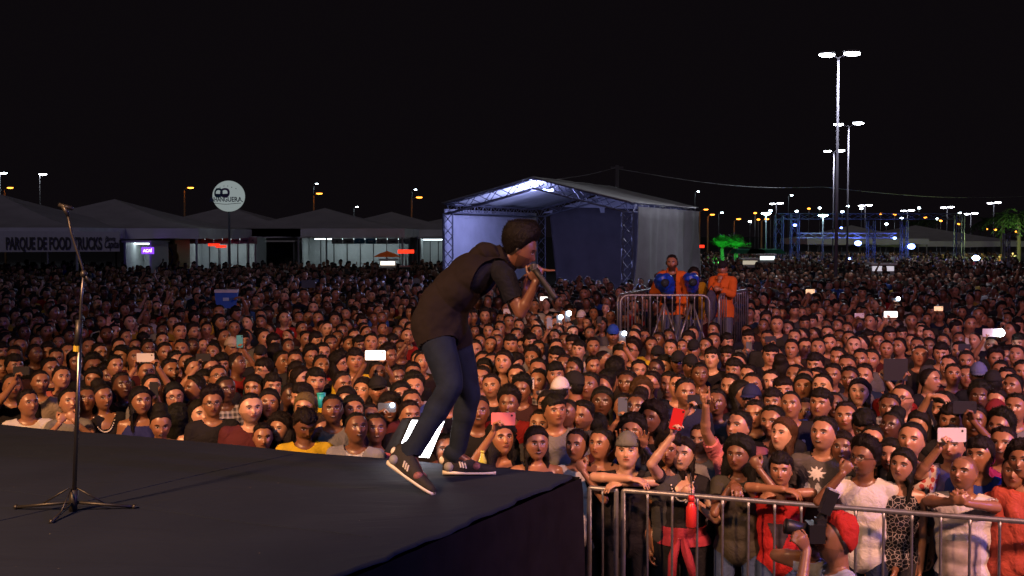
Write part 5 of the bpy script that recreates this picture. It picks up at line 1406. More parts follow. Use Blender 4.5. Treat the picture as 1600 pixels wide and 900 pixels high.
1433 542 m short 3 dark y0 | |
1499 550 m short 2 dark y10 ab:1512,545:grip | man reaching forward with a dark phone in the middle rows | the reaching phone man
1510 590 w tied 3 dark y0 | |
1582 605 m short 3 dark y0 | |
1571 558 w tied 3 redd y0 | |
1552 600 m cap 3 black cblack y165 | |
1597 581 m short 3 dark y0 | |
1454 594 m buzz 2 dark y60 | |
1506 740 m bald 3 white y-25 p16 H1.40 clasp pr2 | balding man in a white T-shirt clasping his hands on the barrier | the balding man in white
1531 714 b fringe 3 blue y-10 H1.42 | curly-headed boy in blue behind the balding man | the curly-headed boy
1488 697 b fringe 2 lilac y-15 p8 H1.44 aa:1470,683:grip | boy holding a white phone with a dark arm raised | the white phone boy
1568 695 m fade 3 magenta y-15 p4 | crop-haired man in a magenta top near the frame edge | the magenta top man
1523 659 m short 4 black y-5 p4 H1.5 ab:1517,640:grip | dark young man with a black phone over his head | the overhead phone youth
1475 640 m fringe 2 dark y-45 H1.52 aa:1470,618:relaxed | man shading his forehead with one hand in profile | the forehead-shading man
1587 639 m short 3 grey y-15 m | |
1558 630 m short 2 redd y-10 p6 | |
1530 622 m afro 5 dark y0 | |
1556 650 m cap 3 dark cred y150 | person in a dark red cap turned away | the dark red cap
1585 739 w tied 3 coral y-10 H1.40 | woman in a coral blouse at the barrier by the frame edge | the coral blouse woman
1597 722 w curly 3 coral y-10 m H1.46 | |
1436 666 w long 2 dark y5 | |
1486 660 m fringe 3 dark y5 | |
1562 670 m afro 3 magenta y-5 | |
872 472 m short 3 white y40 aa:846,468:grip H1.55 | person in a white T-shirt holding up a lit phone beyond the singer's elbow |
888 514 m short 3 dark y0 aa:884,499:grip | man with the upper of two glaring phone torches behind the singer's elbow |
872 519 m short 3 dark y0 aa:871,505:grip | man with the lower of two glaring phone torches behind the singer's elbow |
1396 506 m short 2 dark y0 aa:1384,493:grip | man holding a brightly lit phone screen in the dim rows |
1549 541 m short 3 dark y0 aa:1538,522:grip | man holding a blazing white phone torch near the frame edge |
1402 480 m short 3 dark y0 aa:1395,470:grip | far person raising a white phone torch |
1468 493 m short 3 dark y0 aa:1461,484:grip | far person raising an amber phone screen |
1266 466 m short 3 dark y0 aa:1261,457:grip | far person raising a pale pink phone screen |
371 481 m short 3 grey y0 ab:371,464:relaxed H1.55 | vendor carrying a blue cool box on his shoulder |
476 456 m short 3 dark y0 aa:475,445:grip | far person holding a pale flat tablet above the crowd |
783 500 m short 3 dark y0 aa:789,488:grip | man holding a pale phone just under the singer's elbow |
'''
SKIN = {1: (.50, .29, .20), 2: (.40, .205, .122), 3: (.29, .138, .076), 4: (.17, .076, .042), 5: (.085, .037, .022)}
SHIRT = dict(cyan=(.02, .28, .42), black=(.013, .012, .015), white=(.60, .58, .57), beige=(.30, .24, .19), rose=(.40, .10, .09), grey=(.17, .165, .165), dark=None, brown=(.09, .05, .035),
    red=(.42, .02, .02), navy=(.015, .018, .05), navyb=(.02, .025, .13), orange=(.50, .16, .03), redd=(.24, .015, .018), greyp=(.05, .05, .055), maroon=(.085, .018, .022), teal=(.015, .07, .09),
    yellow=(.58, .40, .02), blazer=(.26, .26, .31), blackb=(.02, .022, .04), slate=(.06, .065, .08), cream=(.50, .42, .34), blue=(.02, .05, .28), rust=(.14, .035, .018), olive=(.045, .042, .03),
    pink=(.56, .17, .19), dgrey=(.095, .085, .082), khaki=(.14, .11, .075), lilac=(.34, .28, .40), magenta=(.30, .02, .12), coral=(.50, .09, .06))
CAPC = dict(cream=(.42, .33, .28), black=(.015, .015, .017), grey=(.14, .14, .13), white=(.68, .62, .62), blue=(.02, .07, .45), navy=(.02, .025, .08), blue2=(.10, .12, .28), red=(.16, .015, .02))
CNAME = dict(redd='dark red', greyp='grey patterned', navyb='navy', blackb='black', dgrey='dark grey')
DARKS = [(.012, .012, .014), (.02, .018, .02), (.010, .012, .028), (.03, .03, .034), (.05, .018, .018), (.015, .028, .06), (.06, .06, .065), (.03, .02, .015), (.013, .013, .015), (.014, .014, .016), (.12, .115, .115), (.08, .012, .02)]
DARKS = [tuple(v*.75 for v in c) for c in DARKS]
PEOPLE = []
for ln in CROWD.strip().split('\n'):
    a, lab, lm = (ln.split('|')+[''])[:3]; tk = a.split(); d = dict(x=float(tk[0]), y=float(tk[1]), k=tk[2], hair=tk[3], skin=int(tk[4]), col=tk[5], label=lab.strip(), lm=lm.strip(), opts=tk[6:], yaw=0, pitch=5, H=None, arms={}, fat=1.0, beard=0)
    for t in tk[6:]:
        if t[0] == 'y' and t[1:].lstrip('-').isdigit(): d['yaw'] = float(t[1:])
        elif t[0] == 'p' and t[1:].lstrip('-').isdigit(): d['pitch'] = float(t[1:])
        elif t[0] == 'H': d['H'] = float(t[1:])
        elif t[0] == 'f': d['fat'] = float(t[1:])
        elif t[0] == 'd' and t[1] == '.': d['beard'] = float(t[1:])
        elif t[:3] in ('aa:', 'ab:'): _, xy, st = t.split(':'); d['arms'][t[1]] = tuple(float(v) for v in xy.split(','))+(st,)
        elif t[:4] == 'pat=': d['pat'] = t[4:]
        elif t in ('armx', 'clasp'): d[t] = True
        elif t[0] == 'c' and t[1:] in CAPC: d['cap'] = t[1:]
        elif t == 'capb': d['cap'] = 'grey'; d['capback'] = True
    PEOPLE.append(d)
rp = random.Random(11)
for d in PEOPLE:   # most of them follow the singer with head and gaze
    if abs(d['yaw']) < 11 and not (d.get('armx') or d.get('clasp')) and not d['lm'].startswith(('the girl with down', 'the heavyset')):
        d['yaw'] += rp.uniform(-4, 26) if d['x'] < 700 else rp.uniform(-30, 4) if d['x'] > 860 else rp.uniform(-18, 12)
        if d['pitch'] == 5 and d['y'] > 600: d['pitch'] = rp.choice([5, 9, 12])
for i, d in enumerate(PEOPLE):
    fem = d['k'] in 'wg'; d['fem'] = fem
    H = d['H'] or ({'m': 1.52, 'w': 1.47, 'b': 1.42, 'g': 1.42}[d['k']]+rp.uniform(-.03, .03)-(0.06 if d['y'] > 655 else 0))
    p = at_z(d['x'], d['y'], H); X = p.x
    ymin = edge_y(X)+0.30 if X < 0.40 else bar_y(X)+0.24
    if d.get('armx') or d.get('clasp'): ymin = bar_y(X)+0.20; p = at_depth(d['x'], d['y'], ymin)
    if p.y < ymin: p = at_depth(d['x'], d['y'], ymin)
    d['pos'] = p; d['H'] = p.z
# the largest ones become individuals, the rest seed the mass
N_IND = 293
order = sorted(range(len(PEOPLE)), key=lambda i: (0 if PEOPLE[i]['label'] else 1, PEOPLE[i]['pos'].y))
IND = [PEOPLE[i] for i in order[:N_IND]]; SEED = [PEOPLE[i] for i in order[N_IND:]]
# labels for the unnamed ones: look + place beside a named neighbour
HN = dict(short='short-haired', fade='fade-cut', buzz='crop-haired', fringe='fringe-haired', afro='curly-topped', cap='capped', tied='tied-haired', bun='bun-haired', long='long-haired', curly='curly-haired', bald='bald', bandana='bandana-wearing')
KN = dict(m='man', w='woman', b='boy', g='girl')
LMS = [d for d in IND if d['lm']]; ORD = ['nearest', 'second', 'third', 'fourth', 'fifth', 'sixth', 'seventh', 'eighth', 'ninth', 'tenth', 'eleventh', 'twelfth', 'thirteenth', 'fourteenth', 'fifteenth', 'sixteenth']
grp = {}
for d in IND:
    if d['label']: continue
    l = min(LMS, key=lambda q: (q['x']-d['x'])**2+((q['y']-d['y'])*1.3)**2); dx = d['x']-l['x']; dy = d['y']-l['y']
    if abs(dx) < 0.4*abs(dy): s = 'above' if dy < 0 else 'below'
    elif abs(dy) < 0.4*abs(dx): s = 'leftward of' if dx < 0 else 'rightward of'
    else: s = ('upper-left of' if dx < 0 else 'upper-right of') if dy < 0 else ('lower-left of' if dx < 0 else 'lower-right of')
    grp.setdefault((l['lm'], s), []).append((math.hypot(dx, dy), d))
for (lm, s), q in grp.items():
    q.sort(key=lambda t: t[0])
    for n, (_, d) in enumerate(q):
        c = CNAME.get(d['col'], d['col']); g = ' in glasses' if 'g' in d['opts'] else ''
        d['label'] = f"{HN[d['hair']]} {KN[d['k']]} in {c} clothes{g}, {ORD[min(n, 15)]} head {s} {lm}" if not g else f"{HN[d['hair']]} {KN[d['k']]} with glasses, {ORD[min(n, 15)]} head {s} {lm}"

BODIES = {}
def joints(short, fem, fat=1.0, drop=None):
    J = default_joints(fem, fat); dz = (0.155 if short else 0.0) if drop is None else drop
    for k in J:
        x, y, z = J[k]
        if z > 0.6: z -= dz
        elif z > 0.3: z -= dz*0.5
        J[k] = (x, y, z)
    return J
def body_set(key):
    """shared body, shirts, trousers for a pose"""
    if key in BODIES: return BODIES[key]
    fem, short, hy, hpch = key; F = figure(joints(short, fem), headrot(hy, hpch), fem, voxel=0.0085)
    BODIES[key] = dict(F=F, body=body_data(F), g={}); return BODIES[key]
def garment_of(S, kind, pat):
    k = (kind, pat)
    if k not in S['g']:
        F = S['F']
        if kind == 'crew': m = shirt_mask(F, .55)
        elif kind == 'vneck': m = shirt_mask(F, .45, 1.0)
        elif kind == 'tank': m = shirt_mask(F, 0, 0, True) | (shirt_mask(F, 0) & (F['bone'] == 'clav') & (F['t'] < .38) & (F['t'] > .02) & (np.abs((F['V']-F['J']['neck'])[:, 0]) > 0.062))
        elif kind == 'long': m = shirt_mask(F, 1.1) | ((F['bone'] == 'farm') & (F['t'] < .9))
        elif kind == 'skirt': m = ((F['bone'] == 'thigh') & (F['t'] < .75)) | (pants_mask(F) & (F['bone'] == 'torso'))
        else: m = pants_mask(F)
        off = {'trousers': .009, 'skirt': .022}.get(kind, .016)
        me, _ = garment(F, m, off, M_CLOTH.get(pat), kind, seed=len(S['g'])); S['g'][k] = me
    return S['g'][k]
_gl = None
def glasses_mesh():
    global _gl
    if _gl is None:
        mb = MB()
        for s in (-1, 1):
            pts = [(s*0.032+math.cos(a)*0.0225, -0.103+abs(math.cos(a)*0.0)-0.0+0.012*((abs(s*0.032+math.cos(a)*0.0225)/0.055)**2), 0.009+math.sin(a)*0.0165) for a in [2*math.pi*k/14 for k in range(15)]]
            mb.tube(pts, 0.0018, 5, False); mb.tube([(s*0.056, -0.088, 0.014), (s*0.080, -0.06, 0.014), (s*0.083, 0.01, 0.008)], 0.002, 5)
        mb.tube([(-0.010, -0.106, 0.012), (0.010, -0.106, 0.012)], 0.0018, 5); _gl = mb.mesh('glasses', m_blk, True)
    return _gl
CAPM = {}
def cap_data(back):
    if back not in CAPM: CAPM[back] = cap_mesh(back).mesh('cap', M_CLOTH[None], True)
    return CAPM[back]
GC = 'spectators packed in front of the stage'
m_print = plain('white_print', (0.6, 0.58, 0.55), 0.8, noise=0.1, scale=60)
def dress(t, S, d, sc=1.0):
    """hair, cap, glasses, shirt and trousers as children of body object t's empty"""
    F = S['F']; M = Matrix.Translation(Vector(F['hc'])) @ Matrix(F['HR'].tolist()).to_4x4() @ Matrix.Scale(F['hscale'], 4)
    seed = rp.randrange(2); hair = d['hair']
    hs = {'cap': 'buzz', 'bandana': 'tied', 'bald': None}.get(hair, hair)
    if d['fem'] and hair == 'cap': hs = 'tied'
    if 'cap' in d and d.get('capback'): hs = 'fringe'
    if hs:
        h = link('hair', hair_data(hs, seed), t); h.matrix_local = M; hc = (.008, .006, .0055)
        if 'hblond' in d['opts']: hc = (.20, .095, .04)
        if 'hb' in d['opts']: hc = (.055, .024, .012)
        h.color = tuple(c*rp.uniform(.8, 1.4) for c in hc)+(1,)
    if 'cap' in d or hair == 'cap':
        c = link('cap', cap_data(bool(d.get('capback'))), t); c.matrix_local = M @ Matrix.Translation((0, 0, .022 if d.get('capback') else .004)) @ Matrix.Rotation(R(4), 4, 'X'); c.color = CAPC[d.get('cap', 'black')]+(1,)
    if hair == 'bandana':
        c = link('bandana', bandana_data(), t); c.matrix_local = M; c.color = (.02, .02, .02, 1)
    if 'g' in d['opts']: g = link('glasses', glasses_mesh(), t); g.matrix_local = M
    kind = 'tank' if 'tank' in d['opts'] else 'vneck' if 'vn' in d['opts'] else 'long' if d['col'] in ('blazer', 'teal') else 'crew'
    col = SHIRT[d['col']] or rp.choice(DARKS)
    s = link('shirt' if kind != 'tank' else 'top', garment_of(S, kind, d.get('pat')), t); s.color = col+(1,)
    skirt_ = 'skirt' in d['opts']
    s2 = link('skirt' if skirt_ else 'trousers', garment_of(S, 'skirt' if skirt_ else 'trousers', None), t); s2.color = (.012, .012, .014, 1) if skirt_ else rp.choice([(.02, .03, .07), (.012, .012, .014), (.05, .08, .16), (.03, .03, .035)])+(1,)
    return s
_bd = None
def bandana_data():
    global _bd
    if _bd is None:
        V, f = hair_mesh('buzz', 0); V = V*1.045; me = bpy.data.meshes.new('bandana'); me.from_pydata(V.tolist(), [], f); me.materials.append(M_CLOTH['stripe']); me.polygons.foreach_set('use_smooth', np.ones(len(me.polygons), bool)); _bd = me
    return _bd
HANDS = {}
def local(p, loc, rz, s): q = Vector(p)-Vector(loc); return np.array(Matrix.Rotation(-rz, 3, 'Z') @ q)/s
for d in IND:
    p = d['pos']; fem = d['fem']; short = d['H'] < 1.50
    custom = bool(d['arms']) or d['fat'] > 1.02 or d.get('armx') or d.get('clasp') or abs(d['pitch']) > 12 or d['beard'] > 2
    base_yaw = math.degrees(math.atan2(-p.x, p.y)); tot_yaw = d['yaw']+base_yaw+rp.uniform(-6, 6)*(0 if d['lm'] else 1)
    hy = 0 if abs(d['yaw']) < 9 else (24 if d['yaw'] > 0 else -24)
    if custom: hy = max(-45, min(45, d['yaw']*0.8)) if abs(d['yaw']) < 90 else 0
    rz = R(tot_yaw-hy); hpch = d['pitch'] if custom else (12 if d['pitch'] > 7 else 3)
    if abs(d['pitch']) < 7 and not custom: hpch = 3 if rp.random() < .6 else 12
    if custom:
        s = 1.0; sc_ = 1.0; drop = 1.585-d['H']
        if drop > 0.24: s = (1.585-0.20)and max(0.84, d['H']/(1.585-0.24)); drop = 1.585-d['H']/s
    else: s = d['H']/(1.43 if short else 1.585)
    if custom: J = joints(False, fem, d['fat'], drop)
    else: J = joints(short, fem)
    hx, hyy, hz = J['head']; hw_ = Matrix.Rotation(rz, 3, 'Z') @ Vector((hx*s, hyy*s, 0)); loc = Vector((p.x-hw_.x, p.y-hw_.y, 0))
    if custom:
        arms = {}
        for a in 'ab':
            sg = -1 if a == 'a' else 1
            if a in d['arms']:
                tx, ty, st = d['arms'][a]; dep = p.y-(0.30 if ty > d['y']-30 else 0.32 if st == 'horns' else 0.12)*s
                if d['H'] > 0 and (p.y-dep) > 0 and p.y < (edge_y(p.x) if p.x < .4 else bar_y(p.x))+0.5: dep = p.y-0.18
                tg = local(at_depth(tx, ty, dep), loc, rz, s); S0 = np.array(J['s'+a])
                dr = unit(tg-S0); hd = unit(dr*0.3+np.array((-sg*0.12, -0.05, 0.95)))
                if st in ('fist',) : hd = unit(np.array((-sg*0.5, 0.25, 0.8)))
                if st in ('open', 'horns', 'point'): hd = unit(dr*0.7+np.array((0, 0, 0.6)))
                if st == 'relaxed' and tg[2] < 1.2: hd = unit(np.array((-sg*0.3, -0.9, -0.2)))
                if st == 'relaxed' and tg[2] >= 1.45: hd = unit(np.array((-sg*1.0, -0.1, 0.15)))
                pn = {'grip': (-sg*0.9, -0.35, 0), 'fist': (0, 1, 0.2), 'open': (0, -1, 0.1), 'horns': (0, -1, 0), 'point': (0, -1, 0)}.get(st, (0, 0.2, -1))
                wt = tg-hd*0.085; el, wr = ik(S0, wt, .285, .25, (sg*0.8, -0.15, -1.0)); arms[a] = (el, wr, hd, pn, st)
                c_ = wr+hd*0.085; HANDS[(id(d), a)] = (Vector(loc)+Matrix.Rotation(rz, 3, 'Z') @ (Vector(c_)*s), s)
            elif d.get('armx'):
                z = (1.1+0.045)/s; el = (sg*0.235, -0.10, z+(.02 if a == 'a' else .0)); wr = (-sg*0.02, -0.20-(.05 if a == 'a' else 0), z+(0.045 if a == 'a' else 0.0)); arms[a] = (el, wr, (-sg*0.95, -0.2, -0.1), (0, 0.2, -1), 'relaxed')
            elif d.get('clasp'):
                z = (1.1+0.05)/s; el = (sg*0.20, -0.10, z-0.0); wr = (sg*0.045, -0.27, z+0.045); arms[a] = (el, wr, (-sg*0.8, -0.35, 0.30), (0, 1, 0.1), 'grip')
        F = figure(J, headrot(hy, hpch), fem, d['fat'], arms, voxel=0.0062 if d['y'] > 640 else 0.008); S = dict(F=F, body=body_data(F), g={})
    else: S = body_set((fem, short, hy, hpch))
    if not custom:
        lx, ly = R(rp.uniform(-3, 4)), R(rp.uniform(-5, 5)); E = Matrix.Rotation(rz, 3, 'Z') @ Matrix.Rotation(ly, 3, 'Y') @ Matrix.Rotation(lx, 3, 'X'); off = E @ (Vector((hx, hyy, hz))*s); loc = Vector((p.x-off.x, p.y-off.y, 0))
    t = thing('person', d['label'], KN[d['k']], loc, rz, GC)
    if not custom: t.rotation_euler = E.to_euler()
    t['category'] = KN[d['k']]; w_ = rp.uniform(.95, 1.05); t.scale = (s*w_, s*w_, s)
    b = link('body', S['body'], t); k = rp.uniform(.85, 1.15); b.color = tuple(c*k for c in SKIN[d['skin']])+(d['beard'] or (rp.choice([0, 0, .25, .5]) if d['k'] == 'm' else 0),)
    b['mouth'] = 1.0 if 'm' in d['opts'] or (not d['label'].startswith(('calm', 'stern')) and rp.random() < .12) else 0.0; b['bald'] = 0.55 if d['hair'] == 'bald' else 0.0
    d['shirt'] = dress(t, S, d); d['root'] = t; d['S'] = S; d['s'] = s; d['rz'] = rz; d['loc'] = loc

# phones
def phone(label, pos, mat, w=0.145, h=0.073, rz=0, tilt=0, torch=None, screen=False, group=None, cat='phone', name='phone', tor_off=(0.045, 0.0)):
    t = thing(name, label, cat, pos, rz, 'phones held up in the crowd'); t.rotation_euler = (R(tilt*0.3), R(tilt), rz)
    mb = MB(); e = 0.006; o = []
    for cx, cz, a0 in ((w/2-e*1.5, h/2-e*1.5, 0), (-w/2+e*1.5, h/2-e*1.5, 90), (-w/2+e*1.5, -h/2+e*1.5, 180), (w/2-e*1.5, -h/2+e*1.5, 270)):
        for k in range(4): o.append((cx+math.cos(R(a0+30*k))*e*1.5, -0.0045, cz+math.sin(R(a0+30*k))*e*1.5))
    mb.prism(o, (0, 0.009, 0)); mb.build('case', mat, t)
    mb = MB(); mb.box((0, 0.0055, 0), (w*0.9, 0.002, h*0.86)); mb.build('screen', emit('phone_screen', (0.6, 0.75, 1.0), 1.5), t)
    mb = MB(); mb.tube([(w*0.36, -0.0044, h*0.28 if w > h else h*.40), (w*0.36, -0.007, h*0.28 if w > h else h*.40)], 0.0075, 12); mb.build('camera_lens', m_blk, t)
    if torch: mb = MB(); mb.sphere((tor_off[0], -0.012, tor_off[1]), torch, 10, 8); mb.build('torch', emit('torch_white', (0.85, 0.95, 1.0), 30), t)
    return t
def fcol(n, c, r=0.35): return plain(n, c, r, noise=0.03)
P_dark = fcol('phone_black', (.02, .02, .025)); P_white = fcol('phone_white', (.62, .60, .62)); P_pink = fcol('phone_pink', (.75, .22, .24)); P_red = fcol('phone_red', (.50, .02, .02)); P_cy = fcol('phone_cyan', (.08, .38, .48)); P_grey = fcol('phone_grey', (.09, .11, .14)); P_glow = emit('phone_glow', (1.0, .93, .85), 2.2); P_pat = fcol('phone_patterned', (.25, .30, .42)); P_amber = emit('phone_amber', (1.0, .6, .35), 1.0)
PH = {(20, 605): ('h', 'a', P_dark, 'dark phone held sideways by the goatee man at the frame edge', {}), (237, 607): ('v', 'b', P_dark, 'dark navy phone held upright before a peering man', {}),
 (229, 582): ('h', 'ab', P_white, 'pale pink-white phone with a square pattern held in two hands', dict(w=.17, h=.085)), (302, 578): ('h', 'a', P_dark, 'black phone raised sideways over the navy profile man', {}),
 (362, 544): ('v', 'ab', P_cy, 'pale blue phone held upright beside the cream cap', {}), (590, 584): ('h', 'ab', P_glow, 'glowing white phone held overhead in two hands near the yellow football shirt', dict(w=.19, h=.09)),
 (610, 641): ('h', 'a', P_grey, 'phone with a glaring torch pointed at the singer by the stage light', dict(torch=.017)), (842, 596): ('v', 'b', P_white, 'small white phone in front of the headband woman', dict(w=.06, h=.115)),
 (867, 528): ('v', 'a', P_pat, 'patterned blue phone held straight up behind the checked shirt youth', {}), (784, 687): ('h', 'a', P_pink, 'pink phone with round ears held by the curly girl', dict(w=.17, h=.09)),
 (970, 559): ('v', 'b', P_grey, 'phone with a glaring torch held beside the blue cap', dict(torch=.024)), (940, 508): ('v', 'a', P_dark, 'tall black phone raised near the camera platform barrier', {}),
 (975, 638): ('v', 'a', P_grey, 'grey phone held upright in front of the rust top women', {}), (1067, 711): ('v', 'a', P_red, 'bright red phone held up at arm\'s length above the barrier', dict(w=.085, h=.15, tilt=12)),
 (1169, 531): ('v', 'ab', P_grey, 'grey phone covering the face of a man by the platform', {}), (1199, 531): ('h', 'b', P_dark, 'black phone sideways beside the tall man by the platform', {}),
 (1071, 614): ('h', 'a', P_dark, 'black phone with an amber torch under the raised arm', dict(torch=.014, tor_off=(.07, .01))), (1343, 508): ('h', 'a', P_white, 'white phone raised sideways in the dim rows behind the pale cropped man', {}),
 (1400, 600): ('h', 'ab', P_dark, 'big black phone held high in both hands', dict(w=.21, h=.19)), (1499, 550): ('h', 'b', P_dark, 'dark phone stretched forward over the middle rows', {}),
 (1488, 697): ('h', 'a', P_white, 'white phone held sideways near the balding man', dict(w=.19, h=.095)), (1523, 659): ('h', 'b', P_dark, 'black phone held flat over a dark young man\'s head', dict(w=.17, h=.09)),
 (872, 472): ('h', 'a', P_glow, 'lit phone beside the singer\'s hanging microphone', {}), (888, 514): ('v', 'a', P_grey, 'upper glaring phone torch behind the singer\'s elbow', dict(torch=.034)), (872, 519): ('v', 'a', P_grey, 'lower glaring phone torch behind the singer\'s elbow', dict(torch=.030)),
 (1396, 506): ('h', 'a', P_glow, 'brightly lit phone screen in the dim rows', dict(w=.2, h=.09)), (1549, 541): ('h', 'a', P_white, 'white phone with a blazing torch near the frame edge', dict(torch=.050, w=.2, h=.1, tor_off=(.12, 0))),
 (1402, 480): ('h', 'a', P_grey, 'far phone torch glaring white above the dim rows', dict(torch=.034)), (1468, 493): ('h', 'a', P_amber, 'far amber phone screen above the dim rows', {}), (1266, 466): ('h', 'a', P_amber, 'far pinkish phone screen over the crowd by the platform', dict(w=.19, h=.10)),
 (476, 456): ('h', 'a', P_grey, 'pale flat tablet raised over the dark far crowd', dict(w=.32, h=.18)), (783, 500): ('h', 'a', P_white, 'pale phone just below the singer\'s elbow', {})}
for d in IND:
    k = (int(d['x']), int(d['y']))
    if k not in PH: continue
    ori, hs_, mat, lab, kw = PH[k]; kw = dict(kw); w, h = kw.pop('w', .145), kw.pop('h', .075)
    if ori == 'v' and w > h: w, h = h, w
    pts = [HANDS[(id(d), a)][0] for a in hs_ if (id(d), a) in HANDS]
    if not pts: continue
    c = sum(pts, Vector())/len(pts)
    if len(pts) == 1: sg = 1 if hs_ == 'a' else -1; c = c+Vector((sg*(w*0.33 if ori == 'h' else 0.022), -0.028, 0.02 if ori == 'h' else 0.045))
    else: c = c+Vector((0, -0.03, 0.03))
    if 'tor_off' not in kw: kw['tor_off'] = (w*.3, h*.3)
    phone(lab, c, mat, w, h, torch=kw.pop('torch', None), **kw)

# ------------------------------------------------------------ the mass of the crowd beyond the individuals
ARMED = {}
def armed_set(kind):
    if kind not in ARMED:
        J = joints(False, False); a = {}
        for k, sg, tg in (('a', -1, (-.14, -.30, 1.80)), ('b', 1, (.14, -.30, 1.78))):
            if kind == 'one' and k == 'b': continue
            hd = unit((-sg*.15, -.1, 1)); el, wr = ik(J['s'+k], np.array(tg)-hd*.085, .285, .25, (sg*.8, -.1, -1)); a[k] = (el, wr, hd, (-sg*.5, -1, 0), 'open' if kind == 'one' else 'grip')
        ARMED[kind] = dict(F=figure(J, headrot(0, 6), False, 1.0, a, voxel=.0085), g={})
    return ARMED[kind]
def template_parts(fem, hy, hpch, hair, faces):
    S_ = armed_set(fem) if isinstance(fem, str) else body_set((fem, False, hy, hpch)); F = S_['F']; out = []
    V, Lv, st, tot = F['V'], F['L'], F['st'], F['tot']
    def crop(V, Lv, st, tot, z0):
        face = np.repeat(np.arange(len(st)), tot); mn = np.minimum.reduceat(V[Lv, 2], st); k = mn > z0; lm = k[face]; used = np.zeros(len(V), bool); used[Lv[lm]] = True; idx = np.cumsum(used)-1
        L2 = idx[Lv[lm]]; t2 = tot[k]; s2 = np.concatenate([[0], np.cumsum(t2)[:-1]]); return V[used], [L2[a:a+n].tolist() for a, n in zip(s2, t2)]
    hv, hf = hair_mesh(hair, 1); hv = hv @ F['HR'].T+F['hc']
    gm = garment_of(S_, 'crew', None); n = len(gm.vertices); gv = np.empty(n*3, np.float32); gm.vertices.foreach_get('co', gv); gv = gv.reshape(-1, 3).astype(float); gf = [tuple(p.vertices) for p in gm.polygons]
    bv, bf = crop(V, Lv, st, tot, 1.22)
    for slot, (v, f, nf) in enumerate(((bv, bf, faces[0]), (gv, gf, faces[1]), (hv, hf, faces[2]))):
        tri = sum(len(q)-2 for q in f); V2, L2, s2, t2 = modified(v, f, 'DECIMATE', decimate_type='COLLAPSE', ratio=min(1.0, nf/tri))
        hpv = (V2-F['hc']) @ F['HR']; rad = np.sqrt((hpv[:, 0]/0.095)**2+(hpv[:, 1]/0.125)**2+(hpv[:, 2]/0.14)**2)
        if slot == 0: hpv = np.where((rad < 1.15)[:, None], hpv, 9.0)
        out.append((V2, L2, t2, np.full(len(s2), slot), hpv))
    return out
def merge(parts):
    V = []; L_ = []; T_ = []; M_ = []; HP = []; n = 0
    for v, l, t, m, h in parts: V.append(v); L_.append(l+n); T_.append(t); M_.append(m); HP.append(h); n += len(v)
    return [np.concatenate(q) for q in (V, L_, T_, M_, HP)]
combos = [(False, 0, 3, 'short'), (False, 0, 12, 'fade'), (True, 0, 3, 'long'), (False, 24, 3, 'fringe'), (True, 0, 12, 'tied'), (False, -24, 3, 'buzz'), (False, 0, 3, 'afro'), (True, -24, 3, 'curly'), ('one', 0, 0, 'short'), ('two', 0, 0, 'fade')]
LOD = {0: [merge(template_parts(*c, (1100, 420, 260))) for c in combos], 1: [merge(template_parts(*c, (260, 110, 80))) for c in combos], 2: [merge(template_parts(*c, (110, 56, 40))) for c in combos]}
rs_ = random.Random(5); occupied = [(q['pos'].x, q['pos'].y) for q in IND]+[(q['pos'].x, q['pos'].y) for q in SEED]
cells = {}
for (x, y) in occupied: cells.setdefault((int(x//1), int(y//1)), []).append((x, y))
def free(x, y, r):
    cx, cy = int(x//1), int(y//1)
    for i in (-1, 0, 1):
        for j in (-1, 0, 1):
            for (a, b) in cells.get((cx+i, cy+j), ()):
                if (a-x)**2+(b-y)**2 < r*r: return False
    return True
SPOTS = [(q['pos'].x, q['pos'].y, q['pos'].z, q['yaw'], SKIN[q['skin']], SHIRT[q['col']] or rs_.choice(DARKS), q) for q in SEED]
def blocked(x, y):
    q = Vector((x, y, 0))-TP; f = q.dot(TF); s = q.dot(TS)
    if -0.5 < f < TW+0.5 and -0.4 < s < TD+1: return True
    pxx = project((x, y, 1.5))[0]
    if y > 44 and 715 < pxx < 1080: return True
    if pf.location.x-1.35 < x < pf.location.x+1.35 and PY-0.45 < y < PY+2.3: return True
    if abs(x-pf.location.x) < 1.25 and PY-2.4 < y < PY: return True   # keeps the crew barriers in view, as photographed
    if pxx < 705 and y > 57: return True
    if pxx > 1590 and y > 54: return True
    return False
y = 11.0
while y < 92:
    sp = 0.46 if y < 22 else 0.52 if y < 34 else 0.66 if y < 48 else 0.85 if y < 66 else 1.15
    hw = 0.445*y; x = -hw+rs_.random()*sp
    while x < hw:
        px_, py_ = x+rs_.uniform(-.4, .4)*sp, y+rs_.uniform(-.35, .35)*sp; x += sp
        if y < 16.5 and not free(px_, py_, 0.50): continue
        if not free(px_, py_, 0.38) or blocked(px_, py_) or rs_.random() < .07: continue
        H = rs_.gauss(1.50, 0.075); u, v = project((px_, py_, H))
        if not (-25 < u < 1625): continue
        if y < 17:   # do not stand in front of the listed faces
            if any(abs(q['x']-u) < 15 and 2 < v-q['y'] < 34 for q in IND): continue
            H -= 0.04
        cells.setdefault((int(px_//1), int(py_//1)), []).append((px_, py_))
        SPOTS.append((px_, py_, H, rs_.gauss(9 if u < 760 else -9, 18), SKIN[rs_.choice([2, 2, 3, 3, 3, 4, 4, 5, 1])], rs_.choice(DARKS+[(.5, .48, .46)] if rs_.random() < .8 else [(.4, .38, .37), (.30, .02, .02), (.03, .08, .30), (.35, .22, .04), (.25, .12, .10)]), None))
    y += sp*0.92
Vs = []; Ls = []; Ts = []; Ms = []; HPs = []; Cs = []; Ss = []; n = 0
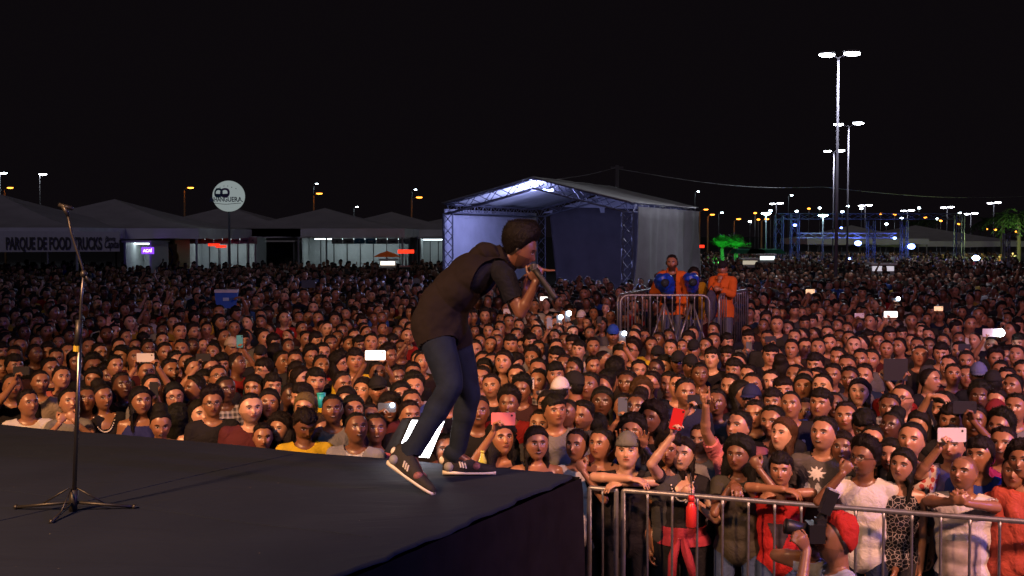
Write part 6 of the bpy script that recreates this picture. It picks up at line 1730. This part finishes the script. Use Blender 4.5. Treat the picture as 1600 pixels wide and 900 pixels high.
for (px_, py_, H, yaw, sk, sh, q) in SPOTS:
    lod = 0 if py_ < 23 else 1 if py_ < 42 else 2
    if q is not None and lod == 1: lod = 0
    ci = rs_.randrange(8) if rs_.random() > .05 or q is not None else rs_.choice((8, 9))
    if q is not None:
        cand = [i for i, c in enumerate(combos) if c[0] is q['fem']]; same = [i for i in cand if combos[i][3] == q['hair']]; ci = rs_.choice(same or cand)
    v, l, t, m, h = LOD[lod][ci]; s = H/1.585; tl_ = rs_.gauss(0, .055); v = np.stack([v[:, 0]+(v[:, 2]-1.585)*tl_*(v[:, 2] > 0), v[:, 1], v[:, 2]], 1); a = R(yaw)+math.atan2(-px_, py_); w = v*np.array((s*rs_.uniform(.95, 1.04), s, s)); ca, sa_ = math.cos(a), math.sin(a)
    w = np.stack([w[:, 0]*ca-w[:, 1]*sa_+px_, w[:, 0]*sa_+w[:, 1]*ca+py_, w[:, 2]], 1)
    Vs.append(w); Ls.append(l+n); Ts.append(t); Ms.append(m); HPs.append(h); n += len(v); k = rs_.uniform(.85, 1.15)
    Ss.append(np.tile(tuple(c*k for c in sk)+(rs_.choice([0, 0, .5]) if combos[ci][0] is not True else 0,), (len(v), 1))); Cs.append(np.tile(sh+(1,), (len(v), 1)))
V = np.concatenate(Vs); L_ = np.concatenate(Ls); T_ = np.concatenate(Ts); st_ = np.concatenate([[0], np.cumsum(T_)[:-1]])
me = mesh_from(V, L_, st_, T_, 'crowd', M_SKIN_G, np.concatenate(HPs)); me.materials.append(M_CLOTH_G); me.materials.append(M_HAIR_G)
me.polygons.foreach_set('material_index', np.concatenate(Ms).astype(np.int32))
for nm_, arr in (('skin', Ss), ('cloth', Cs)):
    at = me.attributes.new(nm_, 'FLOAT_COLOR', 'POINT'); at.data.foreach_set('color', np.concatenate(arr).astype(np.float32).ravel())
tag(link('crowd', me), 'dense dim mass of spectators stretching back to the tents', 'crowd', kind='stuff')
print('IND', len(IND), 'SPOTS', len(SPOTS), 'verts', len(V))
# ------------------------------------------------------------ the singer
def color(o, c, a=1): o.color = tuple(c)+(a,); return o
SX = at_depth(690, 505, 7.85); sroot = Vector((SX.x, SX.y, STZ))
def sj(x, y, Y): return tuple(at_depth(x, y, Y)-sroot)
SJ = dict(pelvis=sj(690, 507, 7.84), waist=sj(697, 473, 7.85), chest=sj(733, 435, 7.85), neck=sj(775, 406, 7.85), head=sj(814, 391, 7.84), sa=sj(789, 434, 7.70), sb=sj(786, 430, 8.0),
    ha=sj(681, 524, 7.76), hb=sj(708, 528, 7.94), ka=sj(704, 604, 7.62), kb=sj(732, 616, 7.98), aa=sj(641, 711, 7.58), ab=sj(713, 711, 8.02), ta=sj(660, 752, 7.50), tb=sj(750, 733, 8.04))
SR = headrot(84, -22)
sarms = {'a': (sj(813, 490, 7.66), sj(838, 441, 7.62), sj(840, 416, 7.62)-np.array(sj(838, 441, 7.62)), (-0.25, 0.9, 0.2), 'mic'),
         'b': (sj(806, 487, 8.02), sj(820, 452, 7.92), (0.25, -0.1, 1), (0.6, -0.6, 0.2), 'grip')}
SF = figure(SJ, SR, False, 1.0, sarms, voxel=0.006, sm=5, hscale=1.02, sc_hand=1.12)
sg_ = thing('person', 'singer bent forward over a microphone in a dark sleeveless hoodie, jeans and black sneakers', 'man', sroot)
b = link('body', body_data(SF), sg_); b.color = (.15, .068, .044, .75); b['mouth'] = 1.0; b['bald'] = 0.0
hm = bpy.data.meshes.new('hair_tall'); hv, hf = hair_mesh('tall', 3, 110, 80); hm.from_pydata(hv.tolist(), [], hf); hm.polygons.foreach_set('use_smooth', np.ones(len(hm.polygons), bool)); 
_rg = np.random.RandomState(9); _Vh = np.asarray(hv); _r0 = np.linalg.norm(_Vh, axis=1); _hd, _ = head_mesh(110, 80); _ok = np.where(_r0 > np.linalg.norm(_hd, axis=1)+.004)[0]
bpy.data.meshes.remove(hm); mbh = MB(); mbh.add(hv, hf); _Vc = []; _Fc = []
for _i in _rg.choice(_ok, 5200):
    _p = _Vh[_i]+_rg.randn(3)*.0015; _n = unit(_p); _t = unit(np.cross(_n, _rg.randn(3))); _l = _rg.uniform(.006, .015); _k = len(_Vc); _Vc += [_p-_n*.004-_t*.0011, _p-_n*.004+_t*.0011, _p+_n*_l+_t*_rg.uniform(-.006, .006)]; _Fc.append((_k, _k+1, _k+2))
mbh.add(_Vc, _Fc); hm = mbh.mesh('hair_tall', M_HAIR, True)
h = link('hair', hm, sg_); h.matrix_local = Matrix.Translation(Vector(SF['hc'])) @ Matrix(SF['HR'].tolist()).to_4x4(); h.color = (.0045, .003, .003, 1)
me, _ = garment(SF, shirt_mask(SF, .62), .020, M_CLOTH[None], 'tee', seed=2); color(link('shirt', me, sg_), (.006, .007, .014))
V = SF['V']; sh = np.array(SJ['sa']); upS = unit(np.array(SJ['neck'])-np.array(SJ['chest']))
msk = ((SF['bone'] == 'torso') | (SF['bone'] == 'clav')); msk |= (SF['bone'] == 'thigh') & (SF['t'] < .10)
for k, s0 in (('a', SJ['sa']), ('b', SJ['sb'])):
    q = V-np.array(s0)-upS*-0.07; msk &= ~(np.sqrt((q @ upS/0.150)**2+((q-np.outer(q @ upS, upS)) ** 2).sum(1)/0.125**2) < 1)
msk &= ~((SF['bone'] == 'uarm') | (SF['bone'] == 'farm'))
back = np.clip((SF['N'] @ np.array((-1, 0, .2))), 0, 1); t_ = np.array(SJ['pelvis']); low = np.clip(1-np.linalg.norm(V-t_, axis=1)/0.35, 0, 1)
m_hoodie = plain('hoodie_cloth', (.012, .0092, .010), .9, noise=.25, scale=5, bump=1.0, bscale=6, spec=.15); _nb = [n for n in m_hoodie.node_tree.nodes if n.type == 'BUMP'][0]; _nb.inputs['Distance'].default_value = .05
me, _ = garment(SF, msk, .040, m_hoodie, 'hoodie', seed=4, wav=.010, extra=0.030*low+0.015*back, sm=70); hd_ = color(link('hoodie', me, sg_), (.017, .0125, .013))
mb = MB(); c_ = sj(764, 392, 7.85); fr_ = frame(unit(np.array(SJ['neck'])-np.array(SJ['chest'])), (0, 1, 0))
mb.sphere(sj(758, 397, 7.85), (0.125, 0.085, 0.060), 18, 12, rot=fr_); mb.sphere(sj(773, 396, 7.84), (0.105, 0.085, 0.045), 18, 12, rot=fr_); mb.sphere(sj(748, 401, 7.85), (0.105, 0.070, 0.075), 18, 12, rot=fr_)
hV, hL, hS, hT = modified(mb.verts(), mb.f, 'REMESH', mode='VOXEL', voxel_size=0.007, adaptivity=0); hV = smooth(hV, hL, hS, hT, np.full(len(hV), .5), 8)
hV = hV+0.006*np.sin(hV @ np.array((60, 20, 35)))[:, None]*unit((1, 0, 1)); color(link('hood', mesh_from(hV, hL, hS, hT, 'hood', m_hoodie), hd_), (.017, .0125, .013))
m_jean = plain('denim', (.008, .015, .034), 0.85, noise=0.35, scale=9, bump=0.35, bscale=14, spec=0.2)
pm = pants_mask(SF, 1.01) | ((SF['bone'] == 'foot') & (SF['t'] < .12)); me, _ = garment(SF, pm, .020, m_jean, 'jeans', sm=24, seed=6, wav=.008, extra=np.where(SF['bone'] == 'thigh', .024-.014*SF['t'], 0)+np.where(SF['bone'] == 'torso', .026, 0)+np.where(SF['bone'] == 'shin', .008, 0)); jn = link('jeans', me, sg_)
m_blackk = plain('knit_black', (.010, .010, .012), 0.8, bump=.3, bscale=90); m_sole = plain('sole_white', (.62, .60, .56), 0.55, noise=.06); m_gr = plain('sneaker_grey', (.20, .21, .24), .7); m_fl = plain('sneaker_flower', (.18, .07, .08), .7, noise=.45, scale=60)
def sneaker(heel, toe, up, par):
    heel = np.array(heel); toe = np.array(toe); L_ = np.linalg.norm(toe-heel); d = (toe-heel)/L_; up = np.array(up); up = unit(up-d*(up @ d)); lat = np.cross(up, d)
    st_ = [(-.02, .022, .12, .0), (.06, .040, .150, .0), (.22, .045, .148, .0), (.42, .045, .105, .0), (.62, .047, .062, .0), (.80, .046, .046, 0), (.93, .036, .034, 0), (1.0, .016, .020, 0)]
    n = 14
    def loft(fn):
        Vv = []
        for (t, w, hgt, _) in st_:
            for k in range(n):
                a = 2*math.pi*k/n; x, z = fn(t, w, hgt, a); Vv.append(heel+d*(t*L_)+lat*x+up*z)
        F = [(i*n+k, i*n+(k+1) % n, (i+1)*n+(k+1) % n, (i+1)*n+k) for i in range(len(st_)-1) for k in range(n)]+[tuple(range(n))[::-1], tuple(range((len(st_)-1)*n, len(st_)*n))]
        return Vv, F
    mb = MB(); mb.add(*loft(lambda t, w, h_, a: (math.cos(a)*w, 0.028+(h_)*max(0, math.sin(a))**.8 if math.sin(a) > 0 else 0.028+0.01*math.sin(a)))); s_ = mb.build('sneaker', m_blackk, par, True)
    mb = MB(); mb.add(*loft(lambda t, w, h_, a: (math.cos(a)*(w+.006), (0.017 if t > .3 else 0.022+.010*(0.3-t))+math.sin(a)*(0.016 if t > .3 else 0.022)))); mb.build('sole', m_sole, s_, True)
    P_ = lambda t, x, z: heel+d*(t*L_)+lat*x+up*z
    for sgn in (-1, 1):
        for k in range(3):
            mb = MB(); a = P_(.30+.05*k, sgn*.043, .098-.004*k); bq_ = P_(.33+.05*k, sgn*.0455, .060-.004*k); mb.tube([a, bq_], 0.0055, 5); mb.build('stripe', m_sole, s_)
        mb = MB(); mb.sphere(P_(.10, sgn*.030, .062), (.034, .034, .034), 10, 8); mb.build('heel_panel', m_gr, s_, True)
        mb = MB(); mb.sphere(P_(.62, sgn*.022, .060), (.034, .030, .028), 10, 8); mb.build('patterned_panel', m_fl, s_, True)
    mb = MB(); mb.sphere(P_(-.01, 0, .10), (.026, .026, .03), 10, 8); mb.build('pull_tab', m_sole, s_, True)
h1 = sj(606, 728, 7.60); t1_ = sj(676, 776, 7.42); sneaker(h1, t1_, (.45, 0, .9), jn)
z0 = 0.004; h2 = np.array(sj(693, 738, 8.02)); t2_ = np.array(sj(775, 741, 8.04)); h2[2] = z0; t2_[2] = z0; sneaker(h2, t2_, (0, 0, 1), jn)
# microphone in his hand
p0 = Vector(at_depth(834, 418, 7.60)); p1_ = Vector(at_depth(869, 468, 7.55)); mc = thing('microphone', 'black handheld microphone gripped by the bent singer', 'microphone', p0); dv = p1_-p0
mb = MB(); mb.tube([tuple(dv*.05), tuple(dv*.30), tuple(dv*.92), tuple(dv)], [.021, .019, .022, .019], 14); mb.build('handle', plain('mic_black', (.008, .008, .010), .55), mc, True)
mb = MB(); mb.sphere((0, 0, 0), .027, 14, 10); mb.build('grille', plain('mic_mesh', (.12, .12, .12), .4, .8, bump=.6, bscale=300), mc, True)

# ------------------------------------------------------------ camera crew on the platform
m_or = (.62, .13, .02)
def crew(label, x, y, Y, yaw, hair, skin, jacket, arms_px, cap=None, beard=0, pitch=0, jeans=(.10, .12, .16), drop_to=None, group=None, glasses=False, zbase=PZ, cat='man', open_=True):
    p = at_depth(x, y, Y); Hh = p.z-zbase; s = Hh/1.585; rz = R(yaw)+math.atan2(-p.x, p.y); J = default_joints(); hw_ = Matrix.Rotation(rz, 3, 'Z') @ Vector((0, -.02*s, 0)); loc = Vector((p.x-hw_.x, p.y-hw_.y, zbase)); arms = {}
    for a, (tx, ty, dy, st, hd) in arms_px.items():
        sg = -1 if a == 'a' else 1; tg = local(at_depth(tx, ty, Y+dy), loc, rz, s); S0 = np.array(J['s'+a]); hd = unit(hd); el, wr = ik(S0, tg-hd*.085, .285, .25, (sg*.8, .1, -1)); arms[a] = (el, wr, hd, {'fist': (0, 1, .2)}.get(st, (-sg, -.3, 0)), st)
    F = figure(J, headrot(0, pitch), False, 1.06, arms, voxel=.008); t = thing('person', label, cat, loc, rz, group); t.scale = (s, s, s)
    b = link('body', body_data(F), t); b.color = SKIN[skin]+(beard,); b['mouth'] = 0.0; b['bald'] = 0.0; M = Matrix.Translation(Vector(F['hc'])) @ Matrix(F['HR'].tolist()).to_4x4()
    h = link('hair', hair_data(hair), t); h.matrix_local = M; h.color = (.012, .009, .008, 1)
    if cap: c = link('cap', cap_data(False), t); c.matrix_local = M; c.color = cap+(1,)
    me, _ = garment(F, shirt_mask(F, .5), .014, M_CLOTH[None], 'shirt'); color(link('shirt', me, t), (.014, .013, .015))
    m = (F['bone'] == 'torso') | (F['bone'] == 'clav') | (F['bone'] == 'uarm') | ((F['bone'] == 'farm') & (F['t'] < .88)) | ((F['bone'] == 'thigh') & (F['t'] < .25))
    if open_: m &= ~((np.abs(F['V'][:, 0]) < .065) & (F['V'][:, 1] < 0) & ((F['bone'] == 'torso')))
    me, _ = garment(F, m, .034, M_CLOTH[None], 'jacket', wav=.008, extra=0*F['t']); color(link('jacket', me, t), jacket)
    me, _ = garment(F, pants_mask(F), .012, M_CLOTH[None], 'jeans'); color(link('jeans', me, t), jeans); return t, M, F
gC = 'camera crew on the platform'
t_, M_, F_ = crew('bearded camera operator in an open orange jacket standing tallest on the platform', 1050, 411, PY+.45, -8, 'short', 3, m_or, {'a': (1040, 447, -.15, 'grip', (0, -.6, .5))}, beard=.95, group=gC)
mb = MB(); mb.tube([(math.cos(a)*.083, .01, math.sin(a)*.135) for a in [R(10+16*k) for k in range(11)]], .006, 6); mb.sphere((.083, .01, .0), (.018, .032, .038), 10, 8); mb.sphere((-.083, .01, .0), (.018, .032, .038), 10, 8); hp_ = mb.build('headset', m_blk, t_, True); hp_.matrix_local = M_
crew('camera operator in a yellow jacket hidden behind the second covered camera', 1084, 430, PY+.75, 10, 'curly', 3, (.42, .24, .01), {}, group=gC)
crew('capped camera operator in a closed orange jacket with a hand over his mouth', 1129, 420, PY+.55, -15, 'buzz', 3, m_or, {'a': (1126, 431, -.12, 'fist', (.1, .3, .9)), 'b': (1117, 452, -.3, 'grip', (-.9, -.3, 0))}, cap=(.015, .014, .016), group=gC, open_=False)
m_bluep = plain('blue_plastic_cover', (.01, .05, .42), 0.35, noise=.3, scale=14, bump=.5, bscale=9)
def covered_camera(label, x, y, Y, sc, tail):
    c = at_depth(x, y, Y); t = thing('television_camera', label, 'camera', (c.x, c.y, PZ), 0, 'television cameras under blue plastic'); z = c.z-PZ; mb = MB()
    mb.sphere((0, 0, z), (.145*sc, .20, .135), 16, 12); mb.sphere((.05*tail, .05, z-.07), (.12*sc, .16, .12), 16, 12); mb.sphere((.07*tail, .08, z-.17), (.075*sc, .10, .10), 14, 10); mb.sphere((-.05, -.08, z+.05), (.10, .14, .08), 14, 10)
    v, l, s_, tt_ = modified(mb.verts(), mb.f, 'REMESH', mode='VOXEL', voxel_size=.012, adaptivity=0); v = v+(.010*np.sin(v @ np.array((35, 20, 12))+2)+.005*np.sin(v @ np.array((-20, 40, 60))))[:, None]*normals(v, l, s_, tt_); link('plastic_cover', mesh_from(v, l, s_, tt_, 'cover', m_bluep), t)
    mb = MB(); mb.tube([(-.02, -.16, z+.0), (-.02, -.27, z+.0)], [.055, .062], 18); ln = mb.build('lens', m_blk, t, True); mb = MB(); mb.tube([(-.02, -.268, z), (-.02, -.274, z)], .045, 16); mb.build('glass', plain('lens_glass', (.03, .04, .05), .08), ln, True)
    mb = MB(); mb.tube([(0, 0, z-.15), (0, 0, z-.32)], .045, 10); mb.build('tripod_head', m_blk, t, True)
    for a in (200, 340, 90):
        mb = MB(); mb.tube([(0, 0, z-.30), (math.cos(R(a))*.34, math.sin(R(a))*.30, .01)], [.018, .014], 8); mb.build('leg', plain('tripod_steel', (.2, .2, .22), .4, .6), t, True)
covered_camera('rain-covered television camera in front of the bearded operator', 1038, 441, PY+.12, 1.05, 1)
covered_camera('rain-covered television camera in front of the yellow jacket operator', 1081, 440, PY+.25, .72, .2)
# wrapped dark bag strapped on the front barrier
c = at_depth(1113, 478, PY-.05); bg_ = thing('bag', 'dark patterned bag hanging inside the platform corner', 'bag', c); mb = MB(); mb.sphere((0, 0.12, 0), (.10, .06, .24), 14, 12); mb.build('pouch', plain('bag_cloth', (.03, .03, .06), .8, noise=.5, scale=30), bg_, True)
mb = MB(); mb.tube([(-.06, .12, .2), (0, .10, .30), (.06, .12, .2)], .012, 6); mb.build('strap', m_blk, bg_, True)

# ------------------------------------------------------------ photographer in the pit
Yp = 6.5; hp0 = at_depth(1304, 846, Yp); hx = hp0.z
J = joints(False, False, 1.0, 1.585-hx); rz = R(-80); hw_ = Matrix.Rotation(rz, 3, 'Z') @ Vector((0, -.02, 0)); loc = Vector((hp0.x-hw_.x, hp0.y-hw_.y, 0))
arms = {}
for a, (tx, ty, Y_, st, hd) in {'b': (1250, 842, Yp-.12, 'grip', (0.3, -.6, .8)), 'a': (1262, 850, Yp+.15, 'grip', (0, -.6, .8))}.items():
    sg = -1 if a == 'a' else 1; tg = local(at_depth(tx, ty, Y_), loc, rz, 1); hd = unit(hd); el, wr = ik(J['s'+a], tg-hd*.085, .285, .25, (sg*.5, .1, -1)); arms[a] = (el, wr, hd, (-sg, -.2, 0), st)
F = figure(J, headrot(0, 10), False, 1.0, arms, voxel=.007); t = thing('person', 'photographer in a red head wrap crouching low in the pit with his camera raised', 'man', loc, rz)
b = link('body', body_data(F), t); b.color = SKIN[3]+(.35,); b['mouth'] = 0.0; b['bald'] = 0.0; M = Matrix.Translation(Vector(F['hc'])) @ Matrix(F['HR'].tolist()).to_4x4()
V, f = hair_mesh('short', 1); V = V*1.05+np.array((0, .012, .012)); k = V[:, 2] > .05; V[:, 2] = np.where(k, .05+(V[:, 2]-.05)*1.25, V[:, 2]); wm = bpy.data.meshes.new('head_wrap'); wm.from_pydata(V.tolist(), [], f); wm.materials.append(M_CLOTH[None]); wm.polygons.foreach_set('use_smooth', np.ones(len(wm.polygons), bool)); o = link('head_wrap', wm, t); o.matrix_local = M; color(o, (.50, .03, .02))
me, _ = garment(F, shirt_mask(F, .6), .016, M_CLOTH[None], 'shirt'); color(link('shirt', me, t), (.42, .46, .58)); me, _ = garment(F, pants_mask(F), .010, M_CLOTH[None], 'trousers'); color(link('trousers', me, t), (.02, .02, .03))
cc_ = at_depth(1273, 828, Yp-.02); cm = thing('photo_camera', 'black photo camera with an upright flash raised to the photographer\'s eye', 'camera', cc_)
mb = MB(); mb.box((0.0, 0, -.01), (.085, .13, .10)); mb.box((0.03, 0, .045), (.05, .07, .04)); mb.build('camera_body', m_blk, cm)
mb = MB(); mb.tube([(-.04, 0, -.005), (-.15, .0, .02), (-.16, 0, .022)], [.036, .042, .042], 16); mb.build('lens', m_blk, cm, True)
mb = MB(); mb.tube([(.03, 0, .06), (.055, 0, .11)], .022, 10); mb.prism([(.02, -.03, .10), (.075, -.03, .08), (.125, -.03, .20), (.065, -.03, .225)], (0, .06, 0)); fl_ = mb.build('flash', m_blk, cm)
mb = MB(); mb.prism([(.070, -.026, .2235), (.122, -.026, .2025), (.125, -.026, .209), (.073, -.026, .230)], (0, .052, 0)); mb.build('diffuser', plain('diffuser', (.45, .45, .5), .4), fl_)

# ------------------------------------------------------------ small things in the crowd
q = at_depth(1080, 800, bar_y(at_depth(1080, 800, 8.3).x)-.05); t = thing('water_bottle', 'red water bottle hanging on a black strap from the barrier rail', 'bottle', q)
m_rb = plain('red_bottle', (.55, .03, .025), .3, noise=.05)
mb = MB(); mb.tube([(0, 0, -.105), (0, 0, -.10), (0, 0, .03), (0, 0, .055), (0, 0, .075)], [.028, .036, .036, .024, .017], 18); mb.build('flask', m_rb, t, True); mb = MB(); mb.tube([(0, 0, .075), (0, 0, .115)], .021, 14); mb.build('cap', m_rb, t, True); mb = MB(); mb.tube([(0, 0, .115), (.005, .03, .22), (0, .055, .26)], .004, 5); mb.build('strap', m_blk, t)
q = at_depth(754, 718, edge_y(at_depth(754, 718, 8).x)+.10); t = thing('squeeze_bottle', 'yellow-green pear-shaped bottle held up at the stage rim by the front sneaker', 'bottle', q); m_yb = plain('lime_plastic', (.50, .52, .08), .35, noise=.05)
mb = MB(); mb.tube([(0, 0, -.05), (0, 0, -.045), (0, 0, -.01), (0, 0, .03), (0, 0, .048)], [.015, .026, .029, .014, .011], 16); mb.build('flask', m_yb, t, True); mb = MB(); mb.tube([(0, 0, .048), (0, 0, .062)], .014, 12); mb.build('cap', plain('lime_cap', (.62, .58, .12), .4), t, True)
for (x, y, lab) in ((502, 626, 'cyan plastic cup raised beside the grinning young man'), ):
    q = at_depth(x, y, at_z(x, y+10, 1.42).y-.2); t = thing('cup', lab, 'cup', q); mb = MB(); mb.tube([(0, 0, -.06), (0, 0, .06)], [.026, .036], 16); mb.build('beaker', plain('cyan_plastic', (.02, .40, .46), .35), t, True); mb = MB(); mb.tube([(0, 0, .058), (0, 0, .066)], .038, 16); mb.build('rim', plain('cyan_rim', (.05, .5, .55), .35), t, True)
q = at_z(371, 481, 1.55); Yc = q.y-.05; q = at_depth(354, 466, Yc); t = thing('cool_box', 'blue cool box with a white lid carried over the crowd', 'cool box', q, R(8)); u_ = Yc/FPX
mb = MB(); mb.prism([(-15*u_, -.12, -15*u_), (15*u_, -.12, -15*u_), (17*u_, -.12, 9*u_), (-17*u_, -.12, 9*u_)], (0, .30, 0)); mb.build('body', plain('cool_blue', (.01, .10, .50), .5), t); mb = MB(); mb.box((0, .03, 11.5*u_), (35*u_, .33, 4.5*u_)); mb.build('lid', plain('cool_white', (.6, .6, .62), .5), t)
mb = MB(); mb.box((0, -.125, -1*u_), (9*u_, .008, 5*u_)); mb.build('badge', plain('cool_badge', (.35, .5, .7), .5), t)
# white print on the dark grey T-shirt (plain burst) and tied jacket, plates of detail on named people
def find(x, y): return next(d for d in IND if int(d['x']) == x and int(d['y']) == y)
def patch(d, test, mat, name, lift=.004):
    me0 = d['shirt'].data; n = len(me0.vertices); V = np.empty(n*3, np.float32); me0.vertices.foreach_get('co', V); V = V.reshape(-1, 3).astype(float)
    ok = test(V); F = [tuple(p.vertices) for p in me0.polygons if all(ok[i] for i in p.vertices)]
    if not F: return
    ids = sorted({i for f in F for i in f}); mp = {i: k for k, i in enumerate(ids)}; V2 = V[ids]+np.array((0, -lift, 0)); me = bpy.data.meshes.new(name); me.from_pydata(V2.tolist(), [], [tuple(mp[i] for i in f) for f in F]); me.materials.append(mat); link(name, me, d['shirt'])
dq = find(1287, 679); zc = dq['S']['F']['J']['chest'][2]
def burst(V):
    u = V[:, 0]+.035; w = V[:, 2]-(zc+.045); r = np.hypot(u, w*1.15); a = np.arctan2(w, u); return (V[:, 1] < -.05) & (r < .052+.014*np.sin(a*9))
patch(dq, burst, m_print, 'print')
for cx in (-.095, -.025, .045): patch(dq, lambda V, cx=cx: (V[:, 1] < -.04) & (np.hypot((V[:, 0]-cx)/.030, (V[:, 2]-(zc-.10))/.085) < 1), plain('mottled_print', (.42, .41, .39), .8, noise=.45, scale=70), 'print')
dq = find(557, 669); _nb = dq['S']['F']['J']['neck']
_sm = plain('striped_shirt', (.42, .42, .50), .8, noise=.4, scale=50); patch(dq, lambda V: (V[:, 1] < -.03) & (np.abs(V[:, 0]-_nb[0]) < .012+.30*np.clip(V[:, 2]-(_nb[2]-.22), 0, .3)) & (V[:, 2] > _nb[2]-.22), _sm, 'striped_shirt')
dq = find(1506, 740); zc2 = dq['S']['F']['J']['chest'][2]; patch(dq, lambda V: (V[:, 1] < -.05) & (np.abs(V[:, 0]) < .12) & (np.abs(V[:, 2]-(zc2-.25)) < .13), plain('faded_print', (.36, .31, .30), .8, noise=.4, scale=18), 'print')
dq = find(1220, 736); zc3 = dq['S']['F']['J']['waist'][2]; patch(dq, lambda V: (V[:, 1] < -.05) & (np.abs(V[:, 0]) < .015+.42*np.clip(V[:, 2]-(zc3-.07), 0, .2)) & (V[:, 2] > zc3-.07) & (V[:, 2] < zc3+.13), plain('dark_print', (.03, .02, .025), .8), 'print')
dq = find(1154, 668); zc4 = dq['S']['F']['J']['chest'][2]; patch(dq, lambda V: (V[:, 1] < -.05) & (np.abs(V[:, 0]-.01) < .055) & (np.abs(V[:, 2]-(zc4-.03)) < .13), plain('grey_print', (.25, .2, .25), .8, noise=.6, scale=40), 'print')
dq = find(1236, 633); zc5 = dq['S']['F']['J']['chest'][2]; patch(dq, lambda V: (V[:, 1] < -.05) & (np.hypot(V[:, 0]+-.07, V[:, 2]-(zc5+.02)) < .022), plain('gold_badge', (.4, .34, .2), .6), 'badge')
dq = find(1180, 648)
for dz_ in (0.0, .022, .044): patch(dq, lambda V, dz_=dz_: (np.abs(V[:, 0]) > .07) & (np.abs(V[:, 2]-(dq['S']['F']['J']['neck'][2]-.035-dz_)-(-.25*(np.abs(V[:, 0])-.10))) < .006) & (V[:, 1] < 0), m_print, 'stripe')
dq = find(1067, 711); Fq = dq['S']['F']; zw = Fq['J']['pelvis'][2]
me, _ = garment(Fq, (Fq['bone'] == 'torso') & (np.abs(Fq['V'][:, 2]-(zw+.07)) < .075), .042, M_CLOTH[None], 'tied_jacket', wav=.012, extra=0*Fq['t']); tj = color(link('tied_jacket', me, dq['root']), (.30, .03, .05))
mb = MB(); mb.tube([(-.02, -.17, zw+.07), (-.06, -.19, zw-.06), (-.07, -.18, zw-.28)], [.03, .035, .03], 8); color(mb.build('sleeve', M_CLOTH[None], tj, True), (.30, .03, .05)); mb = MB(); mb.tube([(.0, -.17, zw+.07), (.05, -.19, zw-.05), (.10, -.18, zw-.22)], [.03, .035, .028], 8); color(mb.build('sleeve', M_CLOTH[None], tj, True), (.30, .03, .05))
# beads on two necklines
def beads(d, n, w, dz):
    F = d['S']['F']; mb = MB(); nb = F['J']['neck']
    for k in range(n):
        u = -1+2*k/(n-1); x = u*w; z = nb[2]-.02-dz*(1-u*u)**.7; 
        sel = (np.abs(F['V'][:, 0]-nb[0]-x) < .014) & (np.abs(F['V'][:, 2]-z) < .016) & (F['V'][:, 1] < 0)
        y = F['V'][sel, 1].min()-.022 if sel.any() else -.12
        mb.sphere((nb[0]+x, y, z), .0065, 6, 5)
    mb.build('beads', plain('pearl', (.7, .66, .62), .3), d['shirt'])
beads(find(160, 620), 21, .09, .13); beads(find(1067, 711), 25, .085, .15)
point('side_stage_blue', tuple(TP+TF*3.2+TS*1.2+Vector((0, 0, 3.85))), (0.38, 0.44, 1.0), 680, 0.15)
for (x, Y, zt, e) in ((1310, 38, 8.4, 900), (1326, 62, 8.4, 900), (1303, 82, 8.4, 900)):
    p = at_depth(x, 367, Y); spot('lamp_post_light', (p.x, Y-.4, zt), (p.x-2, Y-4, 0), (.85, .88, 1.0), e, 150, .3)
